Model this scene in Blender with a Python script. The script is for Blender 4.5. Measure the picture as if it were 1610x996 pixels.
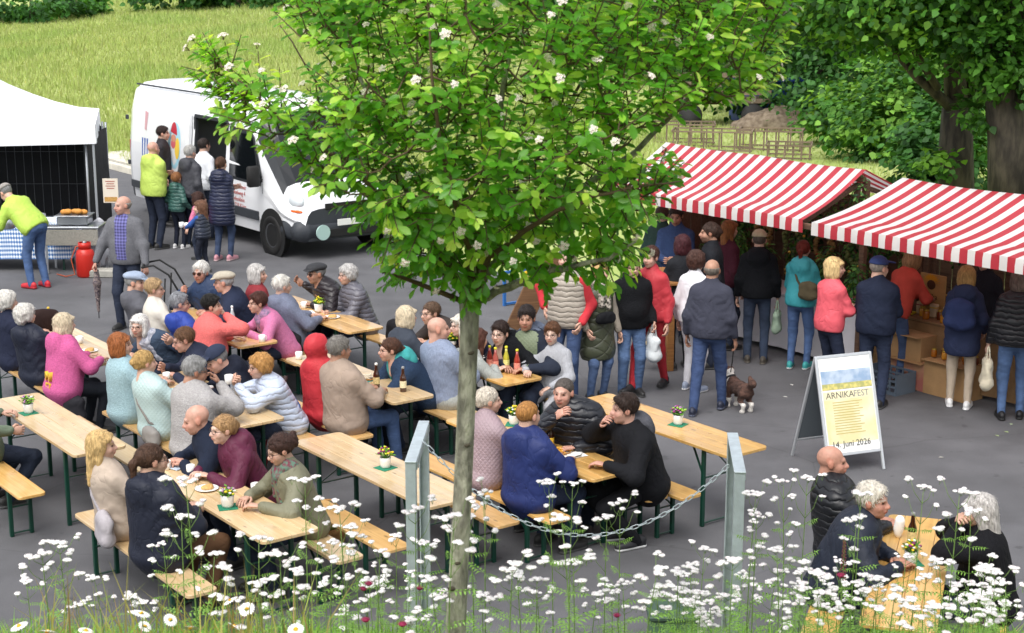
import bpy, math, random
import numpy as np
from mathutils import Vector, Matrix
from math import sin, cos, pi, radians, sqrt, atan2

random.seed(7); rng = np.random.default_rng(7)
for o in list(bpy.data.objects): bpy.data.objects.remove(o)
S = bpy.context.scene
COL = S.collection

# ------------------------------------------------------------------ camera
FPX, PITCH, CAMZ, IW, IH = 2485.0, 0.2251, 5.05, 1610.0, 996.0
cam = bpy.data.cameras.new('camera'); camo = bpy.data.objects.new('camera', cam); COL.objects.link(camo)
camo.location = (0, 0, CAMZ); camo.rotation_euler = (pi/2 - PITCH, 0, 0)
cam.sensor_width = 36.0; cam.lens = FPX/IW*36.0; cam.clip_start = 0.05; cam.clip_end = 600
S.camera = camo
cam.dof.use_dof = True; cam.dof.focus_distance = 13.5; cam.dof.aperture_fstop = 8.0

# ------------------------------------------------------------------ light: bright overcast afternoon
SUN_EL, SUN_AZ = 58, 205          # degrees; azimuth clockwise from +Y
w = bpy.data.worlds.new('World'); S.world = w; w.use_nodes = True
wn = w.node_tree; bg = wn.nodes['Background']
sky = wn.nodes.new('ShaderNodeTexSky'); sky.sky_type = 'NISHITA'; sky.sun_disc = False
sky.sun_elevation = radians(SUN_EL); sky.sun_rotation = radians(SUN_AZ)
sky.dust_density = 4.0; sky.ozone_density = 1.0
hs = wn.nodes.new('ShaderNodeHueSaturation'); hs.inputs['Saturation'].default_value = 0.22
wn.links.new(sky.outputs[0], hs.inputs['Color']); wn.links.new(hs.outputs[0], bg.inputs['Color'])
bg.inputs['Strength'].default_value = 0.15
sun = bpy.data.lights.new('sun', 'SUN'); suno = bpy.data.objects.new('sun', sun); COL.objects.link(suno)
sun.energy = .8; sun.angle = radians(50); sun.color = (1.0, 0.955, 0.89)
_sd = Vector((sin(radians(SUN_AZ))*cos(radians(SUN_EL)), cos(radians(SUN_AZ))*cos(radians(SUN_EL)), sin(radians(SUN_EL))))
suno.rotation_euler = _sd.to_track_quat('Z', 'Y').to_euler(); suno.location = (0, -5, 30)
vs = S.view_settings; vs.view_transform = 'Standard'; vs.look = 'None'; vs.gamma = 1; vs.exposure = 0.9
try: vs.use_curve_mapping = False
except Exception: pass
S.render.engine = 'CYCLES'; S.cycles.use_denoising = True
try: S.cycles.denoiser = 'OPENIMAGEDENOISE'
except Exception: pass
S.cycles.max_bounces = 6; S.cycles.transparent_max_bounces = 12; S.cycles.diffuse_bounces = 3; S.cycles.glossy_bounces = 3
S.cycles.caustics_reflective = False; S.cycles.caustics_refractive = False

# ------------------------------------------------------------------ places
def G(px, py, z=0.0):
    """photo pixel + known height -> place on the lot"""
    c, s = cos(PITCH), sin(PITCH); dx = (px-IW/2)/FPX; du = -(py-IH/2)/FPX
    t = (z-CAMZ)/(-s + c*du)
    return Vector((dx*t, (c + s*du)*t, z))
def D(px, py, y):
    """photo pixel + known distance -> place"""
    c, s = cos(PITCH), sin(PITCH); dx = (px-IW/2)/FPX; du = -(py-IH/2)/FPX
    t = y/(c + s*du)
    return Vector((dx*t, y, CAMZ + (-s + c*du)*t))
LA = -0.93                                     # direction the rows of tables run in
LV = Vector((cos(LA), sin(LA), 0)); NV = Vector((-sin(LA), cos(LA), 0))
def SN(s, n, z=0.0): return LV*s + NV*n + Vector((0, 0, z))
def lin(c):
    """'#rrggbb' -> linear"""
    c = c.lstrip('#'); v = [int(c[i:i+2], 16)/255 for i in (0, 2, 4)]
    return tuple((x/12.92 if x <= .04045 else ((x+.055)/1.055)**2.4) for x in v)

# ------------------------------------------------------------------ materials
MATS = {}
def mat(name, col=(.5, .5, .5), rough=.6, var=0.0, vscale=6.0, bump=0.0, bscale=40.0, metal=0.0, spec=.5, coat=0.0,
        stretch=(1, 1, 1), kind=None, col2=None, trans=0.0, attr=None, alpha=1.0, sss=0.0, emit=None, gen=False, detail=3.0, period=.06):
    if name in MATS: return MATS[name]
    if isinstance(col, str): col = lin(col)
    if isinstance(col2, str): col2 = lin(col2)
    m = bpy.data.materials.new(name); m.use_nodes = True; MATS[name] = m
    nt = m.node_tree; N = nt.nodes; K = nt.links; b = N['Principled BSDF']
    b.inputs['Roughness'].default_value = rough; b.inputs['Metallic'].default_value = metal
    b.inputs['Specular IOR Level'].default_value = spec; b.inputs['Coat Weight'].default_value = coat
    b.inputs['Coat Roughness'].default_value = .12
    b.inputs['Base Color'].default_value = (*col, 1)
    if trans: b.inputs['Transmission Weight'].default_value = trans
    if alpha < 1: b.inputs['Alpha'].default_value = alpha
    if sss: b.inputs['Subsurface Weight'].default_value = sss; b.inputs['Subsurface Radius'].default_value = (.02, .008, .005)
    if emit: b.inputs['Emission Color'].default_value = (*emit[:3], 1); b.inputs['Emission Strength'].default_value = emit[3]
    tc = N.new('ShaderNodeTexCoord'); mp = N.new('ShaderNodeMapping'); mp.inputs['Scale'].default_value = stretch
    K.new(tc.outputs['Object'], mp.inputs['Vector'])
    src = None
    if attr:
        a = N.new('ShaderNodeAttribute'); a.attribute_name = attr; src = a.outputs['Color']
    if var or col2 is not None:
        nz = N.new('ShaderNodeTexNoise'); nz.inputs['Scale'].default_value = vscale; nz.inputs['Detail'].default_value = detail
        K.new(mp.outputs[0], nz.inputs['Vector'])
        if col2 is not None and not attr:
            rp = N.new('ShaderNodeValToRGB'); rp.color_ramp.elements[0].position = .38; rp.color_ramp.elements[1].position = .62
            rp.color_ramp.elements[0].color = (*col, 1); rp.color_ramp.elements[1].color = (*col2, 1)
            K.new(nz.outputs['Fac'], rp.inputs[0]); src = rp.outputs[0]
        else:
            mr = N.new('ShaderNodeMapRange'); mr.inputs[1].default_value = .25; mr.inputs[2].default_value = .75
            mr.inputs[3].default_value = 1-var; mr.inputs[4].default_value = 1+var
            K.new(nz.outputs['Fac'], mr.inputs[0])
            mx = N.new('ShaderNodeVectorMath'); mx.operation = 'SCALE'
            if src is None:
                rgb = N.new('ShaderNodeRGB'); rgb.outputs[0].default_value = (*col, 1); src = rgb.outputs[0]
            K.new(src, mx.inputs[0]); K.new(mr.outputs[0], mx.inputs['Scale']); src = mx.outputs[0]
    if src is not None: K.new(src, b.inputs['Base Color'])
    h = None
    if kind == 'puffer':
        sx = N.new('ShaderNodeSeparateXYZ'); K.new(tc.outputs['Object'], sx.inputs[0])
        nz2 = N.new('ShaderNodeTexNoise'); nz2.inputs['Scale'].default_value = 14; K.new(tc.outputs['Object'], nz2.inputs['Vector'])
        ma = N.new('ShaderNodeMath'); ma.operation = 'MULTIPLY_ADD'; ma.inputs[1].default_value = .06; K.new(nz2.outputs['Fac'], ma.inputs[0]); K.new(sx.outputs['Z'], ma.inputs[2])
        mm = N.new('ShaderNodeMath'); mm.operation = 'MULTIPLY'; mm.inputs[1].default_value = pi/period; K.new(ma.outputs[0], mm.inputs[0])
        ms = N.new('ShaderNodeMath'); ms.operation = 'SINE'; K.new(mm.outputs[0], ms.inputs[0])
        mb = N.new('ShaderNodeMath'); mb.operation = 'ABSOLUTE'; K.new(ms.outputs[0], mb.inputs[0])
        mq = N.new('ShaderNodeMath'); mq.operation = 'POWER'; mq.inputs[1].default_value = .45; K.new(mb.outputs[0], mq.inputs[0]); h = mq.outputs[0]
        dist = .011
    elif kind == 'quilt':
        sx = N.new('ShaderNodeSeparateXYZ'); K.new(tc.outputs['Object'], sx.inputs[0]); hh = []
        ax = N.new('ShaderNodeMath'); ax.operation = 'ADD'; K.new(sx.outputs['X'], ax.inputs[0]); K.new(sx.outputs['Y'], ax.inputs[1])
        for sg in (1, -1):
            ma = N.new('ShaderNodeMath'); ma.operation = 'MULTIPLY_ADD'; ma.inputs[1].default_value = sg*.8; K.new(ax.outputs[0], ma.inputs[0]); K.new(sx.outputs['Z'], ma.inputs[2])
            mm = N.new('ShaderNodeMath'); mm.operation = 'MULTIPLY'; mm.inputs[1].default_value = pi/period; K.new(ma.outputs[0], mm.inputs[0])
            ms = N.new('ShaderNodeMath'); ms.operation = 'SINE'; K.new(mm.outputs[0], ms.inputs[0])
            mb = N.new('ShaderNodeMath'); mb.operation = 'ABSOLUTE'; K.new(ms.outputs[0], mb.inputs[0])
            mq = N.new('ShaderNodeMath'); mq.operation = 'POWER'; mq.inputs[1].default_value = .4; K.new(mb.outputs[0], mq.inputs[0]); hh.append(mq)
        mn = N.new('ShaderNodeMath'); mn.operation = 'MINIMUM'; K.new(hh[0].outputs[0], mn.inputs[0]); K.new(hh[1].outputs[0], mn.inputs[1]); h = mn.outputs[0]; dist = .012
    elif kind == 'crease':
        nr = N.new('ShaderNodeTexNoise'); nr.inputs['Scale'].default_value = bscale; nr.inputs['Detail'].default_value = 2.5; nr.inputs['Distortion'].default_value = .5
        K.new(mp.outputs[0], nr.inputs['Vector'])
        m1 = N.new('ShaderNodeMath'); m1.operation = 'SUBTRACT'; m1.inputs[1].default_value = .5; K.new(nr.outputs['Fac'], m1.inputs[0])
        m2 = N.new('ShaderNodeMath'); m2.operation = 'ABSOLUTE'; K.new(m1.outputs[0], m2.inputs[0])
        m3 = N.new('ShaderNodeMath'); m3.operation = 'POWER'; m3.inputs[1].default_value = .55; K.new(m2.outputs[0], m3.inputs[0])
        nf = N.new('ShaderNodeTexNoise'); nf.inputs['Scale'].default_value = 5; K.new(tc.outputs['Object'], nf.inputs['Vector'])
        m4 = N.new('ShaderNodeMath'); m4.operation = 'MULTIPLY'; K.new(m3.outputs[0], m4.inputs[0]); K.new(nf.outputs['Fac'], m4.inputs[1])
        h = m4.outputs[0]; dist = .045
    if bump and h is None:
        nb = N.new('ShaderNodeTexNoise'); nb.inputs['Scale'].default_value = bscale; nb.inputs['Detail'].default_value = 4
        K.new(mp.outputs[0], nb.inputs['Vector']); h = nb.outputs['Fac']; dist = .02
    if h is not None:
        bp = N.new('ShaderNodeBump'); bp.inputs['Strength'].default_value = bump or .8; bp.inputs['Distance'].default_value = dist
        K.new(h, bp.inputs['Height']); K.new(bp.outputs[0], b.inputs['Normal'])
    return m

# ------------------------------------------------------------------ mesh helpers
def link(o, parent=None):
    COL.objects.link(o)
    if parent is not None: o.parent = parent
    return o
def mesh(name, V, F, mats=(), midx=None, smooth=False, col=None):
    me = bpy.data.meshes.new(name)
    V = np.asarray(V, dtype=np.float32).reshape(-1, 3)
    if isinstance(F, np.ndarray):
        n = F.shape[1]; me.vertices.add(len(V)); me.vertices.foreach_set('co', V.ravel())
        me.loops.add(F.size); me.loops.foreach_set('vertex_index', F.astype(np.int32).ravel())
        me.polygons.add(len(F)); me.polygons.foreach_set('loop_start', np.arange(0, F.size, n, dtype=np.int32))
        me.update(calc_edges=True)
    else:
        me.from_pydata([tuple(map(float, v)) for v in V], [], F); me.update()
    if not isinstance(mats, (list, tuple)): mats = [mats]
    for m in mats: me.materials.append(m)
    if midx is not None: me.polygons.foreach_set('material_index', np.asarray(midx, dtype=np.int32))
    if smooth: me.polygons.foreach_set('use_smooth', np.ones(len(me.polygons), dtype=bool))
    if col is not None:
        ca = me.color_attributes.new('Col', 'FLOAT_COLOR', 'POINT')
        c4 = np.ones((len(V), 4), dtype=np.float32); c4[:, :3] = col; ca.data.foreach_set('color', c4.ravel())
    me.validate(); return me
def ob(name, me, parent=None, loc=None, rz=None):
    o = bpy.data.objects.new(name, me); link(o, parent)
    if loc is not None: o.location = loc
    if rz is not None: o.rotation_euler = (0, 0, rz)
    return o
def tag(o, label=None, cat=None, group=None, kind=None):
    if label: o['label'] = label
    if cat: o['category'] = cat
    if group: o['group'] = group
    if kind: o['kind'] = kind
    return o
def thing(name, label, cat, loc=(0, 0, 0), rz=0.0, group=None):
    o = bpy.data.objects.new(name, None); link(o); o.location = loc; o.rotation_euler = (0, 0, rz); o.empty_display_size = .2
    return tag(o, label, cat, group)
def copy_tree(o, parent=None):
    c = o.copy(); COL.objects.link(c); c.parent = parent
    for ch in o.children: copy_tree(ch, c)
    return c

class MB:
    """collects shapes for ONE mesh"""
    def __init__(s): s.v = []; s.f = []; s.m = []
    def add(s, vs, fs, mi=0, M=None):
        n = len(s.v)
        for p in vs:
            p = Vector(p); s.v.append(tuple(M @ p if M else p))
        for f in fs: s.f.append(tuple(n+i for i in f)); s.m.append(mi)
        return s
    def box(s, c, d, b=0.0, mi=0, M=None):
        """box centred on c, size d, chamfer b"""
        hx, hy, hz = d[0]/2, d[1]/2, d[2]/2; b = min(b, hx*.49, hy*.49, hz*.49)
        if b <= 0:
            vs = [(c[0]+x*hx, c[1]+y*hy, c[2]+z*hz) for z in (-1, 1) for y in (-1, 1) for x in (-1, 1)]
            return s.add(vs, [(0, 2, 3, 1), (4, 5, 7, 6), (0, 1, 5, 4), (2, 6, 7, 3), (0, 4, 6, 2), (1, 3, 7, 5)], mi, M)
        vs = []; ix = {}
        for x in (-1, 1):
            for y in (-1, 1):
                for z in (-1, 1):
                    for k in range(3):
                        p = [x*hx, y*hy, z*hz]
                        for j in range(3):
                            if j != k: p[j] -= (x, y, z)[j]*b
                        ix[(x, y, z, k)] = len(vs); vs.append((c[0]+p[0], c[1]+p[1], c[2]+p[2]))
        fs = []
        for k in range(3):
            o1, o2 = [(1, 2), (2, 0), (0, 1)][k]
            for sg in (-1, 1):
                q = []
                for a, bb in ((-1, -1), (1, -1), (1, 1), (-1, 1)):
                    t = [0, 0, 0]; t[k] = sg; t[o1] = a; t[o2] = bb; q.append(ix[(*t, k)])
                fs.append(tuple(q if sg > 0 else q[::-1]))
            for a in (-1, 1):
                for bb in (-1, 1):
                    t1 = [0, 0, 0]; t1[o1] = a; t1[o2] = bb; t2 = list(t1); t1[k] = -1; t2[k] = 1
                    q = (ix[(*t1, o1)], ix[(*t2, o1)], ix[(*t2, o2)], ix[(*t1, o2)])
                    fs.append(q[::-1] if a*bb > 0 else q)
        for x in (-1, 1):
            for y in (-1, 1):
                for z in (-1, 1):
                    q = (ix[(x, y, z, 0)], ix[(x, y, z, 1)], ix[(x, y, z, 2)]); fs.append(q if x*y*z > 0 else q[::-1])
        return s.add(vs, fs, mi, M)
    def bar(s, a, b, wd, th=None, bev=0.0, mi=0, up=(0, 0, 1)):
        """rectangular bar from a to b"""
        a, b = Vector(a), Vector(b); d = b-a; z = d.normalized(); u = Vector(up)
        if abs(z.dot(u)) > .98: u = Vector((1, 0, 0))
        x = u.cross(z).normalized(); y = z.cross(x)
        M = Matrix((( x.x, y.x, z.x, (a.x+b.x)/2), (x.y, y.y, z.y, (a.y+b.y)/2), (x.z, y.z, z.z, (a.z+b.z)/2), (0, 0, 0, 1)))
        return s.box((0, 0, 0), (wd, th or wd, d.length), bev, mi, M)
    def tube(s, pts, r, n=8, mi=0, cap=True, flat=None):
        """swept tube; r number or list; flat=(axis vector, factor)"""
        pts = [Vector(p) for p in pts]; k = len(pts); rs = r if isinstance(r, (list, tuple)) else [r]*k
        base = len(s.v); prev = None
        for i, p in enumerate(pts):
            t = (pts[min(i+1, k-1)]-pts[max(i-1, 0)]).normalized()
            if prev is None:
                u = Vector((0, 0, 1)) if abs(t.z) < .9 else Vector((1, 0, 0)); x = u.cross(t).normalized()
            else:
                x = (prev - t*prev.dot(t)).normalized()
            prev = x; y = t.cross(x)
            for j in range(n):
                a = 2*pi*j/n; q = (x*cos(a)+y*sin(a))*rs[i]
                if flat: fa = Vector(flat[0]); q = q - fa*(q.dot(fa))*(1-flat[1])
                s.v.append(tuple(p+q))
        for i in range(k-1):
            for j in range(n):
                a = base+i*n+j; b = base+i*n+(j+1) % n; s.f.append((a, b, b+n, a+n)); s.m.append(mi)
        if cap:
            s.f.append(tuple(base+j for j in reversed(range(n)))); s.m.append(mi)
            s.f.append(tuple(base+(k-1)*n+j for j in range(n))); s.m.append(mi)
        return s
    def lathe(s, prof, n=16, c=(0, 0, 0), mi=0, M=None, cap=(True, True)):
        vs = []; fs = []; k = len(prof)
        for r, z in prof:
            for j in range(n):
                a = 2*pi*j/n; vs.append((c[0]+r*cos(a), c[1]+r*sin(a), c[2]+z))
        for i in range(k-1):
            for j in range(n):
                a = i*n+j; b = i*n+(j+1) % n; fs.append((a, b, b+n, a+n))
        if cap[0]: fs.append(tuple(reversed(range(n))))
        if cap[1]: fs.append(tuple((k-1)*n+j for j in range(n)))
        return s.add(vs, fs, mi, M)
    def prism(s, poly, z0, z1, mi=0, M=None):
        """polygon (x,y), counter-clockwise, from z0 to z1"""
        n = len(poly); vs = [(x, y, z0) for x, y in poly]+[(x, y, z1) for x, y in poly]
        fs = [tuple(reversed(range(n))), tuple(range(n, 2*n))]+[(i, (i+1) % n, n+(i+1) % n, n+i) for i in range(n)]
        return s.add(vs, fs, mi, M)
    def ball(s, c, r, n=8, k=5, mi=0, M=None):
        r = r if isinstance(r, (tuple, list)) else (r, r, r); vs = []; fs = []
        for i in range(1, k):
            t = pi*i/k
            for j in range(n):
                a = 2*pi*j/n; vs.append((c[0]+r[0]*sin(t)*cos(a), c[1]+r[1]*sin(t)*sin(a), c[2]-r[2]*cos(t)))
        b = len(vs); vs += [(c[0], c[1], c[2]-r[2]), (c[0], c[1], c[2]+r[2])]
        for i in range(k-2):
            for j in range(n): fs.append((i*n+j, i*n+(j+1) % n, (i+1)*n+(j+1) % n, (i+1)*n+j))
        for j in range(n):
            fs.append((b, (j+1) % n, j)); fs.append((b+1, (k-2)*n+j, (k-2)*n+(j+1) % n))
        return s.add(vs, fs, mi, M)
    def me(s, name, mats, smooth=False): return mesh(name, s.v, s.f, mats, s.m, smooth)
    def ob(s, name, mats, parent=None, smooth=False, loc=None, rz=None): return ob(name, s.me(name, mats, smooth), parent, loc, rz)
def rrect(w, h, r, n=4):
    """rounded rectangle polygon, ccw"""
    out = []
    for cx, cy, a0 in ((w/2-r, h/2-r, 0), (-w/2+r, h/2-r, 90), (-w/2+r, -h/2+r, 180), (w/2-r, -h/2+r, 270)):
        for i in range(n+1):
            a = radians(a0+90*i/n); out.append((cx+r*cos(a), cy+r*sin(a)))
    return out
def text(name, body, size, m, parent=None, M=None, ext=.0008, align='LEFT'):
    cu = bpy.data.curves.new(name, 'FONT'); cu.body = body; cu.size = size; cu.extrude = ext; cu.align_x = align; cu.resolution_u = 2
    cu.materials.append(m); o0 = bpy.data.objects.new('glyphs', cu); COL.objects.link(o0)
    dg_ = bpy.context.evaluated_depsgraph_get(); me = bpy.data.meshes.new_from_object(o0.evaluated_get(dg_)); me.name = name
    bpy.data.objects.remove(o0); bpy.data.curves.remove(cu)
    o = bpy.data.objects.new(name, me); link(o, parent)
    if M is not None: o.matrix_local = M
    return o

# ------------------------------------------------------------------ implicit surfaces (bodies, clothes, hair)
def surface_nets(Dg, xs, ys, zs):
    ins = Dg < 0
    nx, ny, nz = Dg.shape
    cnt = np.zeros((nx-1, ny-1, nz-1), np.int8)
    for dx in (0, 1):
        for dy in (0, 1):
            for dz in (0, 1): cnt += ins[dx:nx-1+dx, dy:ny-1+dy, dz:nz-1+dz]
    act = (cnt > 0) & (cnt < 8)
    I = np.argwhere(act); idx = -np.ones(act.shape, np.int32); idx[act] = np.arange(len(I))
    acc = np.zeros((len(I), 3)); num = np.zeros(len(I))
    offs = [(0, 0, 0), (1, 0, 0), (0, 1, 0), (1, 1, 0), (0, 0, 1), (1, 0, 1), (0, 1, 1), (1, 1, 1)]
    vals = [Dg[I[:, 0]+o[0], I[:, 1]+o[1], I[:, 2]+o[2]] for o in offs]
    for a, b in ((0, 1), (2, 3), (4, 5), (6, 7), (0, 2), (1, 3), (4, 6), (5, 7), (0, 4), (1, 5), (2, 6), (3, 7)):
        va, vb = vals[a], vals[b]; k = (va < 0) != (vb < 0)
        t = np.where(k, va/np.where(k, va-vb, 1), 0)
        for ax in range(3): acc[:, ax] += np.where(k, offs[a][ax]+t*(offs[b][ax]-offs[a][ax]), 0)
        num += k
    fr = acc/num[:, None]
    V = np.empty((len(I), 3))
    for ax, g in enumerate((xs, ys, zs)): V[:, ax] = g[I[:, ax]] + fr[:, ax]*(g[1]-g[0])
    Fs = []
    for ax in range(3):
        a1, a2 = (ax+1) % 3, (ax+2) % 3
        sl0 = [slice(None)]*3; sl1 = [slice(None)]*3; sl0[ax] = slice(0, -1); sl1[ax] = slice(1, None)
        for q in (a1, a2): sl0[q] = slice(1, -1); sl1[q] = slice(1, -1)
        A, B = ins[tuple(sl0)], ins[tuple(sl1)]
        for flip, mk in ((False, A & ~B), (True, ~A & B)):
            J = np.argwhere(mk)
            if not len(J): continue
            J[:, a1] += 1; J[:, a2] += 1
            def cell(d1, d2):
                C = J.copy(); C[:, a1] += d1; C[:, a2] += d2; return idx[C[:, 0], C[:, 1], C[:, 2]]
            q = np.stack([cell(-1, -1), cell(0, -1), cell(0, 0), cell(-1, 0)], 1)
            Fs.append(q[:, ::-1] if flip else q)
    return V, np.concatenate(Fs)
def _wave(X, Y, Z, f, ph):
    return (np.sin(f*(X*.8+Z*.6)+ph)*np.sin(f*(Y*.9-Z*.5)+ph*1.7)+.6*np.sin(f*1.9*(Z*.9+X*.4)+ph*2.3)*np.sin(f*1.7*(X-Y)+ph))
def sdf(prims, vox, k=.03, noise=0.0, nf=22., ph=0.0, cut=None, want=False, fold=0.0):
    """prims: ('e', centre, radii, 3x3 basis rows or None) | ('c', a, b, r1, r2[, flat axis, factor]); a trailing '-' type subtracts.
    returns verts, quads (and the nearest primitive of each vertex)"""
    lo = np.full(3, 9e9); hi = np.full(3, -9e9); bb = []
    for p in prims:
        if p[0][0] == 'e': c = np.array(p[1], float); r = max(p[2]); a, b = c-r, c+r
        else:
            A, B = np.array(p[1], float), np.array(p[2], float); r = max(p[3], p[4]); a, b = np.minimum(A, B)-r, np.maximum(A, B)+r
        bb.append((a, b))
        if '-' not in p[0]: lo = np.minimum(lo, a); hi = np.maximum(hi, b)
    mg = vox*2.5+noise*2; lo -= mg; hi += mg
    g = [lo[i]+vox*np.arange(int((hi[i]-lo[i])/vox)+2) for i in range(3)]
    Dg = np.full([len(q) for q in g], .5, np.float32); T = np.zeros(Dg.shape, np.int16) if want else None
    for pi_, (p, (a, b)) in enumerate(zip(prims, bb)):
        e = k+vox*2
        sl = []
        for i in range(3):
            i0 = max(int((a[i]-e-lo[i])/vox), 0); i1 = min(int((b[i]+e-lo[i])/vox)+2, len(g[i])); sl.append(slice(i0, max(i1, i0)))
        if any(q.stop <= q.start for q in sl): continue
        X = g[0][sl[0]][:, None, None].astype(np.float32); Y = g[1][sl[1]][None, :, None].astype(np.float32); Z = g[2][sl[2]][None, None, :].astype(np.float32)
        if p[0][0] == 'e':
            c, r, Bm = p[1], p[2], p[3] if len(p) > 3 else None
            x, y, z = X-c[0], Y-c[1], Z-c[2]
            if Bm is not None: x, y, z = [x*Bm[i][0]+y*Bm[i][1]+z*Bm[i][2] for i in range(3)]
            k0 = np.sqrt((x/r[0])**2+(y/r[1])**2+(z/r[2])**2); k1 = np.sqrt((x/r[0]**2)**2+(y/r[1]**2)**2+(z/r[2]**2)**2)+1e-6
            d = k0*(k0-1)/k1
        else:
            A = p[1]; ba = [p[2][i]-p[1][i] for i in range(3)]; L2 = sum(q*q for q in ba)+1e-9
            x, y, z = X-A[0], Y-A[1], Z-A[2]
            t = np.clip((x*ba[0]+y*ba[1]+z*ba[2])/L2, 0, 1)
            x, y, z = x-t*ba[0], y-t*ba[1], z-t*ba[2]
            if len(p) > 5 and p[5] is not None:
                f = p[5]; q = (x*f[0]+y*f[1]+z*f[2])*(1/p[6]-1); x, y, z = x+q*f[0], y+q*f[1], z+q*f[2]
            d = np.sqrt(x*x+y*y+z*z)-(p[3]+t*(p[4]-p[3]))
        blk = Dg[tuple(sl)]
        if '-' in p[0]:
            kk = .012; h = np.maximum(kk-np.abs(blk+d), 0)/kk; Dg[tuple(sl)] = np.maximum(blk, -d)+h*h*kk*.25
        else:
            if want: tb = T[tuple(sl)]; tb[d < blk] = pi_
            h = np.maximum(k-np.abs(blk-d), 0)/k; Dg[tuple(sl)] = np.minimum(blk, d)-h*h*k*.25
    X, Y, Z = g[0][:, None, None], g[1][None, :, None], g[2][None, None, :]
    if noise: Dg += (noise*_wave(X, Y, Z, nf, ph)).astype(np.float32)
    if fold:
        wv = np.sin(30*Z+5.5*np.sin(6.3*X+ph)+4.5*np.sin(7.1*Y+ph*1.3)+1.6*np.sin(17*X+13*Y+4*Z))
        gate = np.clip(.15+.9*np.sin(7*X+5*Y+9*Z+ph)*np.sin(5*X-8*Y+6*Z+2*ph), 0, 1)
        Dg += (fold*(np.abs(wv)-.62)*gate).astype(np.float32)
    if cut is not None: Dg = np.maximum(Dg, cut(X, Y, Z).astype(np.float32))
    Dg[0] = Dg[-1] = .1; Dg[:, 0] = Dg[:, -1] = .1; Dg[:, :, 0] = Dg[:, :, -1] = .1
    V, F = surface_nets(Dg, *g)
    if want:
        I = np.clip(((V-lo)/vox+.5).astype(int), 0, np.array(Dg.shape)-1); return V, F, T[I[:, 0], I[:, 1], I[:, 2]]
    return V, F
# ================================================================== GROUND
def smooth01(t): t = np.clip(t, 0, 1); return t*t*(3-2*t)
EDGE = 14.95                        # the asphalt ends here (across the rows)
def ground_z(x, y):
    x = np.asarray(x, float); y = np.asarray(y, float)
    n = x*NV.x+y*NV.y; m = np.maximum(n-EDGE, 0)
    sl = .078-.055*smooth01((x+4)/11)
    m = np.maximum(m-1.6*smooth01((x+2)/4), 0)
    z = sl*m*smooth01(m/9)+.25*np.sin(x*.13+1)*np.sin(y*.09)*smooth01(m/25)
    return z-.012
def bank_z(x, y):
    """flower bank below the viewpoint"""
    x = np.asarray(x, float); y = np.asarray(y, float)
    return 4.72-.43*np.clip(y, -2, 9.45)+.05*np.sin(x*1.7)*np.sin(y*1.3)
gx = np.concatenate([np.linspace(-160, -30, 27), np.linspace(-28, 30, 59), np.linspace(34, 160, 25)])
gy = np.concatenate([np.linspace(-30, 20, 15), np.linspace(22, 110, 89), np.linspace(114, 260, 30)])
XX, YY = np.meshgrid(gx, gy, indexing='ij'); ZZ = ground_z(XX, YY)
nx_, ny_ = XX.shape; ii = np.arange(nx_*ny_).reshape(nx_, ny_)
q = np.stack([ii[:-1, :-1], ii[1:, :-1], ii[1:, 1:], ii[:-1, 1:]], -1).reshape(-1, 4)
m_meadow = mat('meadow_soil', '#95a757', .95, col2='#a8b270', vscale=.35, detail=6, bump=.3, bscale=8)
tag(ob('ground', mesh('ground', np.stack([XX, YY, ZZ], -1).reshape(-1, 3), q, [m_meadow], None, True)), kind='structure')
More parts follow.
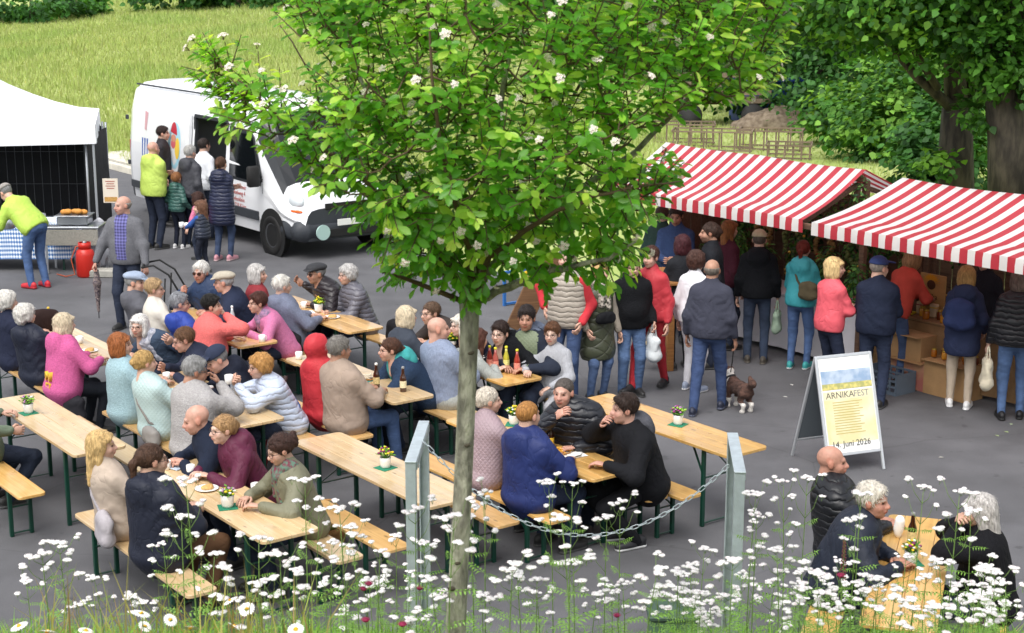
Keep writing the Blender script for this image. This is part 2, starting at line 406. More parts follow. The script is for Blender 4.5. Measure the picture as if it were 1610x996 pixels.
# asphalt
m_as = mat('asphalt', (.105, .105, .112), .8, spec=.35)
def _asphalt(m):
    nt = m.node_tree; N = nt.nodes; K = nt.links; b = N['Principled BSDF']; tc = N.new('ShaderNodeTexCoord')
    def nz(s, d=4): n = N.new('ShaderNodeTexNoise'); n.inputs['Scale'].default_value = s; n.inputs['Detail'].default_value = d; K.new(tc.outputs['Object'], n.inputs['Vector']); return n
    big, mid, fine = nz(.35), nz(2.2, 6), nz(160, 2)
    vo = N.new('ShaderNodeTexVoronoi'); vo.inputs['Scale'].default_value = 62; K.new(tc.outputs['Object'], vo.inputs['Vector'])
    def mr(src, a, bb, c, d): q = N.new('ShaderNodeMapRange'); q.inputs[1].default_value = a; q.inputs[2].default_value = bb; q.inputs[3].default_value = c; q.inputs[4].default_value = d; K.new(src, q.inputs[0]); return q.outputs[0]
    def mul(a, c): q = N.new('ShaderNodeMath'); q.operation = 'MULTIPLY'; K.new(a, q.inputs[0]); K.new(c, q.inputs[1]); return q.outputs[0]
    f = mul(mul(mr(big.outputs['Fac'], .3, .7, .8, 1.16), mr(mid.outputs['Fac'], .3, .7, .88, 1.12)), mr(fine.outputs['Fac'], .3, .7, .7, 1.3))
    sp = mr(vo.outputs['Distance'], .0, .16, 2.1, 1.0); cv = N.new('ShaderNodeSeparateColor'); K.new(vo.outputs['Color'], cv.inputs[0])
    gate = mr(cv.outputs[0], .8, .83, 0, 1); mx = N.new('ShaderNodeMix'); K.new(gate, mx.inputs[0]); mx.inputs[2].default_value = 1.0; K.new(sp, mx.inputs[3])
    f = mul(f, mx.outputs[0])
    wq = nz(1.3, 3); wa = N.new('ShaderNodeMix'); wa.data_type = 'VECTOR'; wa.inputs[0].default_value = .12; K.new(tc.outputs['Object'], wa.inputs[4]); K.new(wq.outputs['Color'], wa.inputs[5])
    ve = N.new('ShaderNodeTexVoronoi'); ve.feature = 'DISTANCE_TO_EDGE'; ve.inputs['Scale'].default_value = .33; K.new(wa.outputs[1], ve.inputs['Vector'])
    ck_ = mr(ve.outputs['Distance'], .0, .004, .82, 1.0); st_ = nz(.9, 5); f = mul(f, ck_); f = mul(f, mr(st_.outputs['Fac'], .56, .68, 1.0, .8)); dr_ = nz(5.5, 3); f = mul(f, mr(dr_.outputs['Fac'], .66, .72, 1.0, .72))
    sc_ = N.new('ShaderNodeVectorMath'); sc_.operation = 'SCALE'; sc_.inputs[0].default_value = (.112, .112, .12); K.new(f, sc_.inputs['Scale']); K.new(sc_.outputs[0], b.inputs['Base Color'])
    bp = N.new('ShaderNodeBump'); bp.inputs['Strength'].default_value = .35; bp.inputs['Distance'].default_value = .006; K.new(fine.outputs['Fac'], bp.inputs['Height']); K.new(bp.outputs[0], b.inputs['Normal'])
_asphalt(m_as)
c4 = [SN(-60, -14), SN(45, -14), SN(45, 17.3), SN(-17.2, 17.3), SN(-18.8, EDGE), SN(-60, EDGE)]
tag(ob('road', mesh('road', [(v.x, v.y, 0) for v in c4], [(0, 1, 2, 3, 4, 5)], [m_as])), kind='structure')
# kerb along the meadow
kb = tag(ob('kerb', MB().box((0, 0, 0), (16, .3, .1), .01).me('kerb', [mat('kerb_bed', '#8f8c84', .9, .15, 4, .3, 30)]), None, SN(-31, EDGE+.32, .02), LA), kind='structure')
mk = mat('kerb_stone', '#c9c4b6', .85, .14, 5, .3, 40)
sm = MB().box((0, 0, 0), (.985, .16, .2), .015).me('kerb_stone', [mk]); pm = MB().box((0, 0, 0), (.485, .485, .06), .008).me('paving_slab', [mk])
for i in range(16):
    ob('kerb_stone', sm, kb, (-7.5+i, -.235, .03))
for i in range(14):
    for j in range(2): ob('paving_slab', pm, kb, (-7.6+i*.495, .42+j*.495, .045+.004*((i*7+j*3) % 3)))
# flower bank in the foreground
bx = np.linspace(-9, 9, 37); by = np.concatenate([np.linspace(-3, 9.4, 32), [9.46, 9.5]])
XX, YY = np.meshgrid(bx, by, indexing='ij'); ZZ = bank_z(XX, YY); ZZ[:, -1] = -.3; ZZ[:, -2] -= .02
ii = np.arange(XX.size).reshape(XX.shape); q = np.stack([ii[:-1, :-1], ii[1:, :-1], ii[1:, 1:], ii[:-1, 1:]], -1).reshape(-1, 4)
tag(ob('embankment', mesh('embankment', np.stack([XX, YY, ZZ], -1).reshape(-1, 3), q, [mat('bank_soil', '#4d5a2c', .95, col2='#6a6238', vscale=3, bump=.6, bscale=25)], None, True)), kind='structure')

# ================================================================== TABLES AND BENCHES
def wood(name, c1, c2, rough=.28, coat=.6):
    m = mat(name, c1, rough, coat=coat); nt = m.node_tree; N = nt.nodes; K = nt.links; b = N['Principled BSDF']
    tc = N.new('ShaderNodeTexCoord'); oi = N.new('ShaderNodeObjectInfo'); ad = N.new('ShaderNodeVectorMath'); ad.operation = 'ADD'
    cx = N.new('ShaderNodeCombineXYZ'); mm = N.new('ShaderNodeMath'); mm.operation = 'MULTIPLY'; mm.inputs[1].default_value = 37.; K.new(oi.outputs['Random'], mm.inputs[0]); K.new(mm.outputs[0], cx.inputs[0]); K.new(mm.outputs[0], cx.inputs[1])
    K.new(tc.outputs['Object'], ad.inputs[0]); K.new(cx.outputs[0], ad.inputs[1])
    mp = N.new('ShaderNodeMapping'); mp.inputs['Scale'].default_value = (1.1, 26, 26); K.new(ad.outputs[0], mp.inputs[0])
    n1 = N.new('ShaderNodeTexNoise'); n1.inputs['Scale'].default_value = 1.6; n1.inputs['Detail'].default_value = 6; n1.inputs['Distortion'].default_value = .8; K.new(mp.outputs[0], n1.inputs['Vector'])
    rp = N.new('ShaderNodeValToRGB'); rp.color_ramp.elements[0].position = .3; rp.color_ramp.elements[1].position = .72
    rp.color_ramp.elements[0].color = (*lin(c2), 1); rp.color_ramp.elements[1].color = (*lin(c1), 1); K.new(n1.outputs['Fac'], rp.inputs[0])
    mk_ = N.new('ShaderNodeMapping'); mk_.inputs['Scale'].default_value = (3.2, 9, 9); K.new(ad.outputs[0], mk_.inputs[0])
    vo = N.new('ShaderNodeTexVoronoi'); vo.inputs['Scale'].default_value = 1.0; K.new(mk_.outputs[0], vo.inputs['Vector'])
    mr = N.new('ShaderNodeMapRange'); mr.inputs[1].default_value = .06; mr.inputs[2].default_value = .13; mr.inputs[3].default_value = .45; mr.inputs[4].default_value = 1; K.new(vo.outputs['Distance'], mr.inputs[0])
    rv = N.new('ShaderNodeMapRange'); rv.inputs[3].default_value = .82; rv.inputs[4].default_value = 1.12; K.new(oi.outputs['Random'], rv.inputs[0])
    mu = N.new('ShaderNodeMath'); mu.operation = 'MULTIPLY'; K.new(mr.outputs[0], mu.inputs[0]); K.new(rv.outputs[0], mu.inputs[1])
    sc_ = N.new('ShaderNodeVectorMath'); sc_.operation = 'SCALE'; K.new(rp.outputs[0], sc_.inputs[0]); K.new(mu.outputs[0], sc_.inputs['Scale']); K.new(sc_.outputs[0], b.inputs['Base Color'])
    ns_ = N.new('ShaderNodeTexNoise'); ns_.inputs['Scale'].default_value = 4.5; ns_.inputs['Detail'].default_value = 5; K.new(ad.outputs[0], ns_.inputs['Vector'])
    mz = N.new('ShaderNodeMapRange'); mz.inputs[1].default_value = .55; mz.inputs[2].default_value = .7; mz.inputs[3].default_value = 1; mz.inputs[4].default_value = .78; K.new(ns_.outputs['Fac'], mz.inputs[0]); s2 = N.new('ShaderNodeVectorMath'); s2.operation = 'SCALE'; K.new(sc_.outputs[0], s2.inputs[0]); K.new(mz.outputs[0], s2.inputs['Scale']); K.new(s2.outputs[0], b.inputs['Base Color'])
    nr = N.new('ShaderNodeTexNoise'); nr.inputs['Scale'].default_value = 7; nr.inputs['Detail'].default_value = 4; K.new(ad.outputs[0], nr.inputs['Vector'])
    rr_ = N.new('ShaderNodeMapRange'); rr_.inputs[3].default_value = rough-.08; rr_.inputs[4].default_value = rough+.16; K.new(nr.outputs['Fac'], rr_.inputs[0]); K.new(rr_.outputs[0], b.inputs['Roughness'])
    return m
WOOD = {'pale': wood('pine_pale', '#d8bf97', '#c9a878'), 'mid': wood('pine_mid', '#dcb67c', '#c79a5c'), 'gold': wood('pine_gold', '#dcb470', '#c8964e')}
GREEN = mat('green_steel', '#0d3b2e', .38, .15, 12)
def rboard(L, W_, T_, r, corners):
    """board with rounded corners, chamfered rim. corners: (++, -+, --, +-) 1 = rounded"""
    def outline(ins):
        out = []
        for (cx, cy, a0), on in zip(((1, 1, 0), (-1, 1, 90), (-1, -1, 180), (1, -1, 270)), corners):
            rr_ = max(r if on else .003, .001+ins); px, py = cx*(L/2-rr_), cy*(W_/2-rr_); k = 5 if on else 1
            for i in range(k+1): a = radians(a0+90*i/k); out.append((px+(rr_-ins)*cos(a), py+(rr_-ins)*sin(a)))
        return out
    A, Bq = outline(.003), outline(0); n = len(A); m = MB(); ch = .003
    vs = [(x, y, -T_/2) for x, y in A]+[(x, y, -T_/2+ch) for x, y in Bq]+[(x, y, T_/2-ch) for x, y in Bq]+[(x, y, T_/2) for x, y in A]
    fs = [tuple(reversed(range(n))), tuple(range(3*n, 4*n))]
    for l in range(3): fs += [(l*n+i, l*n+(i+1) % n, (l+1)*n+(i+1) % n, (l+1)*n+i) for i in range(n)]
    return m.add(vs, fs)
_PR = {}
def leg_parts(root, H, hy_, hx, wdm, key):
    if key not in _PR:
        a = MB().box((0, 0, H/2), (.035, .035, H), .004).me('leg', [GREEN]); c = MB().bar((0, -hy_, .03), (0, hy_, .03), .022, .006).me('crossbar', [GREEN])
        d = MB()
        for s in (-1, 1): d.bar((0, s*hy_*.95, H*.62), (-.30, s*hy_*.35, H-.012), .02, .005)
        d.bar((0, -hy_, H*.62), (0, hy_, H*.62), .02, .008)
        _PR[key] = (a, c, d.me('brace', [GREEN]))
    a, c, d = _PR[key]
    for sx in (-1, 1):
        for sy in (-1, 1): ob('leg', a, root, (sx*hx, sy*hy_, 0))
        ob('crossbar', c, root, (sx*hx, 0, 0)); o = ob('brace', d, root, (sx*hx, 0, 0)); o.rotation_euler = (0, 0, 0 if sx > 0 else pi)
def beer_table(label, s=None, n=None, wk='mid', rz=None, loc=None):
    root = thing('beer_table', label, 'table', loc if loc is not None else SN(s, n), LA if rz is None else rz, 'beer tables')
    if ('t', wk) not in _PR:
        _PR[('t', wk)] = [rboard(2.2, .1225, .028, .05, c).me('plank', [WOOD[wk]]) for c in ((0, 0, 1, 1), (0, 0, 0, 0), (1, 1, 0, 0))]
        _PR[('tb', wk)] = MB().box((0, 0, 0), (.075, .42, .024), .003).me('batten', [WOOD[wk]])
    A, Bm, Cm = _PR[('t', wk)]
    for i, me_ in enumerate((A, Bm, Bm, Cm)): ob('plank', me_, root, (0, -.1875+.125*i, .756))
    for sx in (-1, 1): ob('batten', _PR[('tb', wk)], root, (sx*.82, 0, .73))
    leg_parts(root, .74, .19, .73, .03, 'T'); return root
def bench(label, s=None, n=None, wk='mid', rz=None, loc=None):
    root = thing('beer_bench', label, 'bench', loc if loc is not None else SN(s, n), LA if rz is None else rz, 'benches at the beer tables')
    if ('b', wk) not in _PR:
        _PR[('b', wk)] = rboard(2.2, .25, .027, .045, (1, 1, 1, 1)).me('seat_board', [WOOD[wk]])
        _PR[('bb', wk)] = MB().box((0, 0, 0), (.07, .2, .022), .003).me('batten', [WOOD[wk]])
    ob('seat_board', _PR[('b', wk)], root, (0, 0, .4565))
    for sx in (-1, 1): ob('batten', _PR[('bb', wk)], root, (sx*.84, 0, .432))
    leg_parts(root, .44, .09, .75, .03, 'B'); return root
# name: s centre, n centre, wood, table label, near bench (offset, wood), far bench
TB = {
 'front': (-11.14, 5.41, 'pale', 'pale pine beer table with flower pot in front of the burgundy jacket', (-.72, 'pale', 'pine bench under the blonde woman and the man with the ponytail'), (.5, 'pale', 'pine bench behind the olive jacket at the front left table')),
 'T5': (-11.03, 6.82, 'pale', 'empty pine beer table with flower pot beside the left chain post', (-.5, 'mid', 'empty pine bench beside the wicker basket, before the empty table'), (.54, 'mid', 'pine bench behind the empty table, left of the mauve coat')),
 'T6': (-10.77, 8.3, 'gold', 'golden pine table with fries, shared by men in dark jackets and mauve coat', (-.54, 'gold', 'golden bench carrying the blue hooded jacket and the mauve coat'), (.48, 'gold', 'golden bench under the young man in black with grey hood')),
 'TA': (-10.55, 9.66, 'gold', 'empty golden pine table with purple flower pot behind the right chain post', (-.62, 'gold', 'empty golden bench end next to the young man in black'), None),
 'T1': (-14.0, 5.08, 'pale', 'empty whitish pine table with thistle pot at the left picture edge', (-.62, 'gold', 'yellowish bench at the left edge under the green jacket'), (.52, 'pale', 'pine bench behind the empty whitish table, with the pink hoodie')),
 'mid': (-13.92, 6.64, 'pale', 'pine beer table with white mug between grey sweater and pale blue jacket', (-.56, 'mid', 'pine bench under the two women in pale blue tops'), (.54, 'mid', 'pine bench under the pale blue padded jacket with cup')),
 'beer': (-13.73, 8.22, 'pale', 'pine beer table with two brown swing-top bottles and food bowl', (-.56, 'mid', 'pine bench under the red hooded coat and the beige blazer'), (.56, 'mid', 'pine bench under the woman in navy with turquoise lining')),
 'lem': (-13.62, 9.5, 'gold', 'golden pine table with four lemonade bottles beside the boy in grey', (-.56, 'pale', 'pine bench under the bald man in blue-grey pullover'), (.55, 'mid', 'pine bench under the boy in grey and the dark-haired man')),
 'coral': (-16.67, 8.06, 'mid', 'pine beer table with small water bottle beside the coral jacket', (-.56, 'mid', 'pine bench under the coral jacket and the bright blue jacket'), (.56, 'mid', 'pine bench under the pink jacket and the man with beige cap')),
 'back': (-16.55, 9.4, 'mid', 'farthest pine beer table with yellow flower pot beside the grey couple', (-.56, 'mid', 'pine bench under the grey jacket at the farthest table'), (.56, 'mid', 'pine bench under the couple at the farthest table, shoulder bag beside')),
 'pink': (-16.9, 6.45, 'pale', 'pine beer table at left edge with brown bag and yellow-capped bottle', (-.56, 'mid', 'pine bench under the two white-haired women in navy'), None),
}
BN = {}
for k_, (s_, n_, wk_, lb_, nb_, fb_) in TB.items():
    beer_table(lb_, s_, n_, wk_)
    if nb_: bench(nb_[2], s_-.05, n_+nb_[0], nb_[1]); BN[k_+'-'] = n_+nb_[0]
    if fb_: bench(fb_[2], s_+.03, n_+fb_[0], fb_[1]); BN[k_+'+'] = n_+fb_[0]
_r = (G(1412, 812, .77)+G(1487, 815, .77))/2; _rd = Vector((-.33, -1, 0)).normalized(); RRZ = atan2(_rd.y, _rd.x); RN = Vector((-_rd.y, _rd.x, 0))
RT = _r+_rd*1.1; RT.z = 0
beer_table('golden pine table seen end-on at the lower right among the white flowers', wk='gold', rz=RRZ, loc=RT)
bench('golden bench at lower right under the white-haired man in navy', wk='gold', rz=RRZ, loc=RT-RN*.55+_rd*.1)
bench('golden bench at lower right under the purple handbag', wk='gold', rz=RRZ, loc=RT+RN*.56+_rd*.1)
# ================================================================== DELIVERY VAN
WHITE = mat('white_paint', '#e9ebee', .22, .03, 2, coat=.5); DKPL = mat('grey_plastic', '#34383e', .6, .1, 9, .1, 120); BLK = mat('black_rubber', '#141414', .75, .15, 20, .2, 90)
GLASSD = mat('dark_glass', '#0c1013', .06, spec=.8); CHROME = mat('alloy', '#9a9ca0', .35, metal=.9); GREYM = mat('grey_metal', '#a7abb0', .45, .06, 8, metal=.5)
def halfw(z): return float(np.interp(z, [.33, .62, .95, 1.25, 1.45, 2.2, 2.48, 2.6, 2.64], [.95, .985, .995, .99, .98, .9, .82, .64, .30]))
def make_van():
    root = thing('delivery_van', 'white delivery van with open sliding door selling goods beside the meadow', 'van', SN(-23.95, 13.72), LA)
    X = [-5.98, -5.94, -5.8, -4.6, -3.6, -3.0, -2.45, -1.7, -1.2, -.85, -.6, -.3, 0.0, .3, .5, .68, .8, .87]
    ZT = lambda x: float(np.interp(x, [-5.98, -5.88, -5.7, -1.4, -.85, -.6, .3, .42, .8, .87], [2.52, 2.61, 2.64, 2.64, 2.56, 2.38, 1.27, 1.19, 1.04, .88]))
    WS = lambda x: float(np.interp(x, [-5.98, -5.8, -.3, .3, .68, .87], [.955, 1, 1, .975, .93, .8]))
    LZ = [.33, .45, .62, .95, 1.25, 1.45, 2.15, 2.48, 2.6, 2.64]
    V = []; F = []; MI = []; n = 2*len(LZ)
    for x in X:
        zt = ZT(x); f = (zt-.33)/(2.64-.33); ring = []
        for z in LZ:
            hw = halfw(z)*WS(x)
            if x > -.6: hw = min(hw+ .07*max(0, 1-f)*(z > 1.4), .99)*1.0
            zz = .33+(z-.33)*f; ring.append((hw, zz))
        V += [(x, -hw, z) for hw, z in ring]+[(x, hw, z) for hw, z in reversed(ring)]
    nl = len(LZ)
    for i in range(len(X)-1):
        for j in range(n):
            j2 = (j+1) % n; lev = j if j < nl else n-2-j; right = j < nl-1; left = nl-1 < j < n-1
            lo_, x0, x1 = LZ[min(lev, nl-1)], X[i], X[i+1]
            if right and x0 >= -3.01 and x1 <= -1.69 and .44 <= lo_ < 2.1: continue
            if left and x0 >= -3.01 and x1 <= -2.44 and 1.44 <= lo_ < 2.1: continue
            F.append((i*n+j, i*n+n+j, i*n+n+j2, i*n+j2))
            mi = 0
            if x0 > -.62 and x1 < .31 and (6 <= lev <= 9) and True: mi = 2
            if x0 >= .29 and lev <= 2: mi = 1
            if x1 <= -5.79 and lev <= 1: mi = 1
            MI.append(mi)
    k = len(X)-1; F.append(tuple(range(n))); MI.append(0); F.append(tuple(k*n+j for j in reversed(range(n)))); MI.append(1)
    ob('bodywork', mesh('bodywork', V, F, [WHITE, DKPL, GLASSD], MI, False), root)
    bpy.context.view_layer.update()
    # sheet metal inside the opening
    grey = mat('van_lining', '#7d8083', .6, .08, 5); m = MB()
    m.box((-2.35, 0, .5), (2.9, 1.8, .04)); m.box((-2.35, 0, 2.42), (2.9, 1.45, .03)); m.box((-3.72, 0, 1.4), (.03, 1.72, 1.75)); m.box((-1.45, 0, 1.4), (.03, 1.72, 1.75))
    for a in (-2.35, -2.2, -2.05, -1.9, -1.75, -1.6): m.box((a, .84, 1.8), (.1, .02, .66), .004)
    m.box((-2.35, .9, .95), (2.9, .02, .9)); ob('lining', m.me('lining', [grey]), root)
    sh = ob('sales_counter', MB().box((-2.35, -.45, 1.12), (1.28, .62, .04), .01).box((-2.35, -.72, .82), (1.28, .03, .58), .01).me('sales_counter', [GREYM]), root)
    ob('display_shelf', MB().box((-2.35, .3, 1.42), (1.28, .3, .03), .005).box((-2.35, .3, 1.62), (1.28, .3, .03), .005).box((-2.97, .3, 1.3), (.03, .3, .9)).me('display_shelf', [mat('shelf_dark', '#3c3e44', .5)]), root)
    for i in range(4): ob('goods_tray', MB().box((0, 0, .04), (.2, .24, .07), .01).me('goods_tray', [mat('tray_blue', '#3f9fc4', .5)]), root, (-2.85+i*.24, .3, 1.44))
    for i in range(7): ob('cheese_wheel', MB().lathe([(.055, 0), (.06, .02), (.06, .06), (.05, .08)], 12).me('cheese_wheel', [mat('cheese', '#dba64c', .6, .2, 10)], True), root, (-2.75+i*.13, -.58+.07*(i % 2), 1.14))
    for i in range(5): ob('jar', MB().lathe([(.035, 0), (.035, .1), (.028, .12)], 10).me('jar', [mat('jar_plum', '#4a2140', .3)], True), root, (-2.15+i*.085, -.35, 1.14))
    # door frame of the opening
    m = MB()
    for a, b in (((-3.02, -.94, .46), (-3.02, -.89, 2.14)), ((-1.68, -.94, .46), (-1.68, -.89, 2.14)), ((-3.03, -.885, 2.15), (-1.67, -.885, 2.15)), ((-3.03, -.95, .47), (-1.67, -.95, .47))): m.bar(a, b, .07, .07, .01)
    ob('door_frame', m.me('door_frame', [mat('rubber_seal', '#23262a', .6)]), root)
    # sliding door, pushed back along the side
    side = lambda x, z, off: (x, -(halfw(z)+off), z)
    def panel(name, poly, off, m_, parent=root, th=.012):
        """plate following the flank; poly of (x,z), counter-clockwise seen from outside"""
        k_ = len(poly); A = [side(x, z, off) for x, z in poly]; Bq = [side(x, z, off-th) for x, z in poly]
        return ob(name, mesh(name, A+Bq, [tuple(range(k_))]+[(i, k_+i, k_+(i+1) % k_, (i+1) % k_) for i in range(k_)], [m_]), parent)
    def grid_panel(name, x0, x1, z0, z1, off, m_, parent=root, th=.05):
        zs = np.linspace(z0, z1, 9); vs = []; fs = []
        for o_ in (off, off-th):
            for z in zs:
                ins = .04 if z in (zs[0], zs[-1]) else 0
                vs += [side(x0+ins, z, o_), side(x1-ins, z, o_)]
        for i in range(8):
            a = 2*i; fs.append((a, a+1, a+3, a+2)); b = 18+a; fs.append((a, a+2, b+2, b)); fs.append((a+1, b+1, b+3, a+3))
        fs += [(0, 18, 19, 1), (16, 17, 35, 34)]
        return ob(name, mesh(name, vs, fs, [m_]), parent)
    door = grid_panel('sliding_door', -4.42, -3.08, .5, 2.16, .07, WHITE)
    grid_panel('pressed_panel', -4.28, -3.2, 1.0, 1.98, .075, WHITE, door, .01)
    ob('door_handle', MB().box((-3.2, -1.08, 1.15), (.16, .03, .05), .01).me('door_handle', [DKPL]), door)
    # painted farm figure on the sliding door: pale blue oval, red cap, yellow patch, blue strokes
    def disc(name, cx, cz, rx, rz_, col, off, parent=door, n_=20, a0=0, a1=360):
        pl = [(cx+rx*cos(radians(a0+(a1-a0)*i/n_)), cz+rz_*sin(radians(a0+(a1-a0)*i/n_))) for i in range(n_)]
        return panel(name, pl, off, mat('mural_'+col, col, .5), parent, .002)
    disc('mural_oval', -3.68, 1.55, .27, .44, '#9fd0e0', .0785); disc('mural_cap', -3.72, 1.74, .14, .24, '#b5273a', .081, a0=0, a1=180, n_=14); disc('mural_face', -3.72, 1.68, .1, .07, '#c98c74', .0825)
    disc('mural_patch', -3.55, 1.5, .1, .2, '#e6c34b', .0805); disc('mural_hem', -3.72, 1.58, .1, .09, '#c8606a', .0815)
    for i in range(3): panel('mural_stroke', [(-5.3+i*.11, 1.2), (-5.27+i*.11, 1.2), (-5.25+i*.11, 1.55), (-5.31+i*.11, 1.55)], .006, mat('mural_blue', '#3d5ea8', .5), root, .003)
    panel('mural_stroke', [(-5.2, 1.72), (-5.12, 1.7), (-5.06, 2.05), (-5.2, 2.08)], .006, mat('mural_pink', '#c99aa0', .5), root, .003)
    # front door window, quarter line, mirror, handle, moulding
    panel('door_window', [(-1.56, 1.22), (-.42, 1.2), (-.38, 1.3), (-.72, 1.95), (-.85, 2.02), (-1.56, 2.04)], .009, GLASSD)
    panel('window_rubber', [(-1.61, 1.17), (-.38, 1.15), (-.32, 1.3), (-.68, 1.98), (-.83, 2.07), (-1.61, 2.09)], .005, mat('rubber_seal', '#23262a', .6), th=.004)
    panel('door_gap', [(-1.64, .5), (-1.625, .5), (-1.625, 2.12), (-1.64, 2.12)], .003, mat('gap_dark', '#40444a', .7), th=.003); panel('door_gap', [(-.33, .55), (-.315, .55), (-.315, 1.2), (-.33, 1.2)], .003, mat('gap_dark', '#40444a', .7), th=.003)
    ob('side_moulding', MB().box((-1.05, -1.003, .62), (1.15, .03, .16), .01).box((-5.2, -1.0, .6), (1.3, .03, .14), .01).me('side_moulding', [DKPL]), root)
    mr = ob('wing_mirror', MB().box((-.3, -1.17, 1.34), (.12, .22, .36), .05).bar((-.35, -.98, 1.25), (-.3, -1.1, 1.28), .05, .05).me('wing_mirror', [BLK], True), root)
    ob('roof_rail', MB().bar((-5.8, -.8, 2.56), (-1.0, -.8, 2.56), .035, .03, .006).me('roof_rail', [DKPL]), root); ob('roof_rail', MB().bar((-5.8, .8, 2.56), (-1.0, .8, 2.56), .035, .03, .006).me('roof_rail', [DKPL]), root)
    hl = ob('headlight', sdf_ob([('e', (.55, -.82, .98), (.24, .1, .14))], .02, mat('lamp_glass', '#cfd6da', .08, spec=.8), 'headlight'), root); ob('headlight', sdf_ob([('e', (.55, .82, .98), (.24, .1, .14))], .02, mat('lamp_glass', '#cfd6da', .08, spec=.8), 'headlight'), root)
    ob('indicator', sdf_ob([('e', (.56, -.85, .83), (.24, .09, .045))], .015, mat('amber_glass', '#d9601e', .2), 'indicator'), root)
    ob('bumper', sdf_ob([('c', (.72, -.8, .5), (.72, .8, .5), .2, .2, (1, 0, 0), .9), ('c', (.72, -.78, .5), (.35, -.93, .5), .2, .16, (0, 1, 0), .5), ('c', (.72, .78, .5), (.35, .93, .5), .2, .16, (0, 1, 0), .5)], .03, DKPL, 'bumper'), root)
    ob('number_plate', MB().box((.955, 0, .62), (.012, .52, .11), .003).me('number_plate', [mat('plate_white', '#e6e6e2', .4)]), root)
    ob('round_plate', MB().lathe([(.0, 0), (.13, 0), (.13, .03), (.0, .03)], 20, M=Matrix.Translation((.95, -.55, .48)) @ Matrix.Rotation(pi/2, 4, 'Y')).me('round_plate', [mat('plate_teal', '#a9c6c0', .2)]), root)  # pale round plate hanging at the bumper, not a lamp
    ob('grille', MB().box((.88, 0, .9), (.03, .9, .1), .01).box((.93, 0, .45), (.03, 1.2, .14), .01).me('grille', [BLK]), root)
    ob('tail_light', MB().box((-5.96, -.9, 1.15), (.06, .1, .6), .02).me('tail_light', [mat('tail_red', '#9a1f1c', .25)]), root)
    for z in (1.0, 1.9): ob('door_hinge', MB().box((-5.96, -.98, z), (.07, .05, .09), .01).me('door_hinge', [DKPL]), root)
    for x in (0, -4.08):
        for sy in (-1, 1):
            ob('wheel_arch_shade', MB().lathe([(0, 0), (.45, 0), (.45, .012), (0, .012)], 28, M=Matrix.Translation((x, sy*.992, .36)) @ Matrix.Rotation(pi/2, 4, 'X')).me('wheel_arch_shade', [mat('arch_shade_black', '#101112', .8)]), root)  # black disc on the uncut flank, imitates the shade inside the wheel recess
            R_ = Matrix.Translation((x, sy*.9, .345)) @ Matrix.Rotation(sy*-pi/2, 4, 'X')
            wh = ob('wheel', MB().lathe([(.2, -.1), (.3, -.1), (.335, -.07), (.345, 0), (.345, .07), (.33, .115), (.3, .125), (.215, .12), (.205, .1)], 32, M=R_).me('tyre', [BLK], True), root)
            mm = MB(); mm.lathe([(.0, .085), (.06, .09), (.07, .1), (.1, .085), (.19, .1), (.212, .118), (.205, .08)], 28, M=R_)
            ob('hub_cap', mm.me('hub_cap', [CHROME], True), wh)
            for k_ in range(7):
                a = 2*pi*k_/7; ob('hub_slot', MB().box((.135*cos(a), .135*sin(a), .093), (.045, .045, .012), .008, M=R_).me('hub_slot', [BLK]), wh)
    # lettering on the front door
    red = mat('lettering_red', '#b0524e', .5)
    for i, t in enumerate(('Fam. Renner', 'Tobelweg 4', 'Tiefenklein', '96328 Küps', '09264 / 7561')):
        z = 1.02-i*.115; M = Matrix.Translation((-1.5, -(halfw(z)+.006), z)) @ Matrix.Rotation(pi/2, 4, 'X')
        text('lettering', t, .115, red, root, M)
    return root
def sdf_ob(prims, vox, m_, name, noise=0, k=.03):
    V, F = sdf(prims, vox, k, noise); return mesh(name, V, F, [m_], None, True)
make_van()

# ================================================================== WHITE POP-UP TENT, SCREENS
tc0 = Vector((-7.16, 27.0, 0)); TW = 3.0
TR = radians(13); HX, HY = 2.28, 1.53
t = thing('pop_up_tent', 'white pop-up tent with scalloped roof at the left edge', 'tent', tc0+Matrix.Rotation(TR, 3, 'Z') @ Vector((-HX+.05, HY-.05, 0)), TR)
cvs = mat('tent_canvas', '#eef0f4', .7, .04, 2, .25, 5, kind='crease')
V = []; F = []; K_ = 12
for i in range(K_+1):
    for j in range(K_+1):
        u, v = -1+2*i/K_, -1+2*j/K_; e = max(abs(u), abs(v)); z = 2.22+1.05*(1-e)**1.55+.02*sin(9*u)*sin(7*v)*(1-e); V.append((u*HX, v*HY, z))
for i in range(K_):
    for j in range(K_): a = i*(K_+1)+j; F.append((a, a+K_+1, a+K_+2, a+1))
ob('roof', mesh('roof', V, F, [cvs], None, True), t)
for sx, sy in ((0, -1), (0, 1), (1, 0), (-1, 0)):
    L_ = 12; V = []; F = []
    for i in range(L_+1):
        u = (-1+2*i/L_)*(HX if sy else HY)
        for z in (2.22, 1.9): b_ = .008*sin(i*1.7)*(z < 2); V.append((sx*(HX+.002)+b_ if sx else u, sy*(HY+.002)+b_ if sy else u, z))
    for i in range(L_): F.append((2*i, 2*i+1, 2*i+3, 2*i+2))
    ob('valance', mesh('valance', V, F, [cvs], None, True), t)
for sx in (-1, 1):
    for sy in (-1, 1): ob('pole', MB().box((sx*(HX-.05), sy*(HY-.05), 1.1), (.04, .04, 2.2), .004).box((sx*(HX-.05), sy*(HY-.05), .012), (.12, .12, .02)).me('pole', [GREYM]), t)
for a, b in (((-HX+.05, -HY+.05, 2.0), (HX-.05, -HY+.05, 2.0)), ((-HX+.05, HY-.05, 2.0), (HX-.05, HY-.05, 2.0))): ob('truss', MB().bar(a, b, .025, .02).me('truss', [GREYM]), t)
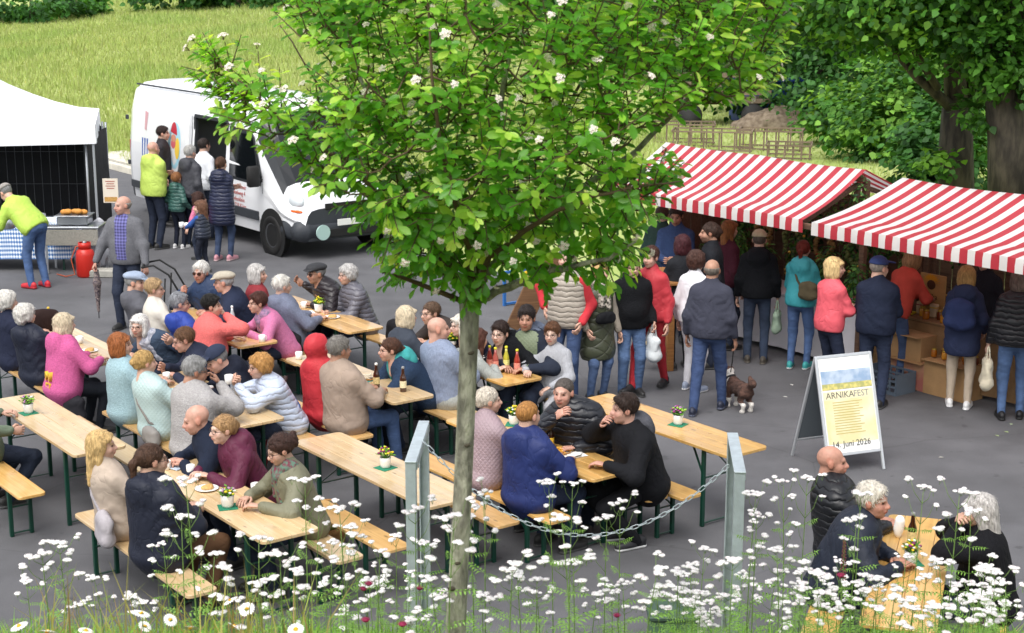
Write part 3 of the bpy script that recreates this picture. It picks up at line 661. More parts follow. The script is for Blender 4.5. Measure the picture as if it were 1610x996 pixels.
mesh_black = mat('screen_black', '#15171c', .85, .15, 3, .4, 6, kind='crease')
def screen(label, a, b, z1=2.0):
    a, b = Vector(a), Vector(b); L_ = (b-a).length; r = thing('screen_fence', label, 'fence', a, atan2(b.y-a.y, b.x-a.x), 'fence panels with black sheeting')
    V = []; F = []
    for i in range(13):
        for z in (.12, .8, 1.4, z1-.03): V.append((L_*i/12, .012*sin(i*2.1+z*3), z))
    for i in range(12):
        for j in range(3): q_ = i*4+j; F.append((q_, q_+4, q_+5, q_+1))
    ob('sheeting', mesh('sheeting', V, F, [mesh_black], None, True), r)
    m = MB()
    for x in np.arange(.1, L_, .16): m.bar((x, -.03, .12), (x, -.03, z1), .006)
    for z in (.3, .9, 1.5): m.bar((0, -.03, z), (L_, -.03, z), .006)
    ob('wire_mesh', m.me('wire_mesh', [mat('wire', '#6a6e74', .5)]), r)
    for x in (0, L_): ob('post', MB().tube([(x, -.02, .05), (x, -.02, z1+.05)], .021).me('post', [GREYM], True), r)
screen('black sheeted fence panel at the back of the white tent', (-10.9, 29.2, 0), (-7.55, 29.2, 0)); screen('narrow black fence panel between the white tent and the van', (-7.45, 29.1, 0), (-7.3, 27.1, 0))
screen('black sheeted fence panel at far left inside the tent', (-14.4, 28.6, 0), (-11.0, 29.1, 0))
# counter with lozenge cloth
ct = thing('food_counter', 'folding table with blue and white lozenge cloth under the tent', 'table', (-10.45, 25.75, 0), 0)
loz = mat('lozenge_cloth', '#e8eef5', .8)
def _loz(m):
    nt = m.node_tree; N = nt.nodes; K = nt.links; b = N['Principled BSDF']; tc = N.new('ShaderNodeTexCoord'); sp = N.new('ShaderNodeSeparateXYZ'); K.new(tc.outputs['Object'], sp.inputs[0])
    xy = N.new('ShaderNodeMath'); xy.operation = 'ADD'; K.new(sp.outputs['X'], xy.inputs[0]); K.new(sp.outputs['Y'], xy.inputs[1])
    def sg(sign):
        a = N.new('ShaderNodeMath'); a.operation = 'MULTIPLY_ADD'; a.inputs[1].default_value = sign*.62; K.new(sp.outputs['Z'], a.inputs[0]); K.new(xy.outputs[0], a.inputs[2])
        c = N.new('ShaderNodeMath'); c.operation = 'MULTIPLY'; c.inputs[1].default_value = 2*pi/.085; K.new(a.outputs[0], c.inputs[0]); s_ = N.new('ShaderNodeMath'); s_.operation = 'SINE'; K.new(c.outputs[0], s_.inputs[0]); return s_
    p = N.new('ShaderNodeMath'); p.operation = 'MULTIPLY'; K.new(sg(1).outputs[0], p.inputs[0]); K.new(sg(-1).outputs[0], p.inputs[1])
    g = N.new('ShaderNodeMath'); g.operation = 'GREATER_THAN'; g.inputs[1].default_value = 0; K.new(p.outputs[0], g.inputs[0])
    mx = N.new('ShaderNodeMix'); mx.data_type = 'RGBA'; mx.inputs[6].default_value = (*lin('#e6ecf2'), 1); mx.inputs[7].default_value = (*lin('#2f6fb4'), 1); K.new(g.outputs[0], mx.inputs[0]); K.new(mx.outputs[2], b.inputs['Base Color'])
_loz(loz)
V = []; F = []; L_ = 34
for i in range(L_+1):
    x = -1.6+4.85*i/L_
    for z, o_ in ((.78, .35), (.78, -.35), (.6, -.36), (.2, -.37)): V.append((x, o_+(.012*sin(i*1.9) if z < .7 else 0), z))
for i in range(L_):
    for j in range(3): q_ = i*4+j; F.append((q_, q_+4, q_+5, q_+1))
e_ = len(V)-4; V += [(3.262, .35, .2), (3.262, -.37, .2)]; F.append((e_, len(V)-2, len(V)-1, e_+1))
ob('cloth', mesh('cloth', V, F, [loz], None, False), ct)
for x in (-1.4, 3.1):
    for y in (-.28, .28): ob('leg', MB().box((x, y, .38), (.03, .03, .76)).me('leg', [GREEN]), ct)
steel = mat('stainless', '#b9bdc2', .28, metal=.85)
tag(MB().box((0, 0, .07), (.5, .35, .14), .02).box((0, 0, .15), (.56, .41, .015), .005).ob('serving_tray', [steel], loc=G(118, 352, .78)), 'stainless serving tray holding bread rolls under the tent', 'tray')
st_ = thing('side_table', 'grey wire-sided side table under the bread tray in the tent', 'table', G(118, 352, .78)-Vector((0, 0, .785)))
ob('top', MB().box((0, 0, .76), (.9, .55, .03), .005).me('top', [steel]), st_); ob('basket_front', MB().box((0, -.26, .6), (.86, .02, .26), .004).me('basket_front', [mat('wicker_grey', '#8a8880', .8, .4, 60)]), st_)
for x in (-.42, .42):
    for y in (-.24, .24): ob('leg', MB().box((x, y, .37), (.035, .035, .74)).me('leg', [steel]), st_)
for i, (dx, dy, dz) in enumerate(((-.16, .0, 0), (0, .05, 0), (.15, .0, 0), (-.08, -.08, .02), (.08, -.07, .02))):
    tag(ob('bread_roll', sdf_ob([('e', (0, 0, .03), (.07, .055, .045))], .01, mat('bread', '#c98a3c', .7, .25, 14), 'bread_roll', .003), None, G(118, 352, .78)+Vector((dx, dy, .16+dz))), 'golden bread roll heaped on the steel tray', 'bread roll', 'rolls on the steel tray')
for i, p in enumerate(((12, 360), (60, 352))): tag(MB().lathe([(.1, 0), (.13, .02), (.13, .16), (.12, .16), (.12, .03), (0, .03)], 18, cap=(True, False)).ob('cooking_pot', [steel], None, True, G(*p, .79)), ('steel pot at the picture edge on the lozenge cloth', 'steel pot in front of the bending man')[i], 'pot')
gb = thing('gas_cylinder', 'red gas cylinder standing on the asphalt beside the lozenge cloth', 'gas cylinder', G(132, 438)+Vector((0, .15, 0)))
redp = mat('gas_red', '#c2271c', .35, .06, 6)
ob('tank', MB().lathe([(.13, 0), (.15, .03), (.15, .36), (.13, .43), (.07, .47), (.05, .48)], 22).me('tank', [redp], True), gb); ob('collar', MB().lathe([(.09, .46), (.1, .46), (.1, .56), (.09, .56)], 18, cap=(False, False)).me('collar', [redp], True), gb)
ob('valve', MB().lathe([(.02, .47), (.02, .55), (.035, .55), (.035, .57)], 8).box((.04, 0, .53), (.08, .03, .03), .005).me('valve', [steel], True), gb)
tag(MB().tube([(0, 0, .52), (-.12, -.08, .5), (-.2, -.1, .3), (-.14, -.14, .06), (-.3, -.1, .02), (-.5, .1, .02)], .009, 6).ob('gas_hose', [mat('hose_orange', '#c2552a', .6)], None, True, gb.location), 'orange gas hose looping from the red cylinder', 'hose')
tag(MB().box((0, 0, .06), (.75, .24, .13), .02).ob('concrete_foot', [mat('concrete', '#9d9b93', .9, .15, 12, .4, 40)], loc=G(155, 440)+Vector((.1, .25, 0))), 'grey concrete fence foot on the asphalt by the gas cylinder', 'concrete block')
tag(ob('cloth_sack', sdf_ob([('e', (0, 0, .42), (.17, .1, .42))], .03, mat('sack_grey', '#b9bac0', .8, .1, 6, .4, 8, kind='crease'), 'cloth_sack', .012), None, G(150, 432)+Vector((-.05, .6, 0))), 'pale grey cloth sack hanging at the tent pole', 'sack')
nt_ = thing('notice', 'paper notice with food picture fixed to the fence by the tent', 'notice', D(175, 320, 26.95))
ob('paper', MB().box((0, 0, .22), (.26, .008, .42)).me('paper', [mat('notice_paper', '#d8cdbd', .7)]), nt_)
ob('picture', MB().box((0, -.006, .07), (.22, .003, .08)).me('picture', [mat('notice_food', '#b58a4a', .7, .4, 40)]), nt_)
for i in range(4): ob('print_line', MB().box((0, -.006, .38-.04*i), (.16-.03*(i % 2), .003, .014)).me('print_line', [mat('notice_ink', '#a0564a', .7)]), nt_)

# ================================================================== MARKET STALLS
def stripes(name, red, white, p):
    m = mat(name, white, .36); nt = m.node_tree; N = nt.nodes; K = nt.links; b = N['Principled BSDF']; tc = N.new('ShaderNodeTexCoord'); sp = N.new('ShaderNodeSeparateXYZ'); K.new(tc.outputs['Object'], sp.inputs[0])
    a = N.new('ShaderNodeMath'); a.operation = 'DIVIDE'; a.inputs[1].default_value = p; K.new(sp.outputs['X'], a.inputs[0]); f = N.new('ShaderNodeMath'); f.operation = 'FRACT'; K.new(a.outputs[0], f.inputs[0])
    g = N.new('ShaderNodeMath'); g.operation = 'GREATER_THAN'; g.inputs[1].default_value = .5; K.new(f.outputs[0], g.inputs[0])
    nz = N.new('ShaderNodeTexNoise'); nz.inputs['Scale'].default_value = 2.5; nz.inputs['Detail'].default_value = 5; K.new(tc.outputs['Object'], nz.inputs['Vector']); mr = N.new('ShaderNodeMapRange'); mr.inputs[3].default_value = .86; mr.inputs[4].default_value = 1.08; K.new(nz.outputs['Fac'], mr.inputs[0])
    mx = N.new('ShaderNodeMix'); mx.data_type = 'RGBA'; mx.inputs[6].default_value = (*lin(white), 1); mx.inputs[7].default_value = (*lin(red), 1); K.new(g.outputs[0], mx.inputs[0])
    s_ = N.new('ShaderNodeVectorMath'); s_.operation = 'SCALE'; K.new(mx.outputs[2], s_.inputs[0]); K.new(mr.outputs[0], s_.inputs['Scale']); K.new(s_.outputs[0], b.inputs['Base Color'])
    # thin cloth lets light through
    tr = N.new('ShaderNodeBsdfTranslucent'); ms = N.new('ShaderNodeMixShader'); ms.inputs[0].default_value = .3; K.new(s_.outputs[0], tr.inputs[0]); K.new(b.outputs[0], ms.inputs[1]); K.new(tr.outputs[0], ms.inputs[2]); K.new(ms.outputs[0], N['Material Output'].inputs[0])
    return m
STR = stripes('awning_stripes', '#c23c48', '#ebe8e5', .198); TIM = wood('stall_timber', '#6d5240', '#4c3628', .7, 0)
def stall(label, s0, s1, n0, nr, nb, zf, zr, zb):
    L_ = s1-s0; r = thing('market_stall', label, 'market stall', SN(s0, n0), LA, 'striped market stalls')
    K_ = 40
    def sheet(name, prof, mi=STR):
        V = []; F = []; k = len(prof)
        for i in range(K_+1):
            for y, z in prof: V.append((L_*i/K_, y+.008*sin(i*1.3)*(z < zf-.02), z-.02*sin(pi*((i % 20)/20))*(.2 < y < nb-n0-.2)))
        for i in range(K_):
            for j in range(k-1): a = i*k+j; F.append((a, a+k, a+k+1, a+1))
        return ob(name, mesh(name, V, F, [mi], None, True), r)
    d = nr-n0; e = nb-n0
    sheet('awning', [(0, zf)]+[(d*u, zf+(zr-zf)*u-.05*sin(pi*u)) for u in np.linspace(.12, 1, 8)]+[(d+(e-d)*u, zr+(zb-zr)*u-.04*sin(pi*u)) for u in np.linspace(.15, 1, 6)])
    sheet('valance', [(-.006, zf+.004), (-.012, zf-.07), (-.01, zf-.15)])
    for x in (.12, L_-.12):
        for y, z in ((d*1.15, zr-.16), (e-.15, zb-.06)): ob('post', MB().box((x, y, z/2), (.075, .075, z), .008).me('post', [TIM]), r)
        ob('gable_rafter', MB().bar((x, .02, zf-.1), (x, d, zr-.19), .06, .05, .005).bar((x, d, zr-.19), (x, e, zb-.13), .06, .05, .005).me('gable_rafter', [TIM]), r)
        ob('king_post', MB().box((x, d, (zr+zf)/2-.2), (.07, .06, zr-zf+.05), .006).me('king_post', [TIM]), r)
    ob('ridge_beam', MB().box((L_/2, d, zr-.12), (L_-.02, .06, .07), .006).me('ridge_beam', [TIM]), r)
    ob('front_beam', MB().box((L_/2+.05, .06, zf-.08), (L_+.1, .05, .07), .006).me('front_beam', [TIM]), r)
    if s0 < -15:
        for i in range(7): ob('side_board', MB().box((.1, d+.1+.2*i, .98), (.02, .19, 1.95), .004).me('side_board', [TIM]), r)
    for i in range(-6 if s0 > -15 else 0, int(L_/.2)): ob('wall_board', MB().box((.1+.2*i+.1, e-.1, .98), (.19, .02, 1.95), .004).me('wall_board', [TIM]), r)
    return r
stall('long striped stall selling wreaths and plants with white cloth', -16.0, -12.47, 13.5, 14.55, 16.1, 2.06, 2.56, 2.0)
stall('striped stall at right selling bottles and honey over cardboard boxes', -12.33, -8.9, 13.5, 15.05, 16.6, 2.05, 2.44, 2.0)
# ================================================================== PEOPLE
def V3(*a): return np.array(a, float)
def nrm(v): return v/(np.linalg.norm(v)+1e-9)
def ik(a, b, l1, l2, hint):
    """two-bone chain from a towards b; returns joint, end"""
    d = b-a; L = np.linalg.norm(d); mx = (l1+l2)*.995
    if L > mx: b = a+d/L*mx; d = b-a; L = mx
    u = d/(L+1e-9); c = np.clip((l1*l1+L*L-l2*l2)/(2*l1*L+1e-9), -1, 1)
    h = hint-u*np.dot(hint, u); h = nrm(h)
    return a+u*l1*c+h*l1*sqrt(max(1-c*c, 0)), b

# ---- heads: cranium, jaw, brow, nose, lips, ears, eye sockets, neck; face towards +Y, centre of the head at the origin
def make_head(kind):
    f = {'m': 1.04, 'f': 1.0, 'c': .98}[kind]; jaw = {'m': .053, 'f': .045, 'c': .046}[kind]; nk = {'m': .058, 'f': .048, 'c': .043}[kind]
    P = [('e', (0, -.018, .03), (.077, .096, .085)), ('e', (0, .02, -.028), (.063, .07, .088)), ('e', (0, .034, -.075), (jaw, .05, .04)),
         ('e', (0, .062, -.1), (.021, .021, .018)), ('e', (.034, .055, -.035), (.03, .03, .03)), ('e', (-.034, .055, -.035), (.03, .03, .03)),
         ('c', (-.03, .082, .018), (.03, .082, .018), .012, .012), ('c', (0, .088, .006), (0, .113, -.03), .0085, .0125),
         ('e', (.011, .1, -.034), (.01, .012, .009)), ('e', (-.011, .1, -.034), (.01, .012, .009)),
         ('e', (0, .09, -.058), (.025, .014, .0075)), ('e', (0, .087, -.069), (.021, .014, .008)),
         ('e', (.08, -.008, -.008), (.01, .022, .032)), ('e', (-.08, -.008, -.008), (.01, .022, .032)),
         ('c', (0, -.03, -.06), (0, -.055, -.25), nk, nk+.012),
         ('e-', (.032, .1, -.001), (.017, .017, .011)), ('e-', (-.032, .1, -.001), (.017, .017, .011))]
    V, F = sdf(P, .0099, .016)
    V = V*f
    x, y, z = np.abs(V[:, 0])/f, V[:, 1]/f, V[:, 2]/f
    C = np.ones((len(V), 3))
    ck = np.exp(-(((x-.038)/.02)**2+((z+.03)/.022)**2))*(y > .03); C *= 1+np.outer(ck, (-.02, -.17, -.15))
    ns = np.exp(-((x/.014)**2+((z+.03)/.016)**2))*(y > .09); C *= 1+np.outer(ns, (0, -.14, -.12))
    lp = (x < .026) & (np.abs(z+.063) < .0085) & (y > .07); C[lp] *= (.8, .46, .46)
    er = (x > .075) & (y < .03); C[er] *= (1, .84, .8)
    ey = (((x-.032)/.0155)**2+((z+.001)/.0085)**2 < 1) & (y > .05); C[ey] = (.62, .6, .58)
    ir = (((x-.032)/.009)**2+((z+.001)/.0085)**2 < 1) & (y > .05); C[ir] = (.05, .045, .04)
    br = (np.abs(z-.02-.1*(.03-np.abs(x-.03))) < .0055) & (x > .011) & (x < .05) & (y > .05)
    return V, F, C, br, (x, y, z)
HEADS = {k: make_head(k) for k in 'mfc'}
SKIN = {'fair': lin('#c6a08d'), 'pink': lin('#bf9483'), 'tan': lin('#a87f6a'), 'pale': lin('#cfae9d'), 'ruddy': lin('#b58674')}

# ---- hair and hats; head centred on the origin
def hair_mesh(style, ph):
    sh = lambda b: (lambda X, Y, Z: (Y*.75-Z*.66-b)+0*X)
    base = ('e', (0, -.022, .033), (.087, .106, .094))
    if style == 'short': return sdf([base], .011, .02, .0022, 90, ph, sh(.018))
    if style == 'shortfull': return sdf([('e', (0, -.018, .042), (.089, .107, .1)), ('e', (0, .055, .085), (.06, .035, .025))], .0112, .02, .003, 80, ph, lambda X, Y, Z: Y*.8-Z*.6-.026+0*X)
    if style == 'crop': return sdf([('e', (0, -.021, .032), (.0825, .1015, .09))], .0112, .02, .001, 110, ph, sh(.012))
    if style == 'balding': return sdf([('e', (0, -.02, .02), (.085, .105, .085))], .009, .02, .0015, 90, ph, lambda X, Y, Z: np.maximum(np.maximum(Y-.0-.15*Z, Z-.035), -Z-.06)+0*X)
    if style == 'curly': return sdf([('e', (0, -.024, .04), (.102, .118, .104)), ('e', (0, -.07, -.03), (.075, .055, .07)), ('e', (.07, -.02, -.0), (.035, .05, .06)), ('e', (-.07, -.02, 0), (.035, .05, .06)), ('e', (0, .06, .085), (.06, .03, .028))], .0112, .03, .0065, 62, ph, lambda X, Y, Z: Y*.75-Z*.66-.036+0*X)
    if style == 'bob': return sdf([('e', (0, -.022, .035), (.093, .111, .1)), ('e', (.07, -.012, -.04), (.035, .075, .1)), ('e', (-.07, -.012, -.04), (.035, .075, .1)), ('e', (0, -.075, -.05), (.09, .05, .095)), ('c', (-.045, .078, .06), (.045, .078, .06), .022, .022)], .0118, .03, .003, 70, ph,
                                  lambda X, Y, Z: np.minimum(np.maximum(Y-.045-.0*X, -9+0*X), np.maximum(Y*.8-Z*.6-.03, Y-.12)+0*X) if False else np.where(Z > .035, Y*.8-Z*.6-.033+0*X, Y-.045+0*X+0*Z))
    if style == 'long': return sdf([('e', (0, -.022, .035), (.093, .111, .1)), ('c', (.06, -.025, 0), (.062, -.03, -.2), .038, .024), ('c', (-.06, -.025, 0), (-.062, -.03, -.2), .038, .024), ('c', (0, -.08, -.02), (.01, -.105, -.3), .075, .04, (0, 1, 0), .7), ('c', (-.05, .07, .065), (.05, .07, .065), .018, .018)], .0122, .03, .0035, 60, ph,
                                  lambda X, Y, Z: np.where(Z > .035, Y*.8-Z*.6-.03+0*X, Y-.035+0*X+0*Z))
    if style == 'bun': return sdf([base, ('e', (0, -.122, .015), (.04, .034, .038)), ('e', (0, -.09, -.03), (.05, .03, .035))], .0112, .02, .002, 80, ph, lambda X, Y, Z: np.where(Y < -.085, -.1, Y*.75-Z*.66-.03)+0*X)
    if style == 'updo': return sdf([('e', (0, -.025, .035), (.09, .11, .098)), ('e', (0, -.13, .02), (.055, .04, .06)), ('e', (.02, -.15, .06), (.02, .03, .03))], .0112, .025, .004, 70, ph, lambda X, Y, Z: np.where(Y < -.085, -.1, Y*.75-Z*.66-.03)+0*X)
    if style == 'pony': return sdf([base, ('c', (0, -.11, .03), (0, -.145, -.01), .024, .03), ('c', (0, -.145, -.01), (.01, -.15, -.2), .03, .016)], .0112, .02, .002, 80, ph, lambda X, Y, Z: np.where(Y < -.095, -.1, Y*.75-Z*.66-.028)+0*X)
    raise KeyError(style)
def cap_mesh(style):
    if style == 'baseball':
        return sdf([('e', (0, -.018, .045), (.094, .114, .098)), ('c', (-.03, .12, .062), (.03, .12, .062), .07, .07, (0, .2, .98), .16)], .0095, .012, 0, 20, 0,
                   lambda X, Y, Z: np.where(Y > .09, -.1+0*Z, -(Z-.048+.12*(Y+.02)))+0*X)
    if style == 'flat':
        return sdf([('e', (0, -.012, .078), (.1, .125, .052)), ('e', (0, .05, .062), (.085, .075, .035)), ('c', (-.035, .105, .05), (.035, .105, .05), .05, .05, (0, .3, .95), .16)], .0095, .02, .0015, 40, 0, lambda X, Y, Z: -(Z-.035)+0*X+0*Y)
HAIRC = {}
def hair(style, colname, parent, M, sc, seed=0):
    key = (style, colname, seed % 2)
    if key not in HAIRC:
        if style in ('baseball', 'flat'):
            V, F = cap_mesh(style); m = mat('cap_'+colname, colname, .85, .12, 30, .25, 220)
        else:
            V, F = hair_mesh(style, 1.3+seed % 2*2.1); m = mat('hair_'+colname, colname, .55, .42, 70, .9, 85, stretch=(1, 1, .2), spec=.3)
        if style not in ('baseball', 'flat', 'crop', 'balding'):
            r_ = np.random.default_rng(len(HAIRC)+5); i_ = r_.choice(len(V), 420); b_ = V[i_]; n_ = b_-np.array((0, -.02, .01)); n_ /= np.linalg.norm(n_, axis=1, keepdims=True)
            fl_ = (b_-np.array((0, -.06, .13))) if style in ('short', 'shortfull', 'curly') else np.tile(np.array((0, -.25, -1.)), (420, 1)) if style in ('bob', 'long') else (np.array((0, -.15, .0))-b_)
            fl_ = fl_+r_.normal(0, .35, (420, 3))*np.linalg.norm(fl_, axis=1, keepdims=True); fl_ -= n_*(fl_*n_).sum(1, keepdims=True); fl_ /= np.linalg.norm(fl_, axis=1, keepdims=True)+1e-6
            sd_ = np.cross(fl_, n_)*.0022; L_ = r_.uniform(.02, .042, (420, 1)); up_ = r_.uniform(.002, .009, (420, 1))
            S_ = np.stack([b_-sd_, b_+sd_, b_+fl_*L_*.6+n_*up_+sd_*.7, b_+fl_*L_*.6+n_*up_-sd_*.7, b_+fl_*L_+n_*up_*.6], 1).reshape(-1, 3); o_ = len(V)+5*np.arange(420)
            FF = [tuple(f_) for f_ in F.tolist()]+[(int(a), int(a+1), int(a+2), int(a+3)) for a in o_]+[(int(a+3), int(a+2), int(a+4)) for a in o_]
            V = np.concatenate([V, S_]); F = FF
        HAIRC[key] = mesh('hair', V, F, [m], smooth=True)
    o = ob({'baseball': 'cap', 'flat': 'flat_cap'}.get(style, 'hair'), HAIRC[key], parent); o.matrix_local = M @ Matrix.Scale(sc, 4)
    return o
_gl = {}
def glasses(parent, M, sc, sun=False):
    k = sun
    if k not in _gl:
        m = MB()
        for sx in (-1, 1):
            pts = [(sx*.034+.0235*cos(a), .1035-.012*abs(cos(a)*.5+sx*.5)*1.0, -.003+.0185*sin(a)) for a in np.linspace(0, 2*pi, 13)]
            m.tube(pts, .0022, 4, 0, False)
            m.tube([(sx*.058, .095, .002), (sx*.078, .05, .003), (sx*.081, -.01, .004)], .002, 4, 0)
            if sun: m.add([(sx*.034+.022*cos(a), .1015-.006*abs(cos(a)*.5+sx*.5), -.003+.0175*sin(a)) for a in np.linspace(0, 2*pi, 11)[:-1]], [tuple(range(10)) if sx < 0 else tuple(range(10))], 1)
        m.tube([(-.012, .106, .002), (0, .108, .005), (.012, .106, .002)], .002, 4, 0)
        _gl[k] = m.me('glasses', [mat('glasses_frame', (.03, .02, .02), .3), mat('sunglass_lens', (.05, .02, .012), .12)], True)
    o = ob('glasses', _gl[k], parent); o.matrix_local = M @ Matrix.Scale(sc, 4)

# ---- hands: palm, four unequal bent fingers, thumb from the side of the palm.  local: fingers along +Y, palm faces -Z, thumb towards side*X
def hand_geo(side, curl):
    m = MB(); s = side
    m.tube([(0, -.03, 0), (0, 0, 0), (0, .035, 0), (0, .075, 0), (0, .088, 0)], [.026, .03, .041, .043, .03], 8, flat=((0, 0, 1), .36))
    for i, (x, L, a) in enumerate(((.031, .066, .10), (.0105, .076, .03), (-.0105, .071, -.03), (-.0305, .055, -.12))):
        x *= s; a *= s; pts = [V3(x*.95, .07, 0)]; th = 0.12*curl
        d = lambda t: V3(sin(a), cos(a)*cos(t), -cos(a)*sin(t))
        th = .35*curl; pts.append(pts[-1]+d(th)*(.018+L*.42)); th += .75*curl; pts.append(pts[-1]+d(th)*L*.33); th += .6*curl; pts.append(pts[-1]+d(th)*L*.25)
        m.tube([tuple(p) for p in pts], [.0098, .0095, .0085, .0062], 6)
    pts = [V3(s*.03, .004, -.004), V3(s*.052, .03, -.012), V3(s*(.06-.012*curl), .058, -.016-.012*curl), V3(s*(.058-.03*curl), .08, -.018-.016*curl)]
    m.tube([tuple(p) for p in pts], [.015, .0125, .0105, .0075], 6)
    return np.array(m.v), m.f
HANDS = {(s, c): hand_geo(s, c) for s in (-1, 1) for c in (.35, 1.0, 1.9)}
_sh = {}
def shoe_mesh(c1, c2):
    if (c1, c2) not in _sh:
        V, F, T = sdf([('e', (0, .1, .04), (.047, .115, .04)), ('e', (0, -.02, .055), (.04, .065, .055)), ('e', (0, .03, .06), (.04, .08, .045)), ('c', (0, -.045, .014), (0, .165, .014), .043, .044, (0, 0, 1), .42)], .0125, .015, want=True)
        mi = (V[F].mean(1)[:, 2] < .024).astype(int)
        _sh[(c1, c2)] = mesh('shoe', V, F, [mat('shoe_'+c1, c1, .55, .15, 25, .2, 60), mat('sole_'+c2, c2, .7, .1, 20)], mi, True)
    return _sh[(c1, c2)]

_cloth = {}
def cloth(col, kind):
    key = (col, kind)
    if key in _cloth: return _cloth[key]
    nm0 = col; c0 = np.array(lin(col)); col = tuple(c0*.84+(c0@np.array((.3, .6, .1)))*.16)
    nm = 'cloth_%s_%s' % (kind, nm0.lstrip('#'))
    if kind == 'puffer': m = mat(nm, col, .42, .1, 9, 1.0, kind='puffer', spec=.45)
    elif kind == 'quilt': m = mat(nm, col, .55, .1, 9, .8, kind='quilt', period=.075)
    elif kind == 'quiltbig': m = mat(nm, col, .42, .1, 9, 1.0, kind='quilt', period=.15)
    elif kind == 'quiltsmall': m = mat(nm, col, .55, .08, 9, .38, kind='quilt', period=.045)
    elif kind == 'fleece': m = mat(nm, col, .95, .16, 55, .6, 75, spec=.2)
    elif kind == 'knit': m = mat(nm, col, .9, .12, 120, .6, 55, stretch=(1, 1, .3), spec=.2)
    elif kind == 'shell': m = mat(nm, col, .6, .1, 5, .6, 8, spec=.3, kind='crease', stretch=(1, 1, .7))
    elif kind == 'denim':
        c_ = np.array(col); c_ = tuple(c_*.74+c_.mean()*.26*1.15); m = mat(nm, c_, .9, .3, 6, .5, 9, spec=.15, kind='crease', stretch=(1, 1, 1.5))
    elif kind == 'plaid':
        m = mat(nm, col, .85); nt = m.node_tree; b = nt.nodes['Principled BSDF']
        tc = nt.nodes.new('ShaderNodeTexCoord'); sp = nt.nodes.new('ShaderNodeSeparateXYZ'); nt.links.new(tc.outputs['Object'], sp.inputs[0]); prev = None
        for ax, fr in (('X', 150), ('Z', 150)):
            mm = nt.nodes.new('ShaderNodeMath'); mm.operation = 'MULTIPLY'; mm.inputs[1].default_value = fr; nt.links.new(sp.outputs[ax], mm.inputs[0])
            ss = nt.nodes.new('ShaderNodeMath'); ss.operation = 'SINE'; nt.links.new(mm.outputs[0], ss.inputs[0])
            if prev:
                ad = nt.nodes.new('ShaderNodeMath'); ad.operation = 'ADD'; nt.links.new(prev.outputs[0], ad.inputs[0]); nt.links.new(ss.outputs[0], ad.inputs[1]); prev = ad
            else: prev = ss
        rp = nt.nodes.new('ShaderNodeValToRGB'); rp.color_ramp.elements[0].color = (*[c*.5 for c in col], 1); rp.color_ramp.elements[1].color = (*[min(1, c*2.2+.08) for c in col], 1)
        mr = nt.nodes.new('ShaderNodeMapRange'); mr.inputs[1].default_value = -2; mr.inputs[2].default_value = 2; nt.links.new(prev.outputs[0], mr.inputs[0]); nt.links.new(mr.outputs[0], rp.inputs[0]); nt.links.new(rp.outputs[0], b.inputs['Base Color'])
    else: m = mat(nm, col, .85, .14, 8, .5, 7, spec=.2, kind='crease', stretch=(1, 1, .8))
    _cloth[key] = m; return m

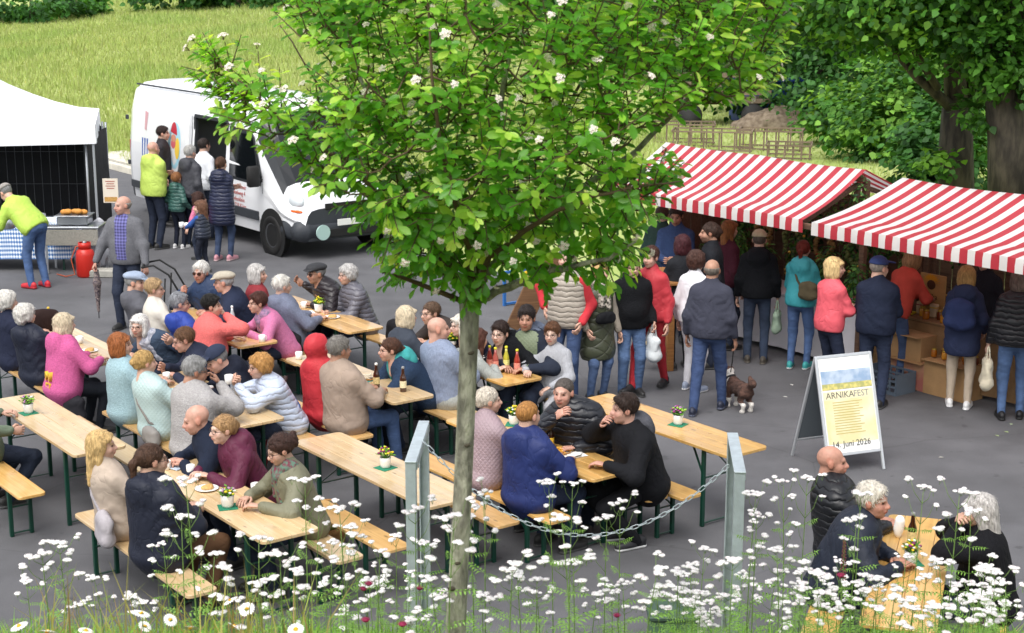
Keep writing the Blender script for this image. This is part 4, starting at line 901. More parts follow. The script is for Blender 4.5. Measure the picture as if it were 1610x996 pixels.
NP = [0]
def person(label, loc, face, h=1.7, sex='m', seat=None, lf=.03, ls=0.0, jk=('#202430', 'plain'), tr=('#26324a', 'denim'), hr=('short', '#4a3a2c'),
           skin='fair', hy=0, hp=0, ht=0, armL='auto', armR='auto', curl=1.0, legs='auto', bulk=1.0, coat=None, hood=0, sleeve=None, front=None, cap=None, gl=None,
           shoes=('#222222', '#555555'), scarf=None, beard=None, collar=1, hoodc=None, vox=.019, twist=0, group=None, waist=None):
    """one person: body (head, neck, trunk, limbs, hands), hair, jacket, trousers, shoes. loc = ground below the hips, face = heading in degrees clockwise from +Y"""
    NP[0] += 1; sd = NP[0]; rr = random.Random(sd*13)
    root = thing('person', label, 'person', loc, -radians(face), group)
    sc = h/1.75*(1.05 if seat is not None and sex != 'c' else 1.0); bulk = bulk*(1.07 if seat is not None else 1.03); fem = sex == 'f'; wd = {'m': .168, 'f': .15, 'c': .15}[sex]*sc*(1.1 if seat is not None else 1.0); bk = bulk
    hz = (seat+.1*sc) if seat is not None else .925*sc
    hip = V3(0, 0, hz); tl = .70*sc
    q = V3(ls, lf, 0); qn = np.linalg.norm(q)
    if qn > tl*.75: q *= tl*.75/qn; qn = tl*.75
    U = nrm(q+V3(0, 0, sqrt(tl*tl-qn*qn))); R0 = nrm(np.cross(V3(0, 1, 0), U)); tw = radians(twist)
    Fv = np.cross(U, R0); R = R0*cos(tw)-Fv*sin(tw); Fw = np.cross(U, R)
    up = .50*sc if seat is not None else .53*sc
    neck = hip+U*up; headc = neck+nrm(U+V3(0, .16, .25))*.172*sc
    chest = hip+U*up*.66+Fw*.0
    B = np.array([R, Fw, U]); B0 = np.array([R0, Fv, U])
    shl = {s: neck-U*.075*sc+R*wd*s for s in (-1, 1)}
    # arms
    pres = {'table': (.14, .36, (seat or .47)+.35), 'tablein': (.045, .33, (seat or .47)+.35), 'lap': (.1, .26, hz+.09), 'down': (.245*bk, .05, hz-.06*sc), 'pocket': (.215*bk, .10, hz+.02), 'chin': (.045, .17, headc[2]-.12*sc),
            'cross': (-.09, .21, hz+.27*sc), 'front': (.05, .30, hz+.16*sc), 'back': (.08, -.17, hz+.05*sc), 'cup': (.05, .27, headc[2]-.16*sc), 'reach': (.18, .46, hz+.2*sc), 'wide': (.4, .15, hz+.2*sc), 'shelf': (.1, .42, hz+.12*sc)}
    auto = 'table' if seat is not None else 'down'
    arms = {}
    for s, a in ((-1, armL), (1, armR)):
        a = auto if a == 'auto' else a
        if isinstance(a, str):
            t = pres[a]; t = V3(t[0]*s, t[1], t[2])
            t = V3(t[0], t[1]+(lf*.35 if a in ('table', 'tablein', 'lap') else (lf*.85 if a in ('chin', 'cup', 'cross', 'front', 'reach') else lf*.3)), t[2]) + V3(ls*.6, 0, 0)
        else: t = V3(*a)
        wr = t; hint = V3(s*.3, -1, -.2) if a in ('down', 'pocket') else (V3(s*1.0, -.2, -.75) if a in ('table', 'tablein', 'lap') else V3(s*.7, -.5, -.6))
        el, we = ik(shl[s], wr, .285*sc, .255*sc, hint); arms[s] = (shl[s], el, we, a)
    # legs
    ank = {}
    for s in (-1, 1):
        if seat is not None:
            st = {'auto': (.115, .34, 0), 'tuck': (.1, .12, 0), 'fwd': (.12, .48, 0)}.get(legs if isinstance(legs, str) else 'auto')
            a = V3(s*(st[0]+rr.uniform(0, .03)), st[1]+rr.uniform(-.05, .05), .085*sc)
        elif isinstance(legs, (tuple, list)): lg = legs[0 if s < 0 else 1]; a = V3(lg[0], lg[1], .085*sc+(lg[2] if len(lg) > 2 else 0))
        else: a = V3(s*.105*sc, rr.uniform(-.04, .06), .085*sc)
        hj = hip+V3(s*.088*sc, 0, -.01); kn, an = ik(hj, a, .425*sc, .425*sc, V3(s*.12, 1, .25)); ank[s] = (hj, kn, an)
    # ---- clothes
    jt = jk[1]; pf = 1.14 if jt in ('puffer',) else (1.08 if jt in ('fleece', 'quilt', 'quiltbig', 'quiltsmall', 'shell') else (1.0 if jt == 'knit' else 1.06))
    b2 = bk*pf; fb = .93 if fem else 1.0
    J = [('e', tuple(chest+U*.04*sc), (wd*1.06*b2, .122*sc*b2, .2*sc), B), ('e', tuple(hip+U*.2*sc+Fv*.01), (.172*sc*b2*fb, .128*sc*b2*bk, .22*sc), B0),
         ('e', tuple(hip+U*.06*sc), (.185*sc*b2, .14*sc*b2, .19*sc), B0), ('e', tuple(neck-U*.03*sc), (.1*sc, .085*sc, .075*sc), B)]
    ws = 1.08 if seat is not None else 1.0; J.append(('c', tuple(chest+U*.03*sc), tuple(hip+U*.02*sc), .172*sc*b2*fb*ws, .184*sc*b2*ws, tuple(Fv), .7))
    if bk > 1.12: J.append(('e', tuple(hip+U*.16*sc+Fv*.06), (.15*sc*bk, .13*sc*bk, .14*sc), B0))
    if fem: J.append(('e', tuple(chest+Fw*.075*sc-U*.0), (.13*sc, .065*sc, .075*sc), B))
    if seat is not None: J.append(('e', tuple(hip+V3(0, -.02, -.01)), (.19*sc*b2, .15*sc*b2, .11*sc), None)); J.append(('e', tuple(hip+V3(0, -.07, -.03)), (.175*sc*b2, .09*sc*b2, .12*sc), None))
    A = []
    for s in (-1, 1):
        a, e, wv, _ = arms[s]
        A += [('c', tuple(a-R*s*.01), tuple(e), .071*sc*(.2+.8*b2)*fb, .061*sc*(.2+.8*b2)), ('c', tuple(e), tuple(wv-nrm(wv-e)*.015), .061*sc*(.2+.8*b2), .047*sc)]
        J.append(('c', tuple(neck-U*.03*sc+R*s*.04), tuple(a-U*.005), .058*sc, .06*sc*fb))
    CO = []
    if collar: CO.append(('c', tuple(neck-U*.01-Fw*.005), tuple(neck+U*.05*sc*collar-Fw*.008), .078*sc*fb, .075*sc*fb))
    if hood == 1: CO += [('e', tuple(neck-Fw*.115*sc-U*.03), (.135*sc, .07*sc, .115*sc), B), ('e', tuple(neck-Fw*.1*sc+U*.035), (.12*sc, .06*sc, .045*sc), B), ('c', tuple(neck+R*.09*sc+U*.02), tuple(neck-R*.09*sc+U*.02), .045*sc, .045*sc)]
    if coat:
        zc = coat
        if seat is None:
            wdn = .235 if coat < .6 else .215
            J += [('c', tuple(hip), (0, .01, zc+.12), .185*sc*b2, wdn*sc*b2*.93, (0, 1, 0), .74)]
    noise = {'puffer': .003, 'shell': .0025, 'plain': .002, 'knit': .0015}.get(jt, .002)
    fold = {'plain': .013, 'shell': .014, 'denim': .012, 'knit': .008, 'fleece': .009}.get(jt, 0.0)
    cutz = None
    if coat and seat is None: cutz = lambda X, Y, Z: (coat-Z)+0*X+0*Y
    hemd = hip-U*(.055*sc if seat is None else .2)
    if cutz is None: cutz = lambda X, Y, Z: -((X-hemd[0])*U[0]+(Y-hemd[1])*U[1]+(Z-hemd[2])*U[2])
    cm = cloth(*jk)
    if sleeve:
        V, F = sdf(J+CO, vox, .05*sc, noise*.6, 24, sd, cutz); jm = mesh('jacket', V, F, [cm], None, True); ob('jacket', jm, root)
        V, F = sdf(A, vox, .03*sc, .002, 26, sd, fold=.01); ob('sleeves', mesh('sleeves', V, F, [cloth(*sleeve)], None, True), root)
    else:
        JJ = [p for p in J]+A+([] if hoodc else CO)
        if hoodc:
            V, F = sdf(CO, vox*.8, .03*sc, .003, 24, sd, fold=.006); ob('hood', mesh('hood', V, F, [cloth(*hoodc)], None, True), root)
        if hood == 2:
            Bh = B
            JJ += [('e', tuple(headc-Fw*.02+U*.01), (.118*sc, .135*sc, .138*sc), B), ('e', tuple(neck-Fw*.05*sc), (.12*sc, .1*sc, .09*sc), B), ('e-', tuple(headc+Fw*.14*sc), (.075*sc, .1*sc, .095*sc), B)]
        V, F = sdf(JJ, vox, .04*sc, noise, 24, sd, fold=fold, cut=(lambda X, Y, Z: np.where(Z > hz+.2, -1., cutz(X, Y, Z)) if seat is None else np.where(Z > hz+.2, -1., cutz(X, Y, Z))))
        ms = [cm]; mi = None
        if front:
            cen = V[F].mean(1)-chest; xr = cen@R; yf = cen@Fw; zu = cen@U
            wv_ = front[2] if len(front) > 2 else .06
            ok = (np.abs(xr) < wv_*sc*(1+.5*zu/sc)) & (yf > .05*sc) & (zu > -.34*sc); mi = ok.astype(int); ms.append(cloth(front[0], front[1]))
        ob('jacket', mesh('jacket', V, F, ms, mi, True), root)
    if waist: pass
    Tt = []
    for s in (-1, 1):
        hj, kn, an = ank[s]; g = (.5+.5*bk)
        Tt += [('c', tuple(hj), tuple(kn), .09*sc*g, .066*sc*g), ('c', tuple(kn), tuple(an-V3(0, 0, .03)), .065*sc*g, .052*sc*(1.0 if sex != 'f' else .86))]
    Tt.append(('e', tuple(hip+V3(0, -.01, 0)), (.165*sc*bk, .118*sc*bk, .12*sc), None))
    V, F = sdf(Tt, vox*(1.35 if seat is None else 1.65), .03, .002, 22, sd*1.7, fold=.008); ob('trousers', mesh('trousers', V, F, [cloth(*tr)], None, True), root)
    for s in (-1, 1):
        hj, kn, an = ank[s]; o = ob('shoe', shoe_mesh(*shoes), root); o.location = (an[0], an[1]-.01, max(0.0, an[2]-.085*sc)); o.rotation_euler = (0, 0, -s*.14); o.scale = (sc, sc, sc)
    # ---- head basis
    a, p, t = radians(hy), radians(hp), radians(ht)
    # yaw is relative to the hips' heading
    yawM = Matrix.Rotation(-a, 3, 'Z'); Mh = yawM @ Matrix.Rotation(-p, 3, 'X') @ Matrix.Rotation(t, 3, 'Y')
    M4 = Matrix.Translation(Vector(headc)) @ Mh.to_4x4()
    HV, HF, HC, br, (hx, hy_, hz_) = HEADS[sex]
    hsc = (h/1.75)**.5 if sex != 'c' else .97
    Mn = np.array(Mh); HVp = (HV*hsc)@Mn.T+headc
    sk = np.array(SKIN[skin]); C = HC*sk
    hc = np.array(lin(hr[1])) if hr else sk*.8
    C[br] = C[br]*.35+hc*.45
    if beard:
        m_ = (hz_ < -.045-.25*np.maximum(0, .06-hy_)) & (hz_ > -.13) & (hy_ > .0) & ~((hx < .024) & (np.abs(hz_+.063) < .008)); C[m_] = C[m_]*.45+np.array(lin(beard))*.55
    Vb = [HVp]; Fb = [HF]; Cb = [C]; n = len(HVp); extraF = []
    tb = MB()
    tb.tube([tuple(hip-V3(0, 0, .05)), tuple(hip+U*.1), tuple(chest), tuple(neck-U*.04), tuple(neck+U*.07*sc)], [.09*sc, .1*sc, .1*sc, .07*sc, .05*sc], 8)
    for s in (-1, 1):
        sh_, e, wv, _ = arms[s]; tb.tube([tuple(neck-U*.06), tuple(sh_), tuple(e), tuple(wv-nrm(wv-e)*.03), tuple(wv+nrm(wv-e)*.012)], [.04, .042*sc, .035*sc, .026*sc, .025*sc], 8)
        hj, kn, an = ank[s]; tb.tube([tuple(hip), tuple(hj), tuple(kn), tuple(an)], [.06*sc, .06*sc, .045*sc, .03*sc], 6)
        fd = nrm(wv-e); cv = curl
        ap = arms[s][3]
        # palm direction: down for hands on the table, inwards for hanging arms
        pn = V3(0, 0, -1) if ap in ('table', 'tablein', 'lap', 'reach', 'shelf', 'auto') else V3(-s, .15, 0) if ap in ('down', 'pocket') else V3(-s*.7, -.4, 0)
        if ap in ('table', 'tablein'): fd = nrm(fd*V3(1, 1, .15))
        if ap in ('cup', 'chin', 'front'): fd = nrm(fd+V3(-s*.4, 0, .35))
        zz = -nrm(pn-fd*np.dot(pn, fd)); xx = np.cross(fd, zz)
        # thumb side: towards the middle for palms down, forwards for hanging arms
        want = V3(-s, .4, 0) if ap not in ('down', 'pocket') else V3(0, 1, 0)
        if ap in ('cup', 'chin', 'front', 'cross'): want = V3(0, -.2, 1)
        sgn = 1 if np.dot(xx, want) > 0 else -1
        hv, hf = HANDS[(sgn, min((.35, 1.0, 1.9), key=lambda c_: abs(c_-cv)))]
        hv = (hv*sc*.98)@np.array([xx, fd, zz])+wv+fd*.022
        Vb.append(hv); Cb.append(np.tile(sk*(.97, .92, .9), (len(hv), 1))); off = sum(len(q_) for q_ in Vb[:-1]); extraF += [tuple(off+i for i in f_) for f_ in hf]
    off = sum(len(q_) for q_ in Vb); Vb.append(np.array(tb.v)); Cb.append(np.tile(sk, (len(tb.v), 1))); extraF += [tuple(off+i for i in f_) for f_ in tb.f]
    allV = np.concatenate(Vb); allC = np.concatenate(Cb)
    faces = [tuple(f_) for f_ in HF.tolist()]+extraF
    ob('body', mesh('body', allV, faces, [mat('skin', (.8, .6, .5), .5, attr='Col', var=.16, vscale=22, bump=.12, bscale=60, sss=.0, spec=.4)], None, True, allC), root)
    if hr and hood != 2: hair(hr[0], hr[1], root, M4, hsc*{'m': 1.04, 'f': 1.02, 'c': 1.0}[sex], sd)
    if cap: hair(cap[0], cap[1], root, M4, hsc*{'m': 1.05, 'f': 1.02, 'c': 1.01}[sex], 0)
    if gl: glasses(root, M4, hsc*{'m': 1.04, 'f': 1.0, 'c': .98}[sex], gl == 'sun')
    if scarf:
        V, F = sdf([('c', tuple(neck+U*.02+R*.05*s), tuple(neck+U*.02+R*.05*s*-1+Fw*.0), .075*sc, .075*sc) for s in (1,)]+[('e', tuple(neck+U*.01+Fw*.02), (.105*sc, .105*sc, .055*sc), B), ('c', tuple(neck+Fw*.09-U*.02+R*.035), tuple(chest+Fw*.13+R*.05-U*.02), .045, .04), ('c', tuple(neck+Fw*.09-U*.02-R*.035), tuple(chest+Fw*.13-R*.045-U*.06), .045, .04)], .012, .03, .006, 55, sd)
        ob('scarf', mesh('scarf', V, F, [mat('scarf_'+scarf[0], scarf[0], .9, col2=scarf[1], vscale=38)], None, True), root)
    root['_x'] = 0; del root['_x']
    return root, dict(hands={s: arms[s][2] for s in (-1, 1)}, head=headc, neck=neck, chest=chest, hip=hip, R=R, F=Fw, U=U, sc=sc)
# ------------------------------------------------------------------ who sits and stands where
WHO = {}
def sit(key, label, px, py, bn, face, h=1.7, sex='m', seat=.47, **kw):
    """head seen at (px,py); hips on the bench line bn (distance across the rows) or at a place"""
    sc = h/1.75*(1.05 if sex != 'c' else 1.0); zh = seat+.1*sc+.655*sc
    for _ in range(3):
        P = G(px, py, zh)
        if isinstance(bn, str): sv = P.dot(LV); hipp = SN(sv, BN[bn])
        else: hipp = bn(P)
        a = radians(face); fw = Vector((sin(a), cos(a), 0)); rt = Vector((cos(a), -sin(a), 0))
        d = P-hipp; tf, tr_ = d.dot(fw), d.dot(rt)
        u = (tf-.021*sc)/(.63*sc); v = tr_/(.63*sc); u = max(-.2, min(.62, u)); v = max(-.35, min(.35, v))
        zh = seat+.1*sc+(.5*sc+.15*sc)*sqrt(max(.2, 1-u*u-v*v))+.006
    WHO[key] = person(label, hipp, face, h, sex, seat=seat, lf=u*.7*sc, ls=v*.7*sc, **kw)
    if DBG: print('SIT', key, 'lean fwd %.2f side %.2f' % (tf, tr_), 'n %.2f' % P.dot(NV))
def stand(key, label, px, py, top, face, sex='m', h=None, **kw):
    """feet at (px,py), top of the head at y=top"""
    P = G(px, py-3); hh = D(px, top, P.y).z
    if DBG: print('STAND', key, 'height %.2f' % hh, P)
    WHO[key] = person(label, P, face, h or hh, sex, **kw)
def standh(key, label, px, py, h, face, sex='m', **kw):
    """feet hidden: head centre at (px,py), height h"""
    P = G(px, py, h*.93); P.z = 0
    WHO[key] = person(label, P, face, h, sex, **kw)
DBG = False
NA, NB_ = 44, 230
# front-left table
sit('blonde', 'long-haired blonde woman in beige wool coat, grey strap across her back', 158, 705, 'front-', NA+8, 1.68, 'f', jk=('#b5a392', 'plain'), hr=('long', '#c9a973'), hy=25, tr=('#6b5546', 'plain'), armL='lap', armR='table')
sit('ponytail', 'person with brown ponytail in navy rain jacket, seen from behind', 240, 727, 'front-', NA-4, 1.82, 'm', jk=('#1d2233', 'shell'), hood=1, hr=('pony', '#4a3428'), gl=1, hy=20, tr=('#6b4a30', 'plain'), bulk=1.08, armL='table', armR='tablein')
sit('baldnavy', 'bald man in navy jacket reading beside the burgundy jacket', 308, 652, 'front+', NB_+22, 1.78, 'm', jk=('#1b2438', 'plain'), hr=None, skin='pink', hp=12, armL='tablein', armR='table', bulk=1.08, collar=1.4)
sit('burgundy', 'woman with thin glasses in burgundy jacket leaning on the table', 350, 672, 'front+', NB_+5, 1.70, 'f', jk=('#5a1638', 'shell'), hr=('bun', '#a5825a'), gl=1, skin='pale', hood=1, armL='tablein', armR='table')
sit('olive', 'dark-haired woman with colourful scarf in olive jacket', 440, 708, 'front+', NB_+10, 1.68, 'f', jk=('#75745c', 'shell'), hr=('updo', '#3c2822'), gl=1, hp=18, scarf=('#6f2f42', '#5a7a6a'), armL='table', armR='table')
# left edge
sit('greenleft', 'green jacket sleeve of a person cut off by the left edge', -165, 618, 'T1-', NA, 1.75, 'm', jk=('#65745f', 'plain'), hr=('short', '#777777'), armR=(.34, .1, .8), legs='tuck')
sit('navywhite', 'white-haired woman in navy jacket on the left bench, nearest of two', 36, 500, 'pink-', NA-6, 1.66, 'f', jk=('#1b2133', 'shell'), hood=1, hr=('curly', '#c9c6c0'), tr=('#5878a0', 'denim'), bulk=1.1)
sit('navywhite2', 'white-haired woman half hidden behind another at the left edge', 12, 477, lambda P: SN(P.dot(LV), BN['pink-']), NA+5, 1.66, 'f', jk=('#20263c', 'plain'), hr=('curly', '#cfccc6'))
sit('pink', 'woman with pale bob in pink hoodie with yellow print', 102, 512, lambda P: SN(P.dot(LV)+.05, BN['T1+']+.28), NA+4, 1.66, 'f', jk=('#c9508f', 'fleece'), hood=1, hr=('bob', '#c9b99f'), tr=('#20242c', 'plain'), bulk=1.1)
# middle table, near side
sit('aquafleece', 'woman with copper hair in pale blue fleece', 190, 545, 'mid-', NA+12, 1.68, 'f', jk=('#8fb0ba', 'fleece'), hr=('bob', '#93572f'), hy=20, tr=('#2b3f66', 'denim'), armL='table', bulk=1.08)
sit('aquaquilt', 'woman with blonde bun in pale mint quilted jacket', 224, 574, 'mid-', NA, 1.66, 'f', jk=('#a9c4c4', 'quiltsmall'), hr=('bun', '#b5945e'), tr=('#a9c4c4', 'plain'), hy=15)
sit('greysweater', 'grey-haired man with glasses in light grey wool pullover eating', 307, 586, 'mid-', NA-3, 1.78, 'm', jk=('#a3a0a0', 'fleece'), hr=('shortfull', '#8b8b8b'), gl=1, hy=25, hp=8, bulk=1.1, armR='cup', skin='tan')
# middle table, far side
sit('denim', 'white-haired woman with pale scarf in denim jacket gesturing', 218, 497, 'mid+', NB_-25, 1.68, 'f', jk=('#2c4460', 'denim'), hr=('bob', '#d5d2ce'), gl=1, scarf=('#b9bac2', '#8f92a0'), armL=(-.28, .4, .98), armR='table', hy=-10)
sit('navyglasses', 'brown-haired man with glasses in navy jacket, arm across the table', 288, 520, 'mid+', NB_+18, 1.8, 'm', jk=('#272d42', 'plain'), hr=('short', '#604430'), gl=1, hp=14, armR=(.1, .56, .84), armL='table', collar=1.3, skin='pink')
sit('navycap', 'man in dark blue baseball cap and navy jacket looking down', 337, 552, 'mid+', NB_+15, 1.8, 'm', jk=('#171c2c', 'plain'), hr=('crop', '#777777'), cap=('baseball', '#1d2740'), hp=25, hood=1, armL='tablein', armR='table', skin='pink')
sit('whitepuffer', 'ginger-blonde woman in pale blue padded jacket drinking from cup', 408, 572, 'mid+', NB_+12, 1.64, 'f', jk=('#b9c6de', 'puffer'), hr=('curly', '#b5864e'), gl=1, armL='cup', armR='cup', hp=3)
# beer table
sit('redhood', 'person in bright red coat with the hood up', 500, 548, 'beer-', NA-4, 1.68, 'f', jk=('#c11427', 'shell'), hood=2, hr=('short', '#555555'), armL='table', bulk=1.12)
sit('blazer', 'grey-haired man in beige blazer and jeans seen from behind', 534, 553, 'beer-', NA+2, 1.78, 'm', jk=('#9c8878', 'plain'), hr=('shortfull', '#77736e'), tr=('#2f5a94', 'denim'), hy=8, bulk=1.08, legs='fwd', skin='tan')
sit('turquoise', 'woman with brown ponytail and glasses in navy with turquoise lining', 612, 532, 'beer+', NB_+18, 1.7, 'f', jk=('#253a56', 'fleece'), hr=('pony', '#4a2f22'), gl=1, hood=1, hoodc=('#1f9c9c', 'plain'), armL='front', armR='front', bulk=1.14, front=('#1f9c9c', 'plain', .05))
# lemonade table
sit('baldblue', 'bald man in blue-grey pullover seen from behind', 690, 520, 'lem-', NA+6, 1.78, 'm', jk=('#7f8ca6', 'knit'), hr=None, skin='pink', hy=35, bulk=1.12, collar=0)
sit('greyback', 'long-haired person in light grey pullover behind the tree trunk', 752, 528, 'lem-', NA, 1.68, 'f', jk=('#9a9f9b', 'knit'), hr=('long', '#54342a'), tr=('#40628c', 'denim'), bulk=1.05)
sit('blondeback', 'pale blonde person seen from behind beyond the navy fleece', 640, 500, lambda P: SN(P.dot(LV), BN['lem-']+.02), NA+10, 1.64, 'f', jk=('#39404c', 'plain'), hr=('bob', '#cfc0a4'))
sit('brownman', 'man with glasses in dark jacket half hidden by leaves', 672, 490, lambda P: SN(P.dot(LV), BN['lem+']), NB_, 1.74, 'm', jk=('#3b3330', 'plain'), hr=('short', '#5b4636'), gl=1)
sit('whitebob', 'woman with white bob and glasses in navy pullover', 712, 500, 'lem+', NB_+12, 1.64, 'f', jk=('#1c2036', 'knit'), hr=('bob', '#d2cbc0'), gl=1, skin='pale')
sit('boyblack', 'boy with glasses and dark hair in black hoodie', 786, 508, 'lem+', NB_-25, 1.72, 'm', jk=('#14161b', 'fleece'), hr=('shortfull', '#2b1d18'), gl=1, hood=1, skin='pale', armL='table')
sit('greenhood', 'dark-haired man in navy jacket with grey hood and green front', 828, 502, 'lem+', NB_-20, 1.82, 'm', jk=('#232a3a', 'plain'), hr=('shortfull', '#231a18'), hood=1, hoodc=('#5a6478', 'fleece'), hy=-20, skin='tan', front=('#6c7a5c', 'quiltsmall', .12))
sit('boygrey', 'boy with clear glasses in grey striped-sleeve top facing the camera', 868, 527, 'lem+', NB_-22, 1.56, 'c', jk=('#9fa1a8', 'knit'), hr=('shortfull', '#5a3b26'), gl=1, tr=('#9a9ba0', 'plain'), hy=-10, skin='pale', armR='table', armL='lap', collar=0)
# coral table
sit('greycap', 'man in pale grey flat cap and dark grey hooded jacket', 212, 447, 'coral-', NA+22, 1.74, 'm', jk=('#55565e', 'plain'), hr=('crop', '#888888'), cap=('flat', '#8e9bb0'), hood=1, hy=25)
sit('whitejacket', 'short-haired blonde woman in cream jacket with glasses', 243, 457, lambda P: SN(P.dot(LV), BN['coral-']), NA+18, 1.66, 'f', jk=('#cfc9bd', 'plain'), hr=('shortfull', '#a98d68'), gl=1, hy=20)
sit('brightblue', 'grey-haired woman in bright blue rain jacket', 283, 480, 'coral-', NA+8, 1.64, 'f', jk=('#1f3f9e', 'shell'), hr=('shortfull', '#85878c'), hood=1, hy=20, gl=1)
sit('coral', 'black-haired person in coral fleece jacket, hand at chin', 333, 483, 'coral-', NA+10, 1.68, 'f', jk=('#e0605c', 'fleece'), hr=('shortfull', '#15120f'), hy=30, armR='chin', bulk=1.12)
sit('sunglasses', 'white-haired man in sunglasses and blue jacket raising his thumb', 316, 425, lambda P: SN(P.dot(LV), BN['coral+']), NB_-30, 1.8, 'm', jk=('#1f3558', 'shell'), hr=('shortfull', '#d4d1cc'), gl='sun', skin='ruddy', bulk=1.18, armR=(.42, .3, .98), curl=1.9)
sit('beigecap', 'man in beige flat cap and navy jacket seen from the side', 352, 440, 'coral+', NB_+40, 1.76, 'm', jk=('#232c44', 'plain'), hr=('crop', '#999999'), cap=('flat', '#aaa292'), gl=1, skin='pink')
sit('pinkjacket', 'short-haired woman with glasses in pink fleece jacket', 405, 468, 'coral+', NB_+15, 1.64, 'f', jk=('#c96c9c', 'fleece'), hr=('shortfull', '#472820'), gl=1, scarf=('#a77a9a', '#7a6a86'))
# farthest table
sit('greylong', 'grey-haired woman with red collar looking right', 405, 433, 'back-', NA+25, 1.66, 'f', jk=('#8d2730', 'plain'), hr=('bob', '#b9b6b3'), hy=20)
sit('whiteback', 'white-haired person in grey-blue hooded jacket seen from behind', 444, 452, 'back-', NA+14, 1.68, 'f', jk=('#6b7288', 'fleece'), hr=('shortfull', '#d2cfc8'), hood=1, bulk=1.1)
sit('blackpuffer', 'man in dark flat cap and dark padded jacket, arm stretched out', 497, 420, 'back+', NB_+8, 1.76, 'm', jk=('#231c22', 'puffer'), hr=('crop', '#777777'), cap=('flat', '#2b2c30'), gl='sun', armR=(.45, .32, .95), skin='tan')
sit('greypuffer', 'grey-haired woman in grey padded jacket with clasped hands', 546, 432, 'back+', NB_+8, 1.68, 'f', jk=('#5e5d68', 'puffer'), hr=('curly', '#b4b2b0'), gl=1, armL='front', armR='front')
# golden table
sit('mauve', 'white-haired woman with hair bun in mauve quilted coat', 769, 632, 'T6-', NA+6, 1.66, 'f', jk=('#9a828a', 'quiltsmall'), hr=('bun', '#cbc2b4'), hy=28)
sit('bluejacket', 'ginger short-haired person in royal blue hooded jacket from behind', 831, 656, 'T6-', NA+2, 1.74, 'm', jk=('#1b2c66', 'shell'), hr=('crop', '#a0703c'), hood=1, tr=('#22304e', 'denim'), bulk=1.1)
sit('pufferman', 'smiling man in black padded jacket holding something to his mouth', 886, 612, 'T6+', NB_-28, 1.82, 'm', jk=('#1a1d26', 'puffer'), hr=('crop', '#4f4844'), skin='pink', armR='cup', armL='table', bulk=1.14)
sit('youngblack', 'young man in black jacket with grey hood and white trainers', 982, 642, 'T6+', NB_+20, 1.8, 'm', jk=('#15161b', 'plain'), hr=('shortfull', '#2a1c16'), hood=1, hoodc=('#4d4e56', 'fleece'), bulk=1.1, tr=('#16171c', 'plain'), armR=(.12, .36, 1.1), armL='table', legs='tuck', shoes=('#222226', '#dcdcdc'), hy=10, skin='pink')
# lower right table
rb = lambda off: (lambda P: (RT+RN*off+_rd*((P-RT).dot(_rd))))
RF = math.degrees(atan2(RN.x, RN.y))
sit('baldright', 'bald man in black padded jacket at the lower right table', 1305, 730, rb(-.55), RF-15, 1.76, 'm', jk=('#15171d', 'puffer'), hr=None, skin='ruddy', hy=10, armL='tablein', armR='table', bulk=1.1)
sit('whiteright', 'white-haired man in navy jacket bending over the lower right table', 1372, 790, rb(-.53), RF-5, 1.78, 'm', jk=('#1d2434', 'shell'), hr=('shortfull', '#cfc8bc'), hy=15, skin='ruddy', bulk=1.15, armL='tablein', armR='table')
sit('greyright', 'woman with long grey hair in black pullover at the right edge', 1540, 806, rb(.56), RF+180, 1.68, 'f', jk=('#131318', 'knit'), hr=('long', '#b3aeab'), armL='chin', armR='chin', bulk=1.15, hy=15, hp=10)

# ---- standing, left
stand('limebend', 'man in lime jacket and jeans bending over the food counter', 62, 456, 262, 305, 'm', h=1.82, jk=('#a9cf1d', 'shell'), tr=('#2f5f9c', 'denim'), hr=('crop', '#777777'), cap=('baseball', '#8f8a86'), lf=.55, ls=-.1, armL='shelf', armR='shelf', bulk=1.1, shoes=('#b5202c', '#7a1a20'), hood=0, hp=35)
standh('umbrella', 'balding man in grey zip jacket and plaid shirt holding an umbrella', 195, 322, 1.86, 190, 'm', jk=('#6b6c72', 'fleece'), tr=('#27324a', 'denim'), hr=('balding', '#8d8680'), skin='pink', front=('#3c3a78', 'plaid', .08), armL=(-.38, .2, .78), armR=(.42, .12, .92), curl=1.9, hy=38, bulk=1.08)
stand('limeman', 'bald man in lime hooded jacket queueing at the van', 246, 394, 216, 35, 'm', h=1.89, jk=('#b3cf3a', 'shell'), hr=None, skin='pink', tr=('#222d44', 'denim'), hood=1, bulk=1.15, armL='cross', armR='cross')
standh('darkhairq', 'dark-haired man looking right behind the lime jacket at the van', 252, 210, 1.9, 85, 'm', jk=('#332f33', 'plain'), hr=('shortfull', '#2a1c18'))
standh('greyq', 'grey-haired man in charcoal hooded jacket queueing at the van', 296, 241, 1.8, 35, 'm', jk=('#3c3d44', 'shell'), hr=('shortfull', '#a5a39f'), hood=1)
standh('whiteshirt', 'dark-haired man in white shirt standing at the van counter', 318, 229, 1.84, 40, 'm', jk=('#dfe3ea', 'plain'), hr=('short', '#2c2320'), collar=.6)
stand('navycoat', 'woman in long navy padded coat waiting at the van', 352, 413, 247, 20, 'f', jk=('#1c2340', 'puffer'), coat=.62, hr=('bun', '#4f3526'), tr=('#2b4268', 'denim'), armL='cross', armR='cross', shoes=('#c08a94', '#c9b0b0'), hood=1)
stand('boygreen', 'boy in dark green padded jacket waiting at the van', 281, 394, 273, 30, 'c', jk=('#2c5a52', 'puffer'), hr=('short', '#8a5c38'), tr=('#1c2130', 'plain'), hood=1, armL='pocket', armR='pocket', shoes=('#c8c8c8', '#eeeeee'))
standh('smallgirl', 'small dark-haired child in pink between boy and navy coat', 313, 313, 1.12, 300, 'c', jk=('#c8658a', 'plain'), hr=('bob', '#3a231c'))
